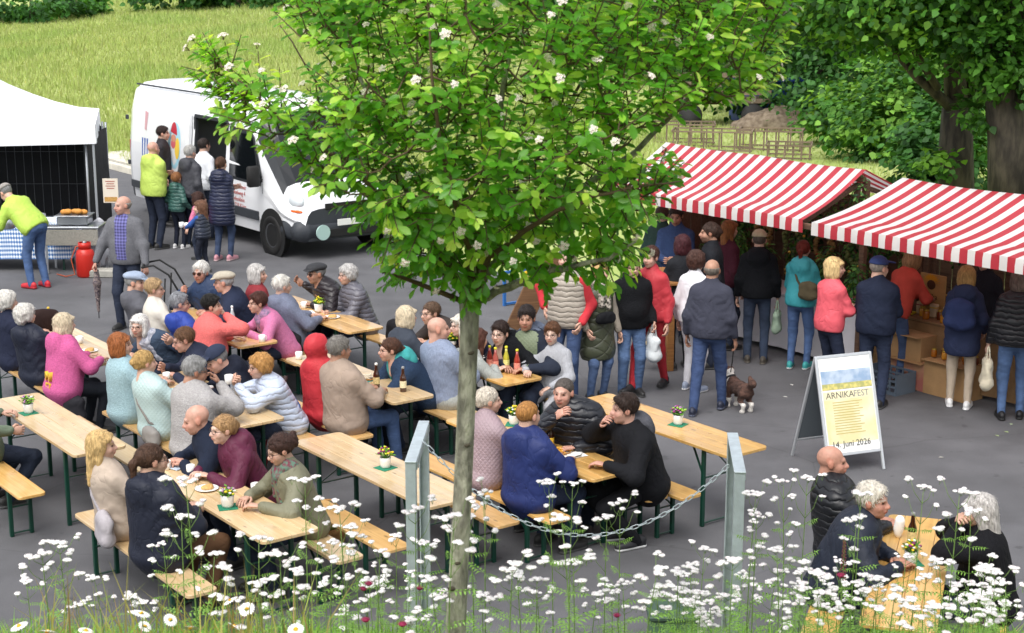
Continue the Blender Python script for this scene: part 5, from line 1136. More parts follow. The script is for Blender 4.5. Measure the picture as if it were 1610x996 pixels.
stand('girlvest', 'long-haired girl in navy padded vest and blue sleeves holding cups', 322, 432, 327, 300, 'c', h=1.15, jk=('#2a3142', 'puffer'), sleeve=('#2a56a0', 'plain'), hr=('long', '#6b4a38'), tr=('#22283a', 'denim'), armR='front', armL='front', hy=-25)
# ---- standing, middle
standh('redvest', 'person in red pullover and beige vest behind the lemonade table', 893, 405, 1.84, 205, 'm', jk=('#a59a8c', 'puffer'), sleeve=('#c4182a', 'plain'), hr=('short', '#555555'), tr=('#2a4a7c', 'denim'), armR=(.3, -.02, 1.1), armL='pocket', front=('#c4182a', 'plain', .05))
stand('olivevest', 'long-haired blonde woman in long olive quilted vest with belt bag', 938, 632, 432, 150, 'f', h=1.64, jk=('#454a35', 'quiltbig'), sleeve=('#a69a8a', 'knit'), coat=.5, hr=('long', '#c2a06a'), scarf=('#2a2724', '#b5aca0'), armR='pocket', armL='down', tr=('#3a5f94', 'denim'))
stand('blackjacket', 'man in black hooded jacket and jeans beside the olive vest', 990, 624, 430, 170, 'm', h=1.66, jk=('#15161a', 'fleece'), hr=('short', '#3c2c24'), tr=('#3a669c', 'denim'), hood=1, armL='pocket', bulk=1.1)
stand('redsuit', 'woman in red jacket and red trousers walking by the wooden post', 1022, 617, 378, 215, 'f', h=1.74, jk=('#b81b2c', 'shell'), hr=('shortfull', '#472a22'), tr=('#b01526', 'plain'), legs=((-.05, -.26), (.08, .3)), shoes=('#1c1a1c', '#2a2a2a'))
standh('bluesweater', 'man in blue pullover facing the tables beside the plant stall', 1064, 338, 1.84, 195, 'm', jk=('#2b3f66', 'knit'), hr=('short', '#2c221e'), tr=('#20263a', 'denim'), armL='front', armR='front', hp=15, skin='tan')
standh('redhairblack', 'woman with dark red hair in black coat seen from behind', 1075, 385, 1.7, 340, 'f', jk=('#1d1f24', 'plain'), coat=.72, hr=('bob', '#3f1a20'), tr=('#1a1b20', 'plain'), armL='front')
standh('curlywhite', 'curly-haired woman in white jacket behind the man with dog', 1092, 412, 1.68, 40, 'f', jk=('#dcdce2', 'plain'), hr=('curly', '#452c24'), tr=('#d0cfd6', 'plain'), shoes=('#8a94a8', '#dddddd'))
standh('beard', 'bearded man with tied hair in black jacket looking left', 1122, 366, 1.84, 275, 'm', jk=('#1a1c22', 'plain'), hr=('bun', '#3b2a22'), beard='#3a2a22', skin='tan')
standh('maroon', 'woman with ginger hair in maroon top at the plant stall', 1143, 362, 1.7, 60, 'f', jk=('#4a1a2a', 'knit'), hr=('long', '#8a5a34'))
stand('dogman', 'balding man in dark grey jacket and jeans walking a small dog', 1112, 652, 410, 20, 'm', h=1.76, jk=('#3b3d4c', 'plain'), hr=('balding', '#6f675f'), skin='tan', tr=('#27477c', 'denim'), armL='down', armR='down', legs=((-.13, -.16), (.12, .2)), shoes=('#23283a', '#555a6a'), bulk=1.08)
stand('blackcap', 'man in beige cap and black hooded jacket at the plant stall', 1187, 573, 364, 10, 'm', jk=('#121419', 'fleece'), hr=('crop', '#5c5048'), cap=('baseball', '#b3a88c'), tr=('#2c3f5c', 'denim'), hood=1, shoes=('#4a443c', '#6a645c'))
stand('teal', 'red-haired woman in turquoise jacket at the plant stall', 1254, 583, 382, 25, 'f', h=1.62, jk=('#1fa3ae', 'shell'), hr=('pony', '#6a2418'), tr=('#2f5f9c', 'denim'), hood=1, armL='front', armR='front', shoes=('#3a9a9a', '#d0d0d0'))
stand('coralwoman', 'blonde woman with bob in coral red jacket with folded hands', 1298, 632, 416, 60, 'f', h=1.68, jk=('#e04a5a', 'shell'), hr=('bob', '#d2b581'), tr=('#212c48', 'denim'), armL='front', armR='front', hy=35)
stand('navycapr', 'man in blue cap and dark navy jacket standing before the honey stall', 1370, 642, 406, 25, 'm', jk=('#1b2338', 'plain'), hr=('crop', '#8a8078'), cap=('baseball', '#2a3a6c'), tr=('#22304e', 'denim'), hy=35, bulk=1.12, armL='front', armR='front')
stand('orange', 'woman in orange-red jacket leaning over the honey stall counter', 1400, 608, 392, 55, 'f', h=1.7, jk=('#c23a26', 'plain'), hr=('bob', '#9b7a56'), tr=('#35588c', 'denim'), lf=.28, armL='shelf', armR='shelf', hp=15)
stand('backpack', 'woman with short blonde hair in long navy coat and beige trousers', 1506, 644, 423, 20, 'f', h=1.64, jk=('#2a3352', 'plain'), coat=.62, hr=('bob', '#a98754'), tr=('#b8a690', 'plain'), shoes=('#e6e6e6', '#f0f0f0'), hood=1, armL='front', armR='pocket')
stand('blackpufferr', 'woman in black striped padded jacket and jeans at the right edge', 1588, 662, 432, 12, 'f', h=1.7, jk=('#15161c', 'puffer'), hr=('bob', '#6b5c54'), tr=('#35639c', 'denim'), bulk=1.1, shoes=('#17171a', '#222222'))
standh('vendor', 'long-haired vendor in dark top standing inside the honey stall', 1552, 408, 1.72, 225, 'f', jk=('#1c1d26', 'knit'), hr=('long', '#2a1a18'), skin='fair')
standh('darkgreen', 'person in dark green jacket half hidden behind the blue pullover', 1040, 338, 1.76, 30, 'm', jk=('#28403a', 'plain'), hr=('short', '#4a3a30'))
# ================================================================== VEGETATION
def leafmat(name, rough=.4, trans=.35, spec=.4):
    m = mat(name, (.1, .25, .05), rough, attr='Col', spec=spec); nt = m.node_tree; N = nt.nodes; K = nt.links; b = N['Principled BSDF']; a = [n for n in N if n.type == 'ATTRIBUTE'][0]
    tr = N.new('ShaderNodeBsdfTranslucent'); br = N.new('ShaderNodeVectorMath'); br.operation = 'MULTIPLY'; br.inputs[1].default_value = (2.0, 1.85, .8); K.new(a.outputs['Color'], br.inputs[0]); K.new(br.outputs[0], tr.inputs[0])
    ms = N.new('ShaderNodeMixShader'); ms.inputs[0].default_value = trans; K.new(b.outputs[0], ms.inputs[1]); K.new(tr.outputs[0], ms.inputs[2]); K.new(ms.outputs[0], N['Material Output'].inputs[0]); return m
LEAF = leafmat('leaf_glossy', .36, .5, .45); FOL = leafmat('foliage', .55, .3, .3); GRASS = leafmat('grass', .7, .3, .2)
def frames(nrm_, up):
    z = nrm_/np.linalg.norm(nrm_, axis=1, keepdims=True); y = up-z*(up*z).sum(1, keepdims=True); y /= np.linalg.norm(y, axis=1, keepdims=True)+1e-9; return np.cross(y, z), y, z
# obovate leaf folded along the midrib: along +y from the stalk, normal +z, length 1
LEAFV = np.array([(0, 0, 0), (.12, .22, .03), (.23, .55, .05), (.2, .8, .02), (0, 1.0, -.08), (-.2, .8, .02), (-.23, .55, .05), (-.12, .22, .03), (0, .3, -.01), (0, .62, -.015)], float)
LEAFF = np.array([(0, 1, 8), (0, 8, 7), (1, 2, 9), (1, 9, 8), (8, 9, 6), (8, 6, 7), (2, 3, 9), (9, 5, 6), (3, 4, 9), (9, 4, 5)])
def leaves_mesh(name, P, Nn, Dd, size, C, m_, LV_=LEAFV, LF_=LEAFF):
    x, y, z = frames(Nn, Dd); s = size[:, None, None]
    V = P[:, None, :]+s*(LV_[None, :, 0, None]*x[:, None, :]+LV_[None, :, 1, None]*y[:, None, :]+LV_[None, :, 2, None]*z[:, None, :])
    k = len(LV_); F = (np.arange(len(P))[:, None, None]*k+LF_[None]).reshape(-1, LF_.shape[1])
    return mesh(name, V.reshape(-1, 3), F, [m_], None, False, np.repeat(C, k, 0))
def inpoly(x, y, poly):
    c = False; j = len(poly)-1
    for i in range(len(poly)):
        xi, yi = poly[i]; xj, yj = poly[j]
        if (yi > y) != (yj > y) and x < (xj-xi)*(y-yi)/(yj-yi)+xi: c = not c
        j = i
    return c
def bark(name, c1, c2, sc_=(1, 1, .25), s=30, bump=.6):
    return mat(name, c1, .85, col2=c2, vscale=s, detail=5, bump=bump, bscale=s*1.5, stretch=sc_)
# ---- the young tree in front
def hero_tree():
    Y0 = 6.0; base = D(716, 1090, Y0); base.z = float(bank_z(base.x, Y0))-.05
    root = thing('hawthorn_tree', 'young tree with glossy leaves and white blossom in the foreground', 'tree', base)
    bk = mat('tree_bark', '#6a685c', .85, col2='#aaa996', vscale=24, detail=8, bump=1.0, bscale=46, stretch=(1, 1, .35)); bw = mat('twig_bark', '#5b4a38', .85, .2, 20)
    L = lambda p: p-base
    pts = [L(D(px, py, Y0)) for px, py in ((708, 1180), (714, 1040), (721, 900), (728, 760), (734, 620), (738, 520), (738, 470))]
    pts[0] = Vector((pts[0].x, 0, 0))
    tp = MB().tube(pts, [.052, .045, .0395, .0375, .0365, .037, .041], 14)
    tr = ob('trunk', tp.me('trunk', [bk], True), root)
    knm = mat('knot', '#4c4538', .9, .2, 30)
    for px, py, r_ in ((738, 556, .014), (729, 701, .012), (716, 886, .011), (713, 926, .016)):
        c = L(D(px+rng.uniform(-6, 6), py, Y0-.034)); ob('knot', sdf_ob([('e', tuple(c), (r_, .008, r_*.6)), ('e', tuple(c+Vector((r_*.7, .002, .004))), (r_*.6, .006, r_*.5))], .004, knm, 'knot', .0015, .006), tr)
    fork = pts[-1]
    limbs = [[(720, 430, 0), (660, 340, .05), (600, 230, .1), (560, 110, .15), (537, 20, .15), (520, -90, .2)], [(745, 390, 0), (765, 285, -.1), (790, 170, -.15), (805, 20, -.1), (810, -110, 0)],
             [(800, 450, -.1), (870, 428, -.2), (960, 405, -.25), (1000, 380, -.3)], [(790, 400, .1), (900, 300, .2), (1000, 235, .2), (1100, 140, .15), (1180, 70, .1), (1245, 10, 0)],
             [(700, 420, -.1), (650, 360, -.2), (570, 285, -.25), (490, 220, -.25), (420, 165, -.2), (352, 105, -.2)], [(700, 400, .2), (640, 300, .4), (520, 160, .5), (440, 40, .5)],
             [(760, 380, .25), (860, 220, .45), (950, 80, .5), (1010, -60, .5)], [(770, 400, -.2), (880, 330, -.45), (990, 290, -.5), (1070, 285, -.45)], [(735, 390, -.2), (700, 260, -.5), (680, 120, -.6), (670, -40, -.55)], [(650, 440, -.1), (610, 430, -.2), (600, 425, -.25)]]
    nodes = []
    for l in limbs:
        pp = [fork-Vector((0, 0, .02))]+[L(D(px, py, Y0+dy)) for px, py, dy in l]
        fine = []
        for i in range(len(pp)-1):
            for k in range(4):
                t_ = k/4; q_ = pp[i].lerp(pp[i+1], t_); fine.append(q_+Vector(rng.normal(0, .006, 3)))
        fine.append(pp[-1]); n_ = len(fine); r0 = (.016, .02, .021, .02, .015, .013, .014, .014, .014, .012)[limbs.index(l)]
        ob('limb', MB().tube(fine, [r0*(1-.82*i/(n_-1)) for i in range(n_)], 7).me('limb', [bk if r0 > .0155 else bw], True), root)
        nodes += fine[3:]
    nodes = np.array([tuple(v) for v in nodes])
    main = [(435, -60), (450, 40), (490, 78), (530, 112), (510, 150), (470, 175), (452, 215), (438, 232), (430, 250), (470, 255), (515, 285), (555, 315), (612, 345), (628, 395), (655, 440), (700, 452), (735, 440), (770, 428), (800, 418), (850, 425), (900, 418), (960, 428), (980, 408), (990, 362), (990, 325), (1040, 300), (1062, 284), (1035, 275), (965, 262), (965, 225), (1030, 195), (1085, 170), (1160, 150), (1210, 150), (1195, 118), (1230, 105), (1205, 60), (1240, 20), (1250, -80), (1000, -130), (700, -130)]
    lobe = [(330, 95), (352, 80), (368, 120), (402, 130), (440, 160), (475, 205), (410, 215), (360, 165), (342, 150)]
    shoots = []; tries = 0
    while len(shoots) < 1600 and tries < 30000:
        tries += 1
        if len(shoots) < 60: px, py = rng.uniform(325, 480), rng.uniform(75, 215); ok = inpoly(px, py, lobe)
        else: px, py = rng.uniform(380, 1285), rng.uniform(-130, 480); ok = inpoly(px, py, main)
        if not ok: continue
        # thinner where the photograph shows through
        hole = max([np.exp(-(((px-cx)/rx)**2+((py-cy)/ry)**2)) for cx, cy, rx, ry in ((880, 395, 70, 30), (660, 260, 25, 30), (850, 250, 30, 40), (570, 120, 30, 25), (960, 330, 35, 25), (690, 440, 60, 22), (1050, 60, 40, 30), (640, 150, 20, 30), (760, 400, 40, 30))])
        if rng.random() < hole*.8: continue
        if py < 250 and rng.random() < .28: continue
        ex = min(1, abs(px-820)/460); dp = .85*sqrt(max(.05, 1-ex*ex))*min(1, max(.25, (480-py)/200))
        shoots.append((px, py, Y0+rng.uniform(-dp*.85, dp*.6)))
    P, Nn, Dd, Sz, C = [], [], [], [], []; tw = MB(); flowers = []
    cen = np.array(tuple(L(D(800, 300, Y0+.1))))
    tipsv = np.array([tuple(L(D(*q_))) for q_ in shoots]); near0 = np.array([np.linalg.norm(nodes-q_, axis=1).min() for q_ in tipsv]); order0 = np.argsort(near0); grown = nodes.copy()
    for si in order0:
        tip = tipsv[si]
        dist = np.linalg.norm(grown-tip, axis=1); a = grown[np.argmin(dist)]; grown = np.concatenate([grown, [a*.4+tip*.6, tip]])
        out = tip-cen; out /= np.linalg.norm(out)+1e-6; py_ = shoots[si][1]; d = nrm(.5*nrm(tip-a)+.5*out+np.array((0, -.1, .45 if py_ < 300 else -.1))+rng.normal(0, .2, 3)); ln = rng.uniform(.07, .16); end = tip+d*ln
        tw.tube([tuple(a), tuple(a*.5+tip*.5+np.array((0, 0, -.015))), tuple(tip), tuple(end)], [.0042, .0036, .003, .0016], 4, cap=False)
        n_ = int(rng.integers(8, 13)); young = rng.random() < .3+.35*max(0, out[2])
        ph = rng.uniform(0, 6.28); xx = nrm(np.cross(d, (0.3, .2, 1))); yy_ = np.cross(d, xx)
        for j in range(n_):
            t_ = (j+.5)/n_; az = ph+j*2.4; rad = xx*cos(az)+yy_*sin(az); el = .55+.6*t_
            dd = nrm(rad*(1-.45*t_)+d*el*.8+np.array((0, 0, -.15))); nn = nrm(d*.8-rad*.5*t_+np.array((0, -.1, .75))+rng.normal(0, .25, 3))
            P.append(tip+d*ln*(t_*1.05-.1)); Dd.append(dd); Nn.append(nn); Sz.append(rng.uniform(.038, .07)*(1 if j < n_-2 else .8))
            b = rng.uniform(.75, 1.2); c = np.array(lin('#5c962e')) if not young else np.array(lin('#8cbc46'))
            if j >= n_-3 and young: c = np.array(lin('#b2d05e'))
            C.append(c*b*np.array((rng.uniform(.85, 1.15), 1, rng.uniform(.8, 1.1))))
        if rng.random() < .2: flowers.append((end+d*.014+np.array((0, -.02, .005)), d))
    P, Nn, Dd, Sz, C = map(np.array, (P, Nn, Dd, Sz, C))
    o = ob('twigs', tw.me('twigs', [bw], True), root); tag(o, kind='stuff')
    order = np.argsort(P[:, 1]); near = order[:300]; rest = order[300:]
    tag(ob('crown', leaves_mesh('crown', P[rest], Nn[rest], Dd[rest], Sz[rest], C[rest], LEAF), root), kind='stuff')
    pal = [leaves_mesh('leaf', np.zeros((1, 3)), np.array([(0, 0, 1.)]), np.array([(0, 1., 0)]), np.array([1.]), np.array([c]), LEAF) for c in (np.array(lin('#5c962e')), np.array(lin('#6fa63a')), np.array(lin('#8cbc46')), np.array(lin('#b2d05e')))]
    x, y, z = frames(Nn, Dd)
    for i in near:
        k = int(np.argmin([abs(C[i][0]-lin(c_)[0]) for c_ in ('#5c962e', '#6fa63a', '#8cbc46', '#b2d05e')])); o = ob('leaf', pal[k], root); s = Sz[i]
        o.matrix_local = Matrix(((x[i][0]*s, y[i][0]*s, z[i][0]*s, P[i][0]), (x[i][1]*s, y[i][1]*s, z[i][1]*s, P[i][1]), (x[i][2]*s, y[i][2]*s, z[i][2]*s, P[i][2]), (0, 0, 0, 1)))
    # corymbs of small five-petalled flowers
    pw = mat('petal_white', '#e9e2d6', .6, .06, 40); pc = mat('stamen_pink', '#b98a7a', .7); vm = []
    for v in range(4):
        m = MB()
        for k in range(9):
            a, r_ = k*2.4, .022*sqrt(k/9); c = Vector((r_*cos(a), r_*sin(a), .012+.006*random.random()-.2*r_)); tilt = Matrix.Rotation(r_*22, 4, Vector((-sin(a), cos(a), 0))); M = Matrix.Translation(c) @ tilt
            for p in range(5):
                b = p*2*pi/5; m.add([(0, 0, 0), (.0075*cos(b-.5), .0075*sin(b-.5), .003), (.0095*cos(b), .0095*sin(b), .0035), (.0075*cos(b+.5), .0075*sin(b+.5), .003)], [(0, 1, 2, 3)], 0, M)
            m.ball((0, 0, .002), .0022, 5, 3, 1, M); m.tube([(0, 0, -.015), tuple(c)], .0009, 3, 2)
        vm.append(m.me('blossom', [pw, pc, bw]))
    for i, (p, d) in enumerate(flowers):
        o = ob('blossom', vm[i % 4], root); q_ = Vector(d+np.array((0, -.35, .2))).to_track_quat('Z', 'Y'); o.matrix_local = Matrix.Translation(Vector(p)) @ q_.to_matrix().to_4x4() @ Matrix.Scale(rng.uniform(.5, .8), 4)
    return root
hero_tree()
# ---- trees and shrubs behind
QV = np.array([(0, 0, 0), (.4, .26, .06), (.3, .62, .05), (0, 1, -.06), (-.3, .62, .05), (-.4, .26, .06)]); QF = np.array([(0, 1, 2, 3, 4, 5)])
def cloud_tree(name, label, cat, base, blobs, nleaf, size, cols, trunk=None, limbs=(), group=None, barkm=None, droop=.0):
    """blobs: (centre, radii) relative to the base; leaves sit in clumps near the blob surfaces"""
    root = thing(name, label, cat, base, 0, group)
    P, Nn, Dd, Sz, C = [], [], [], [], []; wsum = sum(b[1][0]*b[1][2] for b in blobs)
    cl = [np.array(lin(c)) for c in cols]
    for c, r in blobs:
        n_ = int(nleaf*r[0]*r[2]/wsum); nc = max(6, n_//38); r = np.array(r)
        for _ in range(nc):
            u = rng.normal(0, 1, 3); u /= np.linalg.norm(u); q_ = rng.uniform(.55, 1.03)**.6
            cc = np.array(c)+u*r*q_; tone = cl[int(rng.integers(0, len(cl)))]*rng.uniform(.75, 1.2); k = n_//nc; sp = .26*r.mean()**.6
            p = cc+rng.normal(0, 1, (k, 3))*sp*np.array((1, 1, .55)); P.append(p)
            nn = np.tile(u*.5+np.array((0, 0, .75)), (k, 1))+rng.normal(0, .4, (k, 3)); Nn.append(nn); Dd.append(np.tile(u*.6+np.array((0, 0, -.3-droop)), (k, 1))+rng.normal(0, .5, (k, 3)))
            Sz.append(rng.uniform(.7, 1.3, k)*size); C.append(tone*rng.uniform(.8, 1.2, (k, 1)))
    tag(ob('crown', leaves_mesh('crown', *map(np.concatenate, (P, Nn, Dd, Sz, C)), FOL, QV, QF), root), kind='stuff')
    barkm = barkm or bark('bark_dark', '#2e2822', '#4a4136')
    if trunk: ob('trunk', MB().tube(trunk[0], trunk[1], 10).me('trunk', [barkm], True), root)
    for pts_, rs_ in limbs: ob('limb', MB().tube(pts_, rs_, 7).me('limb', [barkm], True), root)
    return root
mb = bark('bark_maple', '#2a251f', '#4d463b', (1, 1, .3), 9, 1.0)
def gnd(x, y): return Vector((x, y, float(ground_z(x, y))))
# the two big maples behind the stalls
b1 = D(1503, 300, 25.5); b1.z = -.1; 
def rel(px, py, y, b): return tuple(D(px, py, y)-b)
cloud_tree('maple_tree', 'big maple with forked mossy trunk behind the two stalls', 'tree', b1,
           [(rel(1440, -30, 25, b1), (2.6, 1.8, .9)), (rel(1560, -60, 25, b1), (2.2, 2, 1.2)), (rel(1350, 35, 25.5, b1), (1.0, 1.2, .45)), (rel(1520, 90, 24.3, b1), (.7, .6, .4)), (rel(1475, 262, 25, b1), (.28, .3, .3)), (rel(1290, -20, 26, b1), (1.2, 1.2, .7))], 17000, .12, ('#4d7f2a', '#3c6a22', '#6b9a35', '#2f5520'),
           ([rel(1503, 330, 25.5, b1), rel(1503, 230, 25.5, b1), rel(1506, 170, 25.5, b1)], [.3, .27, .25]),
           [([rel(1505, 180, 25.5, b1), rel(1500, 90, 25.5, b1), rel(1470, 20, 25.4, b1), rel(1445, -60, 25.3, b1)], [.2, .17, .14, .1]), ([rel(1515, 190, 25.6, b1), rel(1545, 90, 25.7, b1), rel(1520, 20, 25.7, b1), rel(1500, -60, 25.7, b1)], [.2, .18, .16, .12]), ([rel(1498, 170, 25.4, b1), rel(1440, 120, 25.2, b1), rel(1390, 60, 25, b1), rel(1345, 32, 25, b1)], [.1, .07, .05, .03]), ([rel(1475, 140, 25.2, b1), rel(1425, 60, 25, b1), rel(1375, 20, 25, b1)], [.07, .05, .03])], None, mb)
b2 = D(1585, 300, 23.8); b2.z = -.1
cloud_tree('maple_tree', 'mossy maple trunk at the right edge behind the honey stall', 'tree', b2,
           [(rel(1620, -30, 24, b2), (1.6, 1.5, .8)), (rel(1560, 70, 23.5, b2), (.5, .5, .35)), (rel(1600, 110, 23.6, b2), (.5, .5, .5)), (rel(1545, 175, 24, b2), (.25, .3, .25))], 7000, .12, ('#3c6a22', '#2f5520', '#4d7f2a'),
           ([rel(1588, 340, 23.8, b2), rel(1585, 220, 23.8, b2), rel(1575, 120, 23.8, b2), rel(1590, 0, 23.8, b2), rel(1600, -90, 23.8, b2)], [.33, .3, .27, .22, .18]), [([rel(1580, 190, 23.8, b2), rel(1550, 100, 24, b2), rel(1535, -20, 24, b2)], [.14, .1, .07])], None, mb)
SH = ['light green bushy shrub at the wood edge behind the dark roof', 'dense dark green tree in the wood behind the dirt pile', 'dark tree of the wood behind the blue container', 'tall shaded tree behind the maple limbs', 'dark green tree behind the maple trunks', 'leafy tree at far right behind the maples', 'dark tree at the wood edge right of the hawthorn crown', 'rounded bush at the foot of the wood', 'mid green bush behind the long stall ridge']
DK = ('#325a28', '#3c6a2e', '#2a4e22', '#487a34'); MD = ('#45752c', '#5a8a35', '#38632a', '#6f9a3d')
for lb, (px, py, y, rx, rz_), cl_, nl_ in zip(SH, ((1425, 205, 38, 1.5, 1.3), (1290, 90, 47, 2.6, 2.4), (1225, 60, 50, 2.2, 2.2), (1400, 70, 45, 3.0, 3.0), (1500, 120, 42, 2.4, 2.6), (1600, 150, 38, 2.0, 2.4), (1180, 20, 58, 3.0, 3.0), (1340, 195, 41, 1.1, .9), (1480, 235, 33, .9, .8)), (MD, DK, DK, DK, MD, MD, DK, MD, DK), (6500, 6500, 5000, 7500, 6000, 5000, 5000, 3000, 2500)):
    p = D(px, py, y); b = gnd(p.x, y); c = p-b
    cloud_tree('shrub' if 'bush' in lb or 'shrub' in lb else 'forest_tree', lb, 'shrub' if 'bush' in lb or 'shrub' in lb else 'tree', b, [((c.x, 0, max(c.z, rz_*.75)), (rx, rx*.8, rz_)), ((c.x-rx*.5, -.3, rz_*.5), (rx*.7, rx*.6, rz_*.6)), ((c.x+rx*.55, -.2, rz_*.45), (rx*.7, rx*.6, rz_*.55)), ((c.x+.2, .2, c.z+rz_*.9), (rx*.7, rx*.6, rz_*.7))], nl_, .17, cl_, ([(0, 0, -.2), (0, 0, max(1, c.z))], [.16, .08]), (), 'trees and shrubs of the wood')
P, Nn, Dd, Sz, C = [], [], [], [], []
for x in np.arange(4, 46, 3.0):
    c = np.array(tuple(gnd(x, 64+4*sin(x*.7)))); k = 800; u = rng.normal(0, 1, (k, 3)); u /= np.linalg.norm(u, axis=1, keepdims=True); P.append(c+np.array((0, 0, 3.2))+u*np.array((2.8, 2.2, 4.2))*rng.uniform(.75, 1.05, (k, 1))); Nn.append(u+np.array((0, 0, .5))+rng.normal(0, .4, (k, 3))); Dd.append(u+rng.normal(0, .6, (k, 3))); Sz.append(rng.uniform(.5, .8, k)); C.append(np.array(lin(DK[int(rng.integers(0, 4))]))*rng.uniform(.7, 1.2, (k, 1)))
tag(ob('far_wood', leaves_mesh('far_wood', *map(np.concatenate, (P, Nn, Dd, Sz, C)), FOL, QV, QF)), 'dark deciduous wood far behind the yard', 'wood', kind='stuff')
# hedge trees along the top of the meadow
HT = [('broad dark hedge tree at the top left corner of the meadow', 50, 14, 92, 2.6, 1.2), ('dark hedge bush left of the meadow gap', 120, 8, 95, 1.5, .9), ('dense hedge tree at the meadow top, left of the crown', 285, 0, 96, 2.6, 1.8), ('hedge tree touching the hawthorn crown at the meadow top', 375, 12, 94, 2.4, 2.0), ('far hedge tree behind the hawthorn crown', 470, 20, 92, 2.6, 2.2), ('pale green hedge shrub at the meadow top', 330, 14, 95, 1.2, 1.2), ('far tree left of centre behind the crown', 620, 30, 90, 3.2, 2.8), ('far tree in the middle behind the crown', 780, 30, 88, 3.4, 3.0), ('far tree right of centre behind the crown', 940, 25, 84, 3.4, 3.2), ('far tree above the long stall behind the crown', 1080, 20, 76, 3.2, 3.2)]
for i, (lb, px, py, y, rx, rz_) in enumerate(HT):
    p = D(px, py, y); b = gnd(p.x, y)
    cloud_tree('hedge_tree', lb, 'tree', b, [((0, 0, rz_*.8), (rx, rx*.8, rz_)), ((-rx*.6, 0, rz_*.5), (rx*.7, rx*.6, rz_*.6)), ((rx*.6, 0, rz_*.5), (rx*.7, rx*.6, rz_*.6))], 1700, .3, MD if i in (1, 5) else DK, ([(0, 0, -.2), (0, 0, rz_)], [.2, .1]), (), 'hedge along the meadow')
# meadow grass
MEAD = leafmat('meadow_blades', .8, .25, .15); _n = MEAD.node_tree; _c = _n.nodes.new('ShaderNodeCombineXYZ'); _c.inputs[2].default_value = 1; _g = _n.nodes.new('ShaderNodeNewGeometry'); _x = _n.nodes.new('ShaderNodeMix'); _x.data_type = 'VECTOR'; _x.inputs[0].default_value = .7
_n.links.new(_g.outputs['Normal'], _x.inputs[4]); _n.links.new(_c.outputs[0], _x.inputs[5]); _n.links.new(_x.outputs[1], _n.nodes['Principled BSDF'].inputs['Normal'])
def blades(name, x, y, z, hgt, wid, C, lean, m_=GRASS, seg=1):
    n_ = len(x); a = rng.uniform(0, 2*pi, n_); l = rng.uniform(0, lean, n_)*hgt; ca, sa = np.cos(a), np.sin(a); f = rng.uniform(0, 2*pi, n_); wx, wy = np.cos(f)*wid/2, np.sin(f)*wid/2
    if seg == 1:
        V = np.stack([np.stack([x-wx, y-wy, z], 1), np.stack([x+wx, y+wy, z], 1), np.stack([x+ca*l, y+sa*l, z+hgt], 1)], 1); F = np.arange(3*n_).reshape(-1, 3); k = 3
    else:
        V = np.stack([np.stack([x-wx, y-wy, z], 1), np.stack([x+wx, y+wy, z], 1), np.stack([x+ca*l*.3+wx*.8, y+sa*l*.3+wy*.8, z+hgt*.55], 1), np.stack([x+ca*l*.3-wx*.8, y+sa*l*.3-wy*.8, z+hgt*.55], 1), np.stack([x+ca*l, y+sa*l, z+hgt*(1-.25*(l/hgt))], 1)], 1)
        b = 5*np.arange(n_)[:, None]; F = np.concatenate([b+np.array([0, 1, 2]), b+np.array([0, 2, 3]), b+np.array([3, 2, 4])], 1).reshape(-1, 3); k = 5
    return mesh(name, V.reshape(-1, 3), F, [m_], None, False, np.repeat(C, k, 0))
def palette(n_, cols, w_): 
    c = np.array([lin(q_) for q_ in cols]); i = rng.choice(len(cols), n_, p=np.array(w_)/sum(w_)); return c[i]*rng.uniform(.75, 1.25, (n_, 1))
n_ = 330000; yy = 30+75*rng.random(n_)**1.35; xx = (rng.uniform(-.36, .30, n_))*yy
nn_ = xx*NV.x+yy*NV.y; ok = nn_ > EDGE+.55+.3*np.sin(xx*3); 
# kept short where the yard behind the stalls is trodden
yard = smooth01((xx+2+2*np.sin(yy*.25)+rng.normal(0, 1.2, n_))/8); ok &= rng.random(n_) > .55*yard; yard = yard[ok]; xx, yy = xx[ok], yy[ok]; n_ = len(xx)
patch = .5+.5*np.sin(xx*.55+1.3*np.sin(yy*.21))*np.sin(yy*.33+xx*.12); hg = (.15+.14*patch)*rng.uniform(.7, 1.3, n_)*(1-.62*yard)
C = palette(n_, ('#9fb25c', '#b0bb78', '#8fab52', '#bdbf90', '#c9bc66'), (4, 3, 4, 2.0, .3)); C = C*.5+C.mean(0)*.5; C = C*(1-.12*(patch[:, None] > .7)*np.array((1, .35, 1)))
tag(ob('meadow_grass', blades('meadow_grass', xx, yy, ground_z(xx, yy), hg, .014+.0004*yy, C, .6, MEAD)), 'tall flowering meadow grass on the slope behind the van', 'grass', kind='stuff')
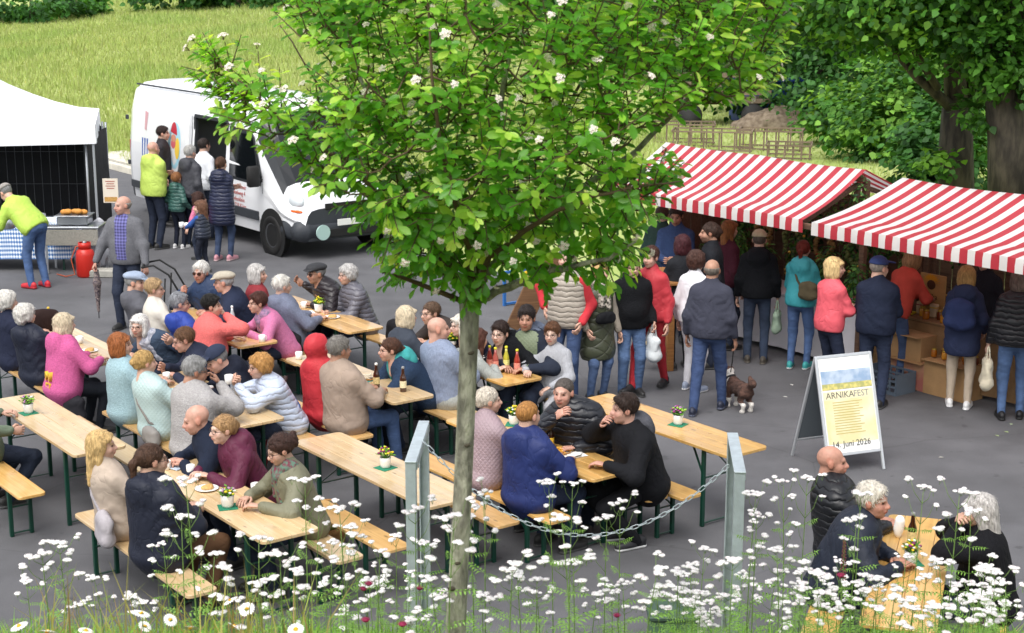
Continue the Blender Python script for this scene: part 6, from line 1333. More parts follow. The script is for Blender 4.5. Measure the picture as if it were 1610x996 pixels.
# ================================================================== THINGS ON AND AROUND THE TABLES
CER = mat('white_ceramic', '#ecebe8', .3, .03, 10); NAP = mat('green_napkin', '#1f7a5c', .85, .1, 20); LEAFG = mat('posy_leaf', '#5c8f2f', .6, .25, 30)
_pot = None
def posy(label, loc, cols, napkin=True, sc_=1.0, seed=0):
    """white pot with a small bunch of flowers"""
    global _pot
    r = random.Random(seed+3); root = thing('flower_pot', label, 'flower pot', loc, r.uniform(0, 3), 'flower pots on the beer tables')
    if _pot is None: _pot = MB().lathe([(.036, .004), (.043, .02), (.047, .06), (.05, .095), (.046, .098), (.043, .06), (0, .05)], 18, cap=(True, False)).me('pot', [CER], True)
    o = ob('pot', _pot, root); o.scale = (sc_,)*3
    if napkin: ob('napkin', MB().box((0, 0, .0022), (.15, .15, .0035)).me('napkin', [NAP]), root)
    fo = MB(); fl = [MB() for _ in cols]
    for k in range(34):
        a = k*2.4; t_ = sqrt(k/34); p = Vector((.065*t_*cos(a), .065*t_*sin(a), .13+.045*(1-t_)+r.uniform(-.015, .02))); fo.tube([(0, 0, .06), tuple(p)], .0016, 3, cap=False)
        if r.random() < .62: fl[k % len(cols)].ball(tuple(p), (r.uniform(.011, .017),)*2+(.009,), 6, 4)
        for _ in range(2):
            d = Vector((r.uniform(-1, 1), r.uniform(-1, 1), r.uniform(-.3, .6))).normalized()*.04; s = d.cross(Vector((0, 0, 1))).normalized()*.011; q_ = p-Vector((0, 0, .015)); fo.add([q_, q_+d*.5+s, q_+d, q_+d*.5-s], [(0, 1, 2, 3)])
    for c, m in zip(cols, fl):
        if m.v: tag(ob('petals', m.me('petals', [mat('petal_'+c, c, .7, .15, 40)], True), root), kind='stuff')
    tag(ob('greenery', fo.me('greenery', [LEAFG]), root), kind='stuff')
Y_, P_, W_, V_ = '#d8c226', '#8a2a6c', '#e6e2da', '#a86fa8'
posy('white pot with purple thistle on green napkin, leftmost table', G(45, 650, .77), (V_, '#7fae3a', W_), seed=1); posy('white pot with yellow and white flowers on green napkin, front left table', G(358, 798, .77), (Y_, W_, '#b890b0'), sc_=1.1, seed=2)
posy('white pot with yellow flowers and one purple bloom on the empty table', G(606, 736, .77), (Y_, '#b9c83a', P_), seed=3); posy('white pot with purple and green flowers on the empty golden table', G(1066, 668, .77), (P_, '#8fb845', V_), seed=4)
posy('white pot with yellow flowers on the farthest table', G(501, 491, .77), (Y_, '#a9c82e'), False, 1.1, 5); posy('white pot with yellow posy between the mauve coat and the padded jacket', G(808, 668, .77), (Y_, W_), seed=6)
posy('white pot with yellow and purple flowers on the lower right table', G(1432, 886, .77), (Y_, P_, W_), seed=7); posy('small pot of yellow-green flowers behind the tree trunk', G(712, 548, .77), ('#b5c83a', Y_), False, .9, 8)
def bottle(label, loc, glass, liquid, cap_, prof='beer', lab='#d9c48a', group=None):
    root = thing('bottle', label, 'bottle', loc, random.uniform(0, 6), group)
    pr = {'beer': [(.032, 0), (.034, .008), (.034, .13), (.03, .15), (.017, .185), (.0135, .235), (.0145, .24)], 'lemon': [(.031, 0), (.033, .01), (.031, .06), (.033, .12), (.03, .15), (.015, .2), (.013, .235)]}[prof]
    ob('glass', MB().lathe(pr, 16).me('glass', [mat('bottle_'+glass, glass, .08, spec=.8, coat=.5)], True), root); R_ = [p for p in pr]
    ob('label', MB().lathe([(.0347, .045), (.0347, .115)], 16, cap=(False, False)).me('label', [mat('label_'+lab, lab, .6, .3, 60)], True), root)
    ob('cap', MB().lathe([(.0155, .238), (.016, .245), (.015, .258), (.008, .262)], 12).me('cap', [mat('cap_'+cap_, cap_, .5)], True), root)
bottle('brown swing-top beer bottle beside the food bowl, before the beige blazer', G(592, 610, .77), '#3a1a0a', None, '#e6e2da'); bottle('brown swing-top beer bottle near the table corner, before the navy jacket', G(634, 616, .77), '#3a1a0a', None, '#8d8d8d', lab='#e0d9b5')
bottle('brown beer bottle in front of the smiling man in black', G(865, 707, .77), '#2b1409', None, '#2b1409', lab='#d8b53a'); bottle('brown beer bottle on the lower right table', G(1433, 858, .77), '#3a1a0a', None, '#8d8d8d')
for lb, px, py, g_ in (('red lemonade bottle, leftmost of four with yellow caps', 770, 581, '#8a2a24'), ('reddish lemonade bottle, second of four with yellow caps', 779, 584, '#a8524a'), ('yellow lemonade bottle with yellow cap', 796, 582, '#b9b03a'), ('red lemonade bottle nearest the boy in grey', 813, 587, '#9a2f22')): bottle(lb, G(px, py, .77), g_, None, '#d8cf2e', 'lemon', '#d88a7a' if g_ != '#b9b03a' else '#e0dc8a')
bottle('clear water bottle on the coral jacket table', G(366, 515, .77), '#b5bcc0', None, '#e6e6e6', 'lemon', '#c9d3d6'); bottle('brown bottle with yellow cap beside the brown bag at left', G(78, 517, .77), '#4a2a10', None, '#d8b53a', lab='#d8c23a')
_mug = None
def mug(label, loc, sc_=1.0, handle=True, name='mug'):
    root = thing(name, label, name, loc, random.uniform(0, 6)); ob('cup', MB().lathe([(.03, 0), (.038, .006), (.041, .085), (.038, .085), (.034, .012), (0, .01)], 18, cap=(True, False)).me('cup', [CER], True), root)
    if handle: ob('handle', MB().tube([(.039, 0, .07), (.06, 0, .068), (.066, 0, .045), (.057, 0, .02), (.037, 0, .018)], .005, 6).me('handle', [CER], True), root)
    root.scale = (sc_,)*3
mug('white mug on the saucer at the middle table corner', G(368, 646, .77)); mug('white paper cup in front of the burgundy jacket', G(300, 745, .77), .9, False, 'paper cup'); mug('white cup beside the magazine of the bald man', G(262, 738, .77), .9, False, 'paper cup')
def plate(label, loc, food=None, r_=.1):
    root = thing('plate', label, 'plate', loc); ob('dish', MB().lathe([(.05*r_/.1, 0), (r_*.95, .012), (r_, .016), (r_*.9, .014), (r_*.6, .005), (0, .005)], 20, cap=(True, False)).me('dish', [CER], True), root)
    if food: ob('food', sdf_ob([('e', (0, 0, .016), (.05, .04, .02)), ('e', (.03, .02, .02), (.025, .03, .02))], .007, mat('food_'+food, food, .7, .35, 50), 'food', .004), root)
plate('white plate under crumpled napkin beside the mug', G(352, 634, .77)); plate('white plate with bread before the grey pullover', G(250, 604, .77), '#b98a4a')
def bowl(label, loc, cols):
    root = thing('food_bowl', label, 'food bowl', loc); ob('tray', MB().lathe([(.055, 0), (.085, .035), (.082, .035), (.05, .006), (0, .006)], 16, cap=(True, False)).me('tray', [mat('palm_bowl', '#b98a52', .7, .15, 20)], True), root); r = random.Random(5)
    m = MB()
    for k in range(22): p = Vector((r.uniform(-.05, .05), r.uniform(-.05, .05), r.uniform(.025, .05))); d = Vector((r.uniform(-1, 1), r.uniform(-1, 1), r.uniform(-.2, .5))).normalized()*.03; m.bar(p-d, p+d, .01, .01)
    tag(ob('fries', m.me('fries', [mat('fries_'+cols, cols, .7, .2, 30)]), root), kind='stuff')
bowl('palm-leaf bowl of fries beside the beer bottle on the golden table', G(884, 714, .77), '#d9a63f'); bowl('food bowl in front of the woman with turquoise lining', G(578, 598, .77), '#dcd2be')
tag(MB().box((0, 0, .003), (.2, .16, .004)).add([(-.1, -.08, .006), (.02, -.09, .03), (.1, .02, .012), (-.04, .08, .02)], [(0, 1, 2, 3)]).ob('paper_napkin', [mat('napkin_white', '#eceae6', .8)], loc=G(902, 716, .772), rz=.5), 'crumpled white paper napkin beside the fries', 'napkin')
tag(MB().box((0, 0, .006), (.14, .2, .008), .002).ob('magazine', [mat('magazine_blue', '#b9c6d6', .4, .3, 14)], loc=G(283, 734, .772), rz=LA+.3), 'folded pale blue magazine in front of the bald man', 'magazine')
tag(MB().box((0, 0, .006), (.075, .15, .009), .003).ob('phone', [mat('phone_black', '#15161a', .15)], loc=G(575, 612, .772), rz=LA), 'dark phone lying beside the beige blazer', 'phone')
tag(MB().box((0, 0, .006), (.2, .14, .01), .002).ob('leaflet', [mat('leaflet', '#8fae9a', .5, .5, 30)], loc=G(372, 527, .772), rz=.4), 'printed leaflet on the coral jacket table', 'leaflet')
tag(MB().box((0, 0, .006), (.26, .18, .008), .002).ob('paper_napkin', [mat('napkin_white', '#eceae6', .8)], loc=G(478, 493, .772), rz=.4), 'white paper napkin on the farthest table', 'napkin')
tag(ob('towel', sdf_ob([('e', (0, 0, .07), (.035, .035, .08)), ('e', (.01, 0, .14), (.03, .03, .03))], .012, mat('napkin_white', '#eceae6', .8), 'towel', .005), None, G(1412, 845, .77)), 'white cloth in the fist of the bald man at lower right', 'cloth')
for lb, px, py, kd in (('white mug beside the coral jacket', 318, 512, 'm'), ('white paper cup in front of the pink jacket', 385, 520, 'c'), ('white plate with cake beside the beige cap', 345, 500, 'p'), ('white mug at the near end of the coral jacket table', 412, 538, 'm'), ('white mug before the white-haired jacket at the farthest table', 478, 485, 'm'), ('white plate with cake at the farthest table', 522, 500, 'p'), ('white paper cup beside the red hooded coat', 470, 565, 'c'), ('white plate with roll before the red hooded coat', 505, 580, 'p'), ('white mug before the pink hoodie', 125, 540, 'm'), ('white plate at the left edge table beside the pink hoodie', 140, 553, 'p'), ('white paper cup beside the grey pullover', 330, 620, 'c'), ('white mug in front of the pale blue fleece', 262, 598, 'm'), ('white mug before the mauve coat', 790, 690, 'm'), ('white paper cup in front of the olive jacket', 402, 775, 'c'), ('white plate with cake before the burgundy jacket', 325, 770, 'p'), ('white paper cup before the boy in black hoodie', 760, 572, 'c')):
    if kd == 'p': plate(lb, G(px, py, .77), '#c39a5c')
    else: mug(lb, G(px, py, .77), .95, kd == 'm', 'mug' if kd == 'm' else 'paper cup')
# ---- bags
def bag(label, loc, size, col, rz=0, strap=None, name='handbag', kind='plain', cat='bag'):
    root = thing(name, label, cat, loc, rz); sx, sy, sz = size
    V, F = sdf([('e', (0, 0, sz*.46), (sx*.52, sy*.5, sz*.5)), ('c', (-sx*.36, 0, sz*.22), (sx*.36, 0, sz*.22), sy*.42, sy*.42), ('c', (-sx*.34, 0, sz*.7), (sx*.34, 0, sz*.7), sy*.3, sy*.3)], max(.012, sx*.045), .05, .004, 30)
    ob('pouch', mesh('pouch', V, F, [cloth(col, kind)], None, True), root)
    if strap:
        Mi = Matrix.Translation(Vector(loc)) @ Matrix.Rotation(rz, 4, 'Z'); Mi = Mi.inverted(); ob('strap', MB().tube([Mi @ Vector(p) for p in strap], .014, 6, flat=None).me('strap', [cloth(col, kind)], True), root)
    return root
def onb(key, dx, dy, dz):
    """place given in a person's own frame (right, forward, up from the hips)"""
    o, d = WHO[key]; M = Matrix.Translation(o.location) @ Matrix.Rotation(o.rotation_euler.z, 4, 'Z'); h_ = d['hip']; return M @ Vector((h_[0]+dx, h_[1]+dy, h_[2]+dz))
def backstrap(key, side, low=.05, fr=False):
    """strap from one shoulder across the back to the other hip, outside the jacket"""
    o, d = WHO[key]; M = Matrix.Translation(o.location) @ Matrix.Rotation(o.rotation_euler.z, 4, 'Z'); k = d['sc']; U, R, F_ = d['U'], d['R'], d['F']; n_, h_ = d['neck'], d['hip']; s = 1 if fr else -1
    pts = [n_+R*side*.1*k+F_*(-s)*.02+U*.0, n_+R*side*.085*k+F_*s*.105*k-U*.05*k, n_*.6+h_*.4+R*side*.02+F_*s*.15*k, n_*.25+h_*.75-R*side*.1*k+F_*s*.155*k, h_-R*side*.19*k+F_*s*.06+U*low]
    return [M @ Vector(p) for p in pts]
bag('pale grey shoulder bag with grey strap on the bench behind the beige coat', onb('blonde', .17, -.2, -.1), (.3, .12, .3), '#a8a2a8', -radians(60), backstrap('blonde', -1)); bag('small grey crossbody bag of the woman in mint quilted jacket', onb('aquaquilt', .16, -.2, -.1), (.26, .11, .17), '#84807c', -radians(50), backstrap('aquaquilt', -1))
tag(MB().tube(backstrap('greysweater', 1), .013, 6).ob('bag_strap', [mat('strap_brown', '#2e1a1a', .6)], None, True), 'dark brown bag strap across the light grey pullover', 'strap'); tag(MB().tube(backstrap('redhood', -1), .009, 6).ob('bag_strap', [mat('strap_dark', '#4a0d18', .6)], None, True), 'thin dark strap across the red hooded coat', 'strap')
tag(MB().tube(backstrap('whitepuffer', 1, fr=False), .014, 6).ob('bag_strap', [mat('strap_blue', '#2f4a86', .6)], None, True), 'blue strap across the pale blue padded jacket', 'strap')
bag('brown fabric bag on the table behind the pink hoodie', G(70, 520, .77), (.34, .2, .26), '#2b1a17', .3); bag('black leather bag hanging beside the grey jacket at the farthest bench', onb('whiteback', .24, -.1, -.1), (.34, .14, .28), '#17181c', -radians(50)); bag('black shoulder bag behind the grey padded jacket', SN(-15.75, BN['back+']+.02, .47), (.3, .14, .3), '#1b1a1e', LA)
bag('dark purple leather handbag on the lower right bench', RT+RN*.56+_rd*.75+Vector((0, 0, .47)), (.42, .17, .27), '#3b1f33', RRZ); bag('dark drawstring bag hanging beside the pink hoodie', onb('pink', .2, .0, -.36), (.22, .12, .34), '#2a2a30', 0)
def tote(label, key, side, col, size, kind='plain', name='tote_bag'):
    o, d = WHO[key]; M = Matrix.Translation(o.location) @ Matrix.Rotation(o.rotation_euler.z, 4, 'Z'); h_ = M @ Vector(d['hands'][side]); sx, sy, sz = size
    root = thing(name, label, 'bag', h_-Vector((0, 0, .16+sz)), o.rotation_euler.z+pi/2); V, F = sdf([('c', (-sx*.3, 0, sz*.25), (sx*.3, 0, sz*.25), sy*.5, sy*.5), ('c', (-sx*.38, 0, sz*.85), (sx*.38, 0, sz*.85), sy*.3, sy*.3), ('e', (0, 0, sz*.5), (sx*.5, sy*.45, sz*.5))], .018, .05, .008, 26)
    ob('pouch', mesh('pouch', V, F, [cloth(col, kind)], None, True), root)
    for s in (-1, 1): ob('handle', MB().tube([(-sx*.25, s*.02, sz*.9), (-sx*.1, s*.01, sz+.1), (0, 0, sz+.15), (sx*.1, s*.01, sz+.1), (sx*.25, s*.02, sz*.9)], .009, 6).me('handle', [cloth(col, kind)], True), root)
tote('cream cotton tote bag held by the woman in black padded jacket', 'blackpufferr', -1, '#d8cdb0', (.36, .14, .38)); tote('clear plastic bag with green plants held by the man in beige cap', 'blackcap', 1, '#8fa890', (.26, .12, .3), 'shell', 'plastic_bag'); tote('white plastic bag in the hand of the man in black jacket', 'blackjacket', -1, '#c9cfd2', (.32, .16, .3), 'shell', 'plastic_bag')
o, d = WHO['olivevest']; bag('black belt bag worn over the olive quilted vest', onb('olivevest', .02, .2, .1), (.25, .075, .12), '#15161a', o.rotation_euler.z)
o, d = WHO['backpack']; bp_ = bag('navy backpack on the long navy coat', onb('backpack', -.03, -.24, .1), (.3, .17, .38), '#26325a', o.rotation_euler.z, name='backpack')
o, d = WHO['teal']; bag('olive shoulder bag at the side of the turquoise jacket', onb('teal', .14, -.2, .08), (.22, .1, .24), '#5a5038', o.rotation_euler.z, backstrap('teal', -1))
# wicker basket with green cloth
bk_ = thing('wicker_basket', 'wicker basket with handle and green cloth beside the front bench', 'basket', G(512, 858)); wk_ = mat('wicker', '#a87c48', .8, .35, 60, .6, 70, stretch=(1, 1, 3))
ob('basket', MB().lathe([(.12, 0), (.17, .04), (.19, .16), (.175, .2), (.165, .19), (.16, .05), (0, .03)], 22, cap=(True, False)).me('basket', [wk_], True), bk_); ob('handle', MB().tube([(-.17, 0, .19), (-.15, 0, .33), (-.06, 0, .42), (.06, 0, .42), (.15, 0, .33), (.17, 0, .19)], .011, 7).me('handle', [wk_], True), bk_)
ob('cloth', sdf_ob([('e', (0, 0, .2), (.14, .13, .05)), ('e', (-.08, -.06, .24), (.07, .06, .06))], .014, cloth('#8c9c3c', 'plain'), 'cloth', .008), bk_)
# umbrella of the man in the grey jacket
o, d = WHO['umbrella']; M = Matrix.Translation(o.location) @ Matrix.Rotation(o.rotation_euler.z, 4, 'Z'); hR = M @ Vector(d['hands'][1]); hL = M @ Vector(d['hands'][-1])
um = thing('umbrella', 'folded dark patterned umbrella hanging from the hand of the man in grey', 'umbrella', hR-Vector((0, 0, .8)))
V, F = sdf([('c', (0, 0, .1), (0, 0, .5), .018, .05), ('c', (0, 0, .5), (0, 0, .66), .05, .03)], .01, .03, .005, 70); ob('canopy', mesh('canopy', V, F, [mat('umbrella_cloth', '#3d3440', .7, col2='#82746f', vscale=45)], None, True), um); ob('shaft', MB().tube([(0, 0, 0), (0, 0, .78)], .006, 6).tube([(0, 0, .7), (0, 0, .82)], .014, 8).me('shaft', [BLK], True), um)
pr_ = thing('push_stroller', 'black pushchair handle and hood beside the man in grey', 'pushchair', hL-Vector((0, 0, hL.z))+Vector((.35, -.1, 0))); lz = hL.z
for s in (-.2, .2): ob('side_frame', MB().tube([(-.35, .1+s, lz), (-.2, .1+s, lz+.03), (.0, .1+s, lz-.1), (.35, .1+s, .2)], .014, 6).tube([(-.05, .1+s, lz-.15), (-.1, .1+s, .15)], .012, 6).me('side_frame', [BLK], True), pr_)
ob('handle_bar', MB().tube([(-.35, -.1, lz), (-.37, .1, lz+.01), (-.35, .3, lz)], .017, 7).me('handle_bar', [BLK], True), pr_); ob('seat_hood', sdf_ob([('e', (.25, .1, .5), (.2, .17, .12)), ('e', (.15, .1, .36), (.2, .16, .12))], .025, cloth('#1c2333', 'plain'), 'seat_hood', .006), pr_)
for x, y in ((.35, -.12), (.35, .32), (-.1, -.12), (-.1, .32)): ob('wheel', MB().lathe([(.07, -.02), (.09, -.02), (.09, .02), (.07, .02)], 14, M=Matrix.Translation((x, y, .09)) @ Matrix.Rotation(pi/2, 4, 'X')).me('wheel', [BLK], True), pr_)
# red walking poles leaning on the bench
wp = thing('walking_poles', 'pair of red walking poles with cork grips leaning on the bench', 'walking poles', G(408, 745)+Vector((0, 0, 0)))
for k in (0, 1): a_ = Vector((.0+.05*k, 0, .02)); b_ = Vector((.24+.04*k, .1, .98)); ob('pole', MB().tube([a_, a_.lerp(b_, .82)], .011, 7).me('pole', [mat('pole_red', '#b3233c', .4)], True), wp); ob('grip', MB().tube([a_.lerp(b_, .82), b_], [.017, .02], 8).me('grip', [mat('grip_dark', '#3a2a28', .7)], True), wp)
# cups in the girl's hands, cup of the woman in pale blue
def heldcup(label, key, side, off=(0, .05, .03)):
    o, d = WHO[key]; M = Matrix.Translation(o.location) @ Matrix.Rotation(o.rotation_euler.z, 4, 'Z'); mug(label, M @ (Vector(d['hands'][side])+Vector(off)), 1.0, False, 'paper cup')
heldcup('white paper cup in the hands of the woman in pale blue', 'whitepuffer', 1, (-.04, .07, .02)); heldcup('white paper cup in the left hand of the girl in the vest', 'girlvest', -1, (0, .09, .0)); heldcup('second white paper cup carried by the girl in the vest', 'girlvest', 1, (.02, .1, -.03))
# pink hoodie print
o, d = WHO['pink']
for i, t_ in enumerate(('M', 'E!')):
    M = Matrix.Translation(Vector(d['hip'])+Vector((-.03, -.168, .1-.12*i))) @ Matrix.Rotation(radians(90), 4, 'X'); text('printed_letters', t_, .145, mat('print_yellow', '#e3b73c', .6), o, M, .03)
# ================================================================== POSTS WITH CHAIN
GALV = mat('galvanised_steel', '#b7c2c8', .45, .14, 18, .12, 60, metal=.4)
def post_frame(label, nt_, ft_, yn, yf):
    """two uprights joined by a flat top plate; nt_ / ft_ = pixel of the near and far top"""
    a = D(*nt_, yn); b = D(*ft_, yf); z = (a.z+b.z)/2; a.z = b.z = z; zb = float(bank_z(a.x, yn))-.1
    r = thing('steel_post', label, 'post', (a.x, a.y, zb), 0, 'galvanised posts holding the chain'); A = Vector((0, 0, 0)); Bp = Vector((b.x-a.x, b.y-a.y, 0)); H = z-zb; dr = Bp.normalized(); sd = Vector((dr.y, -dr.x, 0))
    for p in (A, Bp):
        m = MB(); f = -1 if p is A else 1
        for u in (-1, 1): m.bar(p+sd*u*.027+dr*f*-.0, p+sd*u*.027+Vector((0, 0, H)), .007, .045, .001, up=tuple(dr))
        m.bar(p+dr*f*.022, p+dr*f*.022+Vector((0, 0, H)), .058, .007, .001, up=tuple(dr)); ob('upright', m.me('upright', [GALV]), r)
    m = MB(); m.bar(A-dr*.03+Vector((0, 0, H+.004)), Bp+dr*.03+Vector((0, 0, H+.004)), .066, .008, .001); m.bar(A+sd*.032+Vector((0, 0, H-.025)), Bp+sd*.032+Vector((0, 0, H-.025)), .007, .05, .001); ob('top_plate', m.me('top_plate', [GALV]), r)
    return Vector((a.x, a.y, z)), Vector((b.x, b.y, z))
pa = post_frame('galvanised post frame left of the trunk, chain end at its top', (646, 729), (666, 663), 8.55, 9.3); pb = post_frame('galvanised post frame before the empty golden table', (1163, 745), (1152, 682), 8.55, 9.25)
c0 = pa[0].lerp(pa[1], .45)+Vector((.05, 0, -.0)); c1 = pb[0].lerp(pb[1], .3)+Vector((-.05, 0, -.03)); ch = thing('chain', 'galvanised link chain sagging between the two posts', 'chain', c0)
lk = MB(); pts_ = []
for k in range(13): a = 2*pi*k/12; pts_.append((.0165*cos(a)+(.012 if cos(a) > 0 else -.012), .0105*sin(a), 0))
lk = lk.tube(pts_, .0028, 5, cap=False).me('link', [GALV], True); sag = .5; N_ = 74; prev = None
cur = [c0.lerp(c1, t_)-c0-Vector((0, 0, sag*4*t_*(1-t_))) for t_ in np.linspace(0, 1, 400)]; ln = [0]
for i in range(1, 400): ln.append(ln[-1]+(cur[i]-cur[i-1]).length)
step = .046; nlk = int(ln[-1]/step)
for i in range(nlk+1):
    j = min(int(np.searchsorted(ln, i*step)), 398); t_ = (cur[j+1]-cur[j]).normalized(); y = Vector((0, 1, 0)); x = t_; zv = x.cross(y).normalized(); y = zv.cross(x)
    if i % 2: y, zv = zv, -y
    o = ob('link', lk, ch); o.matrix_local = Matrix(((x.x, y.x, zv.x, cur[j].x), (x.y, y.y, zv.y, cur[j].y), (x.z, y.z, zv.z, cur[j].z), (0, 0, 0, 1)))
# green waste bin behind the bank
gb_ = thing('waste_bin', 'dull green metal bin half hidden by the flowers at the bottom', 'bin', G(1062, 1060)+Vector((0, .3, 0))); gm_ = mat('bin_green', '#56735a', .6, .2, 8)
ob('body', MB().box((0, 0, .17), (.34, .3, .34), .02).me('body', [gm_]), gb_); ob('lid', MB().box((0, 0, .36), (.38, .34, .04), .015).me('lid', [mat('bin_lid', '#3d5244', .6)]), gb_)
# ================================================================== SANDWICH BOARD
fl_ = Vector((3.14, 14.93, 0)); fr_ = Vector((3.74, 15.16, 0)); wv_ = (fr_-fl_).normalized(); bd = Vector((-wv_.y, wv_.x, 0)); Wd = .66
sb = thing('sandwich_board', 'white-framed folding sign advertising the fair on the asphalt', 'sign', fl_, atan2(wv_.y, wv_.x)); ALU = mat('aluminium', '#c9ccd0', .35, .04, 10, metal=.5)
Hs, off = 1.14, .36; tl = atan2(off, Hs); Ls = sqrt(Hs*Hs+off*off)
Mf = Matrix.Rotation(-tl, 4, 'X') ; Mb = Matrix.Translation((0, 2*off, 0)) @ Matrix.Rotation(tl, 4, 'X')
for nm, M, fr in (('front_frame', Mf, 1), ('back_frame', Mb, 0)):
    m = MB()
    for x in (.015, Wd-.015): m.box((x, 0, Ls/2), (.03, .025, Ls), .005, 0, M)
    for z in (.2, Ls-.015): m.box((Wd/2, 0, z), (Wd-.06, .024, .03), .005, 0, M)
    ob(nm, m.me(nm, [ALU]), sb); ob('panel', MB().box((Wd/2, 0, (Ls+.2)/2), (Wd-.06, .012, Ls-.24), 0, 0, M).me('panel', [mat('board_white', '#eef0f2', .5) if fr else mat('board_back', '#5f666c', .6)]), sb)
def flat(name, x, z, w_, h_, m_, y=-.0085): return ob(name, MB().box((x, y, z), (w_, .003, h_), 0, 0, Mf).me(name, [m_]), sb)
flat('poster', Wd/2, .69, .595, .95, mat('poster_white', '#f1f1ee', .5)); flat('poster_sky', Wd/2, .96, .575, .16, mat('poster_sky', '#b9c7d8', .5, col2='#8ea6c4', vscale=9), -.0115); flat('poster_field', Wd/2, .88, .575, .06, mat('poster_field', '#d9cc7a', .5, col2='#a9a86a', vscale=25), -.0125)
flat('poster_body', Wd/2, .55, .575, .48, mat('poster_yellow', '#ded3a0', .5, col2='#e8e2c2', vscale=4), -.0118); flat('poster_band', Wd/2, .79, .575, .085, mat('poster_band', '#e6ddb8', .5), -.0128)
for i in range(13): flat('print_line', .14+.0+(.15 if i % 3 else .17), .72-.026*i, .3 if i % 3 else .34, .008, mat('poster_ink', '#bfae6e', .6), -.0138)
tm = lambda x, z, s: Mf @ Matrix.Translation((x, -.0145, z)) @ Matrix.Rotation(pi/2, 4, 'X')
ink = mat('poster_text', '#54524e', .6); text('lettering', 'ARNIKA', .09, ink, sb, tm(.07, .762, 1)); text('lettering', 'FEST', .09, mat('poster_text_light', '#8d8b86', .6), sb, tm(.39, .762, 1)); text('lettering', '14. Juni 2026', .086, ink, sb, tm(.075, .275, 1))
# ================================================================== LITTLE DOG ON A LEAD
dp = G(1162, 644); dg = thing('dog', 'small brown and white dog on a lead beside the man in jeans', 'dog', dp, radians(205-90)); fur = mat('fur_brown', '#5c4238', .95, col2='#3d2b25', vscale=18, bump=.7, bscale=60); furw = mat('fur_white', '#d8d3cc', .95, .1, 20, .6, 60)
P = [('e', (.0, 0, .25), (.17, .085, .09)), ('e', (.12, 0, .26), (.09, .08, .095)), ('e', (-.13, 0, .25), (.085, .08, .09)), ('c', (.16, 0, .29), (.24, 0, .37), .06, .055), ('e', (.27, 0, .39), (.065, .058, .058)), ('c', (.3, 0, .375), (.355, 0, .36), .032, .022), ('e', (.25, .055, .4), (.03, .014, .045)), ('e', (.25, -.055, .4), (.03, .014, .045)), ('c', (-.19, 0, .29), (-.25, 0, .36), .03, .04), ('c', (-.25, 0, .36), (-.2, 0, .42), .04, .025)]
for y in (-.055, .055): P += [('c', (.13, y, .22), (.135, y, .1), .034, .024), ('c', (.135, y, .1), (.14, y, .02), .024, .022), ('e', (.155, y, .016), (.03, .022, .016)), ('c', (-.13, y, .22), (-.1, y, .14), .045, .03), ('c', (-.1, y, .14), (-.165, y, .09), .028, .022), ('c', (-.165, y, .09), (-.15, y, .02), .022, .021), ('e', (-.135, y, .016), (.03, .022, .016))]
V, F = sdf(P, .0125, .03, .004, 60); c_ = V[F].mean(1); mi = ((c_[:, 2] < .12) | ((c_[:, 0] > .15) & (c_[:, 0] < .22) & (c_[:, 2] > .2)) | ((np.abs(c_[:, 1]) < .02) & (c_[:, 0] > .28))).astype(int)
ob('body', mesh('body', V, F, [fur, furw], mi, True), dg); ob('collar', MB().lathe([(.064, -.012), (.066, -.012), (.066, .012), (.064, .012)], 14, M=Matrix.Translation((.195, 0, .325)) @ Matrix.Rotation(.75, 4, 'Y')).me('collar', [BLK]), dg)
o, d = WHO['dogman']; M = Matrix.Translation(o.location) @ Matrix.Rotation(o.rotation_euler.z, 4, 'Z'); hh_ = M @ Vector(d['hands'][1]); e_ = dp+Matrix.Rotation(radians(115), 3, 'Z') @ Vector((.2, 0, .38))
tag(MB().tube([hh_, hh_.lerp(e_, .5)-Vector((0, 0, .06)), e_], .006, 5).ob('dog_lead', [BLK], None, True), 'thin black lead from the man to the dog', 'lead')
# ================================================================== TIMBER STAND WITH BOARD, TRESTLES
ts = thing('timber_stand', 'tall timber stand with shelf board behind the man walking the dog', 'stand', G(1052, 583), .2); tw_ = wood('stand_pine', '#a8763f', '#8a5a2c', .6, 0)
ob('post', MB().box((0, 0, .55), (.09, .09, 1.1), .006).me('post', [tw_]), ts); ob('post', MB().box((.02, .75, .55), (.09, .09, 1.1), .006).me('post', [tw_]), ts); ob('shelf', MB().box((.01, .38, 1.12), (.4, 1.0, .04), .006).me('shelf', [tw_]), ts); ob('brace', MB().bar((0, 0, .35), (.02, .75, .35), .05, .05).me('brace', [tw_]), ts)
tag(MB().box((0, 0, .28), (.16, .18, .12), .02).box((0, 0, .35), (.2, .2, .02), .01).ob('small_basket', [mat('basket_pale', '#b9a988', .8, .3, 50)], loc=G(1040, 583)+Vector((-.12, -.02, 0))), 'pale little basket hanging on the timber stand', 'basket')
bd_ = thing('leaning_board', 'brown board leaning on edge behind the lemonade table', 'board', G(812, 530)+Vector((0, .4, 0)), .3); ob('panel', MB().box((0, 0, .6), (.34, .03, 1.2), .006, 0, Matrix.Rotation(.45, 4, 'Y')).me('panel', [wood('board_brown', '#7d5c3e', '#5c4029', .6, 0)]), bd_)
for lb, px, col in (('blue steel trestle behind the tree fork', 815, '#2f6ab0'), ('yellow steel trestle behind the tree fork', 848, '#d8b32a')):
    t_ = thing('trestle', lb, 'trestle', G(px, 478), .6); cm_ = mat('trestle_'+col, col, .45)
    for x in (-.25, .25): ob('leg', MB().bar((x, 0, 0), (x, 0, .5), .04, .04).me('leg', [cm_]), t_)
    ob('rail', MB().bar((-.25, 0, .5), (.25, 0, .5), .05, .04).me('rail', [cm_]), t_); ob('rail', MB().bar((-.25, 0, .03), (.25, 0, .03), .04, .03).me('rail', [cm_]), t_)
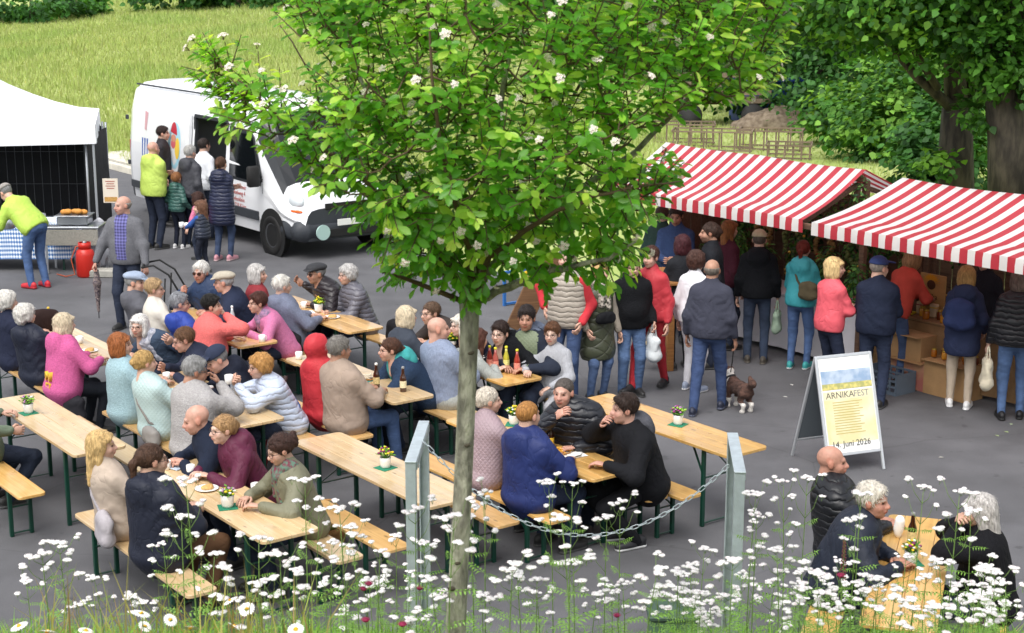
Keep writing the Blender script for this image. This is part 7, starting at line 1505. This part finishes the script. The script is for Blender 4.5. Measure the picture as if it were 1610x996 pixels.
# ================================================================== GOODS IN THE STALLS
def sale_table(label, s0, s1, n0, n1, z, m_, skirt=True):
    r = thing('sale_table', label, 'table', SN(s0, n0), LA); L_ = s1-s0; Wn = n1-n0; ob('top', MB().box((L_/2, Wn/2, z-.015), (L_, Wn, .03), .004).me('top', [m_]), r)
    if skirt:
        V = []; F = []
        for i in range(41):
            x = L_*i/40
            for zz in (z-.03, z*.5, .06): V.append((x, -.012+.018*sin(i*1.45)*(1-zz/z), zz))
        for i in range(40):
            for j in range(2): a = i*3+j; F.append((a, a+3, a+4, a+1))
        ob('skirt', mesh('skirt', V, F, [m_], None, True), r)
    for x in (.06, L_-.06):
        for y in (.06, Wn-.06): ob('leg', MB().box((x, y, (z-.03)/2), (.05, .05, z-.03)).me('leg', [TIM]), r)
WCL = mat('cloth_white', '#cfcdd2', .85, .06, 3, .3, 6, kind='crease'); KRAFT = mat('cardboard', '#a8845a', .85, .12, 6, .2, 40)
sale_table('white-draped sale table of the plant stall', -15.7, -12.6, 14.75, 15.4, .78, WCL); sale_table('low sale counter of the honey stall', -12.75, -9.2, 14.98, 15.5, .78, mat('counter_wood', '#8a6c4a', .8, .2, 8))
def foliage_bundle(label, loc, r_, n_, cols, cat='plant', name='potted_plant', pot=True, flo=None):
    root = thing(name, label, cat, loc, 0); u = rng.normal(0, 1, (n_, 3)); u /= np.linalg.norm(u, axis=1, keepdims=True); p = u*np.array(r_)*rng.uniform(.5, 1, (n_, 1))+np.array((0, 0, (.14 if pot else 0)+r_[2]*.9)); cc = np.array([lin(c) for c in cols])[rng.integers(0, len(cols), n_)]*rng.uniform(.7, 1.25, (n_, 1))
    tag(ob('foliage', leaves_mesh('foliage', p, u+np.array((0, 0, .6)), u+rng.normal(0, .5, (n_, 3)), rng.uniform(.05, .09, n_), cc, FOL), root), kind='stuff')
    if pot: ob('pot', MB().lathe([(.05, 0), (.075, .14), (.07, .14), (.045, .02), (0, .02)], 14, cap=(True, False)).me('pot', [mat('terracotta', '#8f5b40', .8, .1, 10)], True), root)
    if flo:
        m = MB()
        for k in range(10): q_ = p[k]+u[k]*.03; m.ball(tuple(q_), .02, 6, 4)
        tag(ob('flowers', m.me('flowers', [mat('bloom_'+flo, flo, .7)], True), root), kind='stuff')
gr_ = ('#2f5a28', '#3f7030', '#26482a', '#5a8440')
for i in range(11):
    s = -15.5+i*.27; foliage_bundle('potted green plant on the white cloth, number %s from the left' % ('one two three four five six seven eight nine ten eleven'.split()[i]), SN(s, 14.95+.25*(i % 2), .78), (.16, .16, .17+.07*(i % 3)), 150, gr_, flo=(None, '#c9a23a', None, '#b5482e')[i % 4])
for i in range(9):
    s = -15.5+i*.36; foliage_bundle('leafy bundle hanging from the beam of the plant stall, %s from the left' % ('first second third fourth fifth sixth seventh eighth ninth'.split()[i]), SN(s, 15.5+.1*(i % 2), 1.1+.16*(i % 3)), (.24, .16, .34), 260, gr_, 'plant', 'hanging_plant', False)
for i in range(4):
    s = -14.9+i*.55; root = thing('wreath', 'dried flower wreath on the plant stall back wall, %s from the left' % ('first second third fourth'.split()[i]), 'wreath', SN(s, 15.35, 1.35)); m = MB()
    for k in range(26): a = 2*pi*k/26; p = Vector((cos(a)*.15, 0, sin(a)*.15)); p = Matrix.Rotation(LA, 3, 'Z') @ p; m.ball(tuple(p+Vector(rng.normal(0, .012, 3))), .035, 6, 4)
    tag(ob('ring', m.me('ring', [mat('wreath_%d' % (i % 2), ('#7a6238', '#5c6a3a')[i % 2], .9, .4, 30)], True), root), kind='stuff')
for i in range(5): tag(MB().box((0, 0, .03), (.09, .004, .06)).ob('price_card', [mat('card_white', '#e9e7e0', .7)], None, False, SN(-14.7+.42*i, 14.8, .82+.25*(i % 2)), LA), 'white price card among the plants, %s from the left' % ('first second third fourth fifth'.split()[i]), 'price card', 'price cards of the plant stall')
# climbing greenery on the stall posts
for lb, s, n, z in (('leafy twigs tied to the corner post of the plant stall', -12.6, 14.6, .9), ('leafy twigs at the gable of the plant stall', -12.5, 14.5, 1.95), ('leafy twigs on the left post of the honey stall', -12.3, 15.2, 1.0)): foliage_bundle(lb, SN(s, n, z), (.12, .1, .3), 120, gr_, 'plant', 'twig_bunch', False)
# honey stall: jars, bottles, boxes, crates, sign
names = 'one two three four five six seven eight nine ten eleven twelve thirteen fourteen'.split()
for i in range(12):
    r = thing('honey_jar', 'honey jar on the honey stall counter, %s of the row' % ('first second third fourth fifth sixth seventh eighth ninth tenth eleventh twelfth'.split()[i]), 'jar', SN(-12.65+.13*i, 15.06+.1*(i % 2), .78), 0, 'jars on the honey stall'); ob('glass', MB().lathe([(.038, 0), (.042, .01), (.042, .085), (.034, .1)], 14).me('glass', [mat('honey_%d' % (i % 3), ('#a8641a', '#6b2f14', '#c98a2a')[i % 3], .15, coat=.5)], True), r); ob('lid', MB().lathe([(.037, .1), (.037, .12), (.03, .122)], 14).me('lid', [mat('lid_gold', '#b5983f', .35, metal=.6)], True), r)
for i in range(10):
    bottle('dark liqueur bottle on the honey stall shelf, %s of the row' % ('first second third fourth fifth sixth seventh eighth ninth tenth'.split()[i]), SN(-12.5+.16*i, 15.4, .78), ('#2a1a10', '#14120f', '#3a2a12')[i % 3], None, ('#b5983f', '#8a1f1f')[i % 2], 'beer', ('#d8d2c0', '#e6e2da')[i % 2], 'bottles on the honey stall')
for lb, ss, nn, z, sz in (('open cardboard box stacked on the carton under the honey stall counter', -11.85, 14.85, .34, (.45, .32, .3)), ('big cardboard box under the middle of the honey stall counter', -11.25, 14.84, 0, (.6, .34, .42)), ('cardboard box on the counter beside the orange jacket', -12.55, 15.3, .78, (.3, .25, .2)), ('pinkish cardboard carton at the foot of the honey stall', -11.85, 14.85, 0, (.6, .34, .34))):
    r = thing('cardboard_box', lb, 'box', SN(ss, nn, z), LA); ob('carton', MB().box((0, 0, sz[2]/2), sz, .004).me('carton', [KRAFT if 'pink' not in lb else mat('carton_pink', '#b08464', .8, col2='#a8645a', vscale=5)]), r)
    for s in (-1, 1): ob('flap', MB().box((0, s*sz[1]*.55, sz[2]+.0), (sz[0]*.98, sz[1]*.3, .006), 0, 0, Matrix.Translation((0, 0, 0))).me('flap', [KRAFT]), r)
PB = mat('paper_bag', '#c9b491', .85, .15, 14, .3, 30); od = 'first second third fourth fifth sixth seventh eighth ninth tenth'.split()
for i in range(8): r = thing('gift_bag', 'small filled paper bag on the honey stall, %s of the back row' % od[i], 'bag', SN(-12.68+.2*i, 15.22, .78), LA, 'paper bags on the honey stall'); ob('bag', MB().box((0, 0, .08), (.1, .07, .16), .01).me('bag', [PB]), r); ob('ribbon', MB().box((0, 0, .12), (.104, .074, .015), .003).me('ribbon', [mat('ribbon_%d' % (i % 3), ('#8a2a3c', '#c9a23a', '#3c6a3a')[i % 3], .6)]), r)
for i in range(8): r = thing('honey_jar', 'small jar standing on the cardboard boxes of the honey stall, %s from left' % od[i], 'jar', SN(-11.5+.075*i, 14.78+.09*(i % 2), .43), 0, 'jars on the cardboard boxes'); ob('glass', MB().lathe([(.03, 0), (.034, .01), (.034, .07), (.028, .085)], 12).me('glass', [mat('honey_%d' % (i % 3), '#a8641a', .15, coat=.5)], True), r); ob('lid', MB().lathe([(.03, .085), (.03, .1), (.024, .102)], 12).me('lid', [mat('lid_gold', '#b5983f', .35, metal=.6)], True), r)
for i in range(6): foliage_bundle('herb bundle hanging under the honey stall ridge, %s from the left' % od[i], SN(-12.0+.5*i, 15.7, 1.35+.1*(i % 2)), (.13, .1, .2), 110, gr_, 'herb bundle', 'herb_bundle', False, '#c9a23a' if i % 2 else None)
cr = thing('folding_crate', 'grey plastic folding crate on the asphalt under the honey stall', 'crate', SN(-11.9, 14.45), LA); cg = mat('crate_grey', '#5d6a78', .6, .1, 10)
ob('base', MB().box((0, 0, .01), (.56, .36, .02)).me('base', [cg]), cr)
for y in (-.17, .17):
    m = MB(); 
    for z in (.03, .1, .17, .24): m.box((0, y, z), (.56, .015, .025))
    for x in np.linspace(-.27, .27, 7): m.box((x, y, .13), (.02, .013, .24))
    ob('side_wall', m.me('side_wall', [cg]), cr)
for x in (-.275, .275): ob('end_wall', MB().box((x, 0, .13), (.012, .33, .24)).me('end_wall', [cg]), cr)
sg = thing('sunflower_sign', 'small painted sunflower sign standing on the honey stall counter', 'sign', SN(-12.0, 15.3, .78), LA); ob('panel', MB().box((0, 0, .25), (.42, .02, .5), .004).me('panel', [mat('sign_straw', '#b5905a', .7, .15, 8)]), sg)
m = MB()
for k in range(16): a = pi*k/15; m.add([(.06*cos(a), -.013, .36+.05*sin(a)), (.12*cos(a)+.02*sin(a), -.014, .36+.11*sin(a)), (.17*cos(a), -.013, .36+.15*sin(a)), (.12*cos(a)-.02*sin(a), -.014, .36+.11*sin(a))], [(0, 1, 2, 3)])
ob('petals', m.me('petals', [mat('sunflower_petal', '#d89a1e', .7)]), sg); ob('flower_centre', MB().ball((0, -.012, .37), (.065, .01, .06), 12, 6).me('flower_centre', [mat('sunflower_eye', '#4a2a14', .8)], True), sg); text('lettering', 'Arnika', .09, mat('sign_ink', '#4a3a28', .7), sg, Matrix.Translation((-.14, -.0125, .2)) @ Matrix.Rotation(pi/2, 4, 'X'))
ck = thing('chalk_board', 'black chalk board hanging in the back of the honey stall', 'board', SN(-11.6, 16.2, 1.35), LA); ob('panel', MB().box((0, 0, .2), (.5, .02, .36), .004).me('panel', [mat('slate', '#15181a', .7)]), ck); text('lettering', 'LECKERES', .085, mat('chalk_teal', '#4fa8b5', .8), ck, Matrix.Translation((-.22, -.013, .27)) @ Matrix.Rotation(pi/2, 4, 'X')); text('lettering', 'HONIG', .085, mat('chalk_teal', '#4fa8b5', .8), ck, Matrix.Translation((-.22, -.013, .15)) @ Matrix.Rotation(pi/2, 4, 'X'))
tag(MB().box((0, 0, .01), (.22, .16, .012), .002).ob('yellow_leaflet', [mat('leaflet_yellow', '#d9cf3a', .6)], loc=SN(-12.2, 15.1, .79), rz=LA+.3), 'yellow leaflet on the honey stall counter', 'leaflet')
# ================================================================== YARD BEHIND THE STALLS
sd_ = thing('garden_shed', 'low shed with dark shingle roof behind the stalls', 'shed', SN(-13.2, 19.6), LA+.12); sm_ = mat('shingle', '#23252b', .75, .25, 9, .3, 30)
ob('wall', MB().box((2.3, 1.2, .5), (4.4, 2.0, 1.1)).me('wall', [mat('shed_wall', '#4a3a2c', .85, .2, 6)]), sd_)
rf = ob('roof', MB().add([(-.2, -.25, 1.0), (4.9, -.25, 1.0), (4.9, 1.3, 1.72), (-.2, 1.3, 1.72), (4.9, 2.8, 1.0), (-.2, 2.8, 1.0)], [(0, 1, 2, 3), (3, 2, 4, 5)]).me('roof', [sm_]), sd_); shm = MB().box((0, 0, 0), (.325, .2, .012), .003).me('shingle', [sm_]); sl_ = atan2(.72, 1.55)
for r_ in range(9):
    for c_i in range(15): o = ob('shingle', shm, rf, (-.03+.335*c_i+(.16 if r_ % 2 else 0), -.2+.165*r_, 1.035+.0766*r_)); o.rotation_euler = (sl_-.05, 0, 0)
pl_m = wood('pallet_wood', '#857462', '#665749', .85, 0)
for lb, px, py, rz, w_ in (('rusty wooden lattice cage in the yard, left of the dirt pile', 1120, 243, -.2, 1.9), ('wooden lattice cage nearest to the dirt pile', 1212, 240, -.25, 1.5), ('low wooden frame left behind the hawthorn leaves', 1075, 232, -.1, 1.5), ('small wooden frame beside the stall ridge', 1240, 254, -.2, 1.0)):
    b = G(px, py, .15); r = thing('lattice_cage', lb, 'wooden cage', gnd(b.x, b.y) if 'gnd' in globals() else b, rz, 'wooden cages in the yard'); hh = .5 if w_ > 1.2 else .35
    for x in np.linspace(-w_/2, w_/2, 6):
        for y in (-.4, .4): ob('slat', MB().box((x, y, hh/2), (.04, .025, hh)).me('slat', [pl_m]), r)
    for z in (.05, hh):
        for y in (-.42, .42): ob('rail', MB().box((0, y, z), (w_+.1, .03, .04)).me('rail', [pl_m]), r)
    for x in (-w_/2-.04, w_/2+.04): ob('rail', MB().box((x, 0, hh), (.03, .84, .06)).me('rail', [pl_m]), r)
b = G(1240, 215, .1); V, F = sdf([('e', (0, 0, 0), (1.05, .9, .5)), ('e', (.9, .1, -.1), (1.0, .8, .36)), ('e', (-.7, 0, -.1), (.8, .7, .3))], .07, .25, .05, 7); tag(ob('dirt_pile', mesh('dirt_pile', V, F, [mat('rubble', '#5f5244', .95, col2='#7d7060', vscale=7, bump=1, bscale=9)], None, True), None, (b.x, b.y+1, float(ground_z(b.x, b.y))+.1)), 'brown heap of wood chips and earth behind the stalls', 'dirt pile')
b = D(1205, 178, 47); sk_ = thing('blue_container', 'blue open container under the trees behind the dirt pile', 'container', (b.x, 47, float(ground_z(b.x, 47))), .1); bm_ = mat('container_blue', '#1f3c8a', .6, .15, 4); ob('tub', MB().box((0, 0, .6), (2.0, 1.2, 1.2), .05).me('tub', [bm_]), sk_); ob('rim', MB().box((0, 0, 1.22), (2.1, 1.3, .08), .02).me('rim', [bm_]), sk_)
b = D(1160, 172, 46); tr_ = thing('farm_trailer', 'old slatted farm trailer beside the blue container', 'trailer', (b.x-.6, 46, float(ground_z(b.x, 46))), .05)
ob('deck', MB().box((0, 0, .75), (2.8, 1.6, .12), .01).me('deck', [pl_m]), tr_)
for z in (1.0, 1.25, 1.5): ob('side_slat', MB().box((0, -.8, z), (2.8, .03, .14)).me('side_slat', [pl_m]), tr_)
for x in (-.9, .9): ob('wheel', MB().lathe([(0, -.1), (.32, -.1), (.35, 0), (.32, .1), (0, .1)], 16, M=Matrix.Translation((x, -.75, .35)) @ Matrix.Rotation(pi/2, 4, 'X')).me('wheel', [BLK], True), tr_)
# fallen leaves and scraps of paper on the asphalt
for i, (px, py, c) in enumerate(((1568, 686, '#8fa070'), (1582, 680, '#8fa070'), (1245, 606, '#c9c9c4'), (1235, 625, '#c9c9c4'), (1590, 668, '#9aa88a'), (205, 790, '#9a6a3a'), (192, 815, '#a87a4a'), (1450, 770, '#b5b5ae'), (1480, 720, '#a5a59c'))):
    tag(MB().add([(-.03, 0, .004), (0, -.02, .008), (.035, .0, .005), (.005, .022, .01)], [(0, 1, 2, 3)]).ob('fallen_leaf' if c not in ('#c9c9c4', '#b5b5ae') else 'paper_scrap', [mat('scrap_'+c, c, .8)], None, False, G(px, py), rng.uniform(0, 6)), 'small %s lying on the asphalt, %s' % ('leaf' if c not in ('#c9c9c4', '#b5b5ae') else 'paper scrap', ('before the right stall edge', 'near the right edge', 'beside the turquoise jacket', 'left of the folding sign', 'at the far right edge', 'beside the beige coat bench', 'below the beige coat bench', 'right of the folding sign', 'between sign and right stall')[i]), 'leaf' if c not in ('#c9c9c4', '#b5b5ae') else 'paper')
# ================================================================== FLOWER BANK IN THE FOREGROUND
n_ = 14000; yy = rng.uniform(4.3, 9.3, n_); xx = rng.uniform(-.36, .36, n_)*yy*1.02; z0 = bank_z(xx, yy)
left = np.clip((-.02-xx/yy)*4, 0, 1); hg = rng.uniform(.08, .28, n_)*(.8+.25*left); 
C = palette(n_, ('#6f9f35', '#568a2c', '#8ab34c', '#a3a45c'), (4, 3, 3, .5))
tag(ob('bank_grass', blades('bank_grass', xx, yy, z0, hg, .007, C, .9, GRASS, 2)), 'green grass blades growing between the flowers in front', 'grass', kind='stuff')
n_ = 220; yy = rng.uniform(4.6, 7.5, n_); xx = (-.33+.2*rng.random(n_)**.8)*yy; C = palette(n_, ('#a09a5c', '#8f9a52', '#a88f6a'), (3, 3, 1))
tag(ob('seed_grass', blades('seed_grass', xx, yy, bank_z(xx, yy), rng.uniform(.3, .55, n_), .008, C, .6, GRASS, 2)), 'brownish seeding grass at the lower left of the bank', 'grass', kind='stuff')
GST = mat('stem_green', '#6c8a45', .6, .2, 30); WHT = mat('valerian_white', '#efecec', .7, .05, 60); PNK = mat('valerian_bud', '#d9c3cc', .7)
def umbel(seed, R_=.017):
    m = MB(); r = random.Random(seed)
    for k in range(30):
        t_ = sqrt((k+.5)/30); a = k*2.399; el = t_*1.35; c = Vector((R_*sin(el)*cos(a), R_*sin(el)*sin(a), R_*.62*cos(el)))*r.uniform(.9, 1.12); nz_ = Vector((sin(el)*cos(a), sin(el)*sin(a), cos(el)+.4)).normalized(); q_ = nz_.to_track_quat('Z', 'Y').to_matrix().to_4x4(); s = r.uniform(.0026, .0038)
        m.add([(s*cos(b_), s*sin(b_), .0006*(j_ % 2)) for j_, b_ in enumerate(np.arange(5)*2*pi/5)], [(0, 1, 2, 3, 4)], 1 if r.random() < .12 else 0, Matrix.Translation(c) @ q_)
    m.ball((0, 0, 0), (R_*.86, R_*.86, R_*.5), 7, 4, 0)
    return m
def pinnate(m, p, az, L_, r):
    """leaf with narrow paired leaflets"""
    d = Vector((cos(az), sin(az), .15)); s = Vector((-sin(az), cos(az), 0)); m.tube([p, p+d*L_*.5+Vector((0, 0, .01)), p+d*L_-Vector((0, 0, .01))], .0012, 3)
    for i in range(1, 6):
        c = p+d*L_*i/5.5
        for sg in (-1, 1):
            e = (d*.55+s*sg).normalized()*L_*.36*(1-.08*i); q_ = Vector((0, 0, .004)); w_ = d*L_*.05; m.add([c, c+e*.5+w_+q_, c+e-q_*3, c+e*.5-w_+q_], [(0, 1, 2, 3)], 0)
    e = d*L_*.3; m.add([p+d*L_*.9, p+d*L_+s*.006, p+d*L_+e, p+d*L_-s*.006], [(0, 1, 2, 3)], 0)
def valerian_meshes(seed):
    """a plant 1 m tall: stem mesh, foliage mesh, flower head meshes"""
    r = random.Random(seed); st = MB(); fo = MB(); heads = []
    top = Vector((r.uniform(-.05, .05), r.uniform(-.05, .05), 1.0)); mid = Vector((top.x*.3, top.y*.3, .55)); P = lambda t_: (mid*(t_/.55) if t_ < .55 else mid.lerp(top, (t_-.55)/.45))
    st.tube([P(0), P(.3), P(.55), P(.8), P(.97)], [.0045, .004, .0035, .003, .002], 5)
    def head(c, n, sp):
        m = MB()
        for k in range(n):
            a = k*2.399+seed; rr_ = sp*sqrt(k/n) if n > 1 else 0; u = c+Vector((rr_*cos(a), rr_*sin(a), -rr_*.25+r.uniform(-.006, .006))); um = umbel(seed*31+k+len(heads)*7, r.uniform(.011, .019))
            m.add(um.v, um.f, 0, Matrix.Translation(u)); m.m[-len(um.f):] = um.m; m.tube([c-Vector((0, 0, .035)), u], .0008, 3, 2, False)
        heads.append(m.me('flower_head', [WHT, PNK, GST]))
    head(top, r.choice((5, 6, 7, 8)), .036)
    for i, t_ in enumerate((.9, .78, .64)[:r.choice((2, 3, 3))]):
        az = r.uniform(0, 6.28)
        for sg in (0, 1):
            if r.random() < .15: continue
            a = az+sg*pi; L_ = r.uniform(.09, .17); b = P(t_); e = b+Vector((cos(a)*L_*.6, sin(a)*L_*.6, L_*.85)); st.tube([b, b.lerp(e, .5)+Vector((cos(a)*.015, sin(a)*.015, -.006)), e], [.0022, .0018, .0012], 4); head(e, r.choice((2, 3, 4)), .022)
    for t_ in (.06, .14, .24, .38, .56, .74):
        az = r.uniform(0, 6.28)
        for sg in (0, 1): pinnate(fo, P(t_), az+sg*pi+r.uniform(-.3, .3), (.2-.14*t_)*r.uniform(.8, 1.2), r)
    return st.me('stem', [GST], True), fo.me('foliage', [mat('valerian_leaf', '#6d9638', .6, .2, 20)]), heads
VM = [valerian_meshes(i+1) for i in range(9)]
tips = [(70, 862), (98, 845), (45, 912), (232, 948), (300, 752), (283, 815), (262, 850), (325, 872), (352, 890), (402, 850), (440, 862), (478, 757), (492, 800), (515, 852), (562, 828), (590, 862), (542, 792), (622, 842), (652, 792), (702, 802), (672, 852), (745, 806), (762, 776), (872, 757), (896, 762), (900, 812), (952, 812), (976, 782), (1016, 890), (1102, 862), (1180, 777), (1188, 806), (1266, 747), (1240, 757), (1345, 818), (1352, 775), (1446, 767), (1502, 775), (1532, 802), (1542, 892), (1420, 872), (1230, 866), (1592, 918), (160, 905), (205, 935), (120, 945), (370, 935), (415, 915), (465, 900), (540, 905), (600, 915), (640, 895), (690, 905), (760, 935), (800, 880), (850, 925), (905, 880), (930, 930), (985, 915), (1040, 930), (1075, 905), (1120, 940), (1150, 880), (1175, 920), (1210, 905), (1250, 925), (1290, 905), (1320, 880), (1375, 905), (1340, 940), (1400, 930), (1455, 905), (1490, 880), (1520, 930), (1560, 955), (1430, 950), (1480, 950)]
for i in range(40): tips.append((rng.uniform(420, 1605) if i % 2 else rng.uniform(1050, 1605), rng.uniform(890, 985)))
HC_ = {}
vg = 'white-flowering valerian plants on the bank'
for i, (px, py) in enumerate(tips):
    for _ in range(30):
        y = rng.uniform(5.4, 8.9); p = D(px, py, y); zb = float(bank_z(p.x, y)); H = p.z-zb
        if .42 < H < 1.25: break
    st, fo, hd = VM[i % 9]; r = thing('valerian', 'white-flowering valerian plant standing in the foreground flower bank', 'plant', (p.x, y, zb-.02), rng.uniform(0, 6.28), vg)
    s = H+.02; w_ = .78+.2*s
    for me_ in [st, fo]+hd:
        o = ob(me_.name.split('.')[0], me_, r)
        if me_ in hd: o.scale = (w_, w_, w_)
        else: o.scale = (w_*.8, w_*.8, s)
    for o in r.children:
        if o.name.startswith('flower_head'):
            # heads keep their own size: move them with the stretched stem
            if o.data.name not in HC_: HC_[o.data.name] = float(np.mean([v.co.z for v in o.data.vertices]))
            zc = HC_[o.data.name]
            o.location = (0, 0, zc*(s-w_))
# ox-eye daisies
dm = MB()
for k in range(19):
    a = 2*pi*k/19; d = Vector((cos(a), sin(a), 0)); s = Vector((-sin(a), cos(a), 0)); dm.add([d*.008, d*.02+s*.0042+Vector((0, 0, .003)), d*.03+s*.0035, d*.034-Vector((0, 0, .002)), d*.03-s*.0035, d*.02-s*.0042+Vector((0, 0, .003))], [(0, 1, 2, 3, 4, 5)])
dm = dm.me('petals', [mat('daisy_white', '#f0f0ee', .6)]); dc = MB().ball((0, 0, .002), (.0095, .0095, .005), 10, 5).me('flower_centre', [mat('daisy_yellow', '#d9a514', .7, .2, 90)], True)
for i, (px, py, y, sc_) in enumerate(((362, 945, 5.2, 1.1), (388, 958, 5.0, 1.05), (222, 965, 4.6, 1.1), (228, 985, 5.4, 1), (300, 988, 4.4, 1), (268, 975, 5.3, 1), (368, 985, 5.1, 1), (465, 990, 4.8, 1.05), (30, 985, 4.6, 1.1), (75, 994, 4.5, 1.1), (135, 992, 5.0, 1))):
    p = D(px, py, y); zb = float(bank_z(p.x, y)); r = thing('daisy', 'white ox-eye daisy with yellow centre low in the left foreground', 'flower', (p.x, y, zb), 0, 'ox-eye daisies in the foreground'); H = max(.15, p.z-zb)
    ob('stem', MB().tube([(0, 0, -.02), (.01, 0, H*.6), (0, 0, H)], .0016, 4).me('stem', [GST]), r)
    for me_, n2 in ((dm, 'petals'), (dc, 'flower_centre')): o = ob(n2, me_, r, (0, 0, H)); o.rotation_euler = (rng.uniform(.2, .7), rng.uniform(-.4, .4), rng.uniform(0, 6)); o.scale = (sc_*.8,)*3
# crimson scabious
for i, (px, py) in enumerate(((660, 925), (580, 918), (572, 926), (575, 975), (633, 982), (1322, 905), (970, 968))):
    y = rng.uniform(5.5, 7); p = D(px, py, y); zb = float(bank_z(p.x, y)); H = max(.2, p.z-zb); r = thing('scabious', 'small crimson scabious flower among the white blossoms', 'flower', (p.x, y, zb), 0, 'crimson scabious flowers')
    ob('stem', MB().tube([(0, 0, -.02), (.01, .01, H*.6), (0, 0, H)], .0015, 4).me('stem', [GST]), r); um = umbel(i+500, .018); ob('flower_head', mesh('flower_head', um.v, um.f, [mat('crimson', '#8e1746', .7)]), r, (0, 0, H))
# one reddish dock spike
p = D(1328, 850, 7.0); zb = float(bank_z(p.x, 7.0)); r = thing('dock_plant', 'reddish dock spike in front of the white-haired man', 'plant', (p.x, 7.0, zb)); H = p.z-zb; m = MB()
for k in range(60): t_ = k/60; a = k*2.4; rr_ = .014*(1-t_*.7); m.ball((rr_*cos(a), rr_*sin(a), H-.2+.2*t_), .0045, 4, 3)
ob('stem', MB().tube([(0, 0, 0), (0, 0, H)], .0025, 4).me('stem', [GST]), r); tag(ob('seed_spike', m.me('seed_spike', [mat('dock_red', '#7d4a44', .8)]), r), kind='stuff')
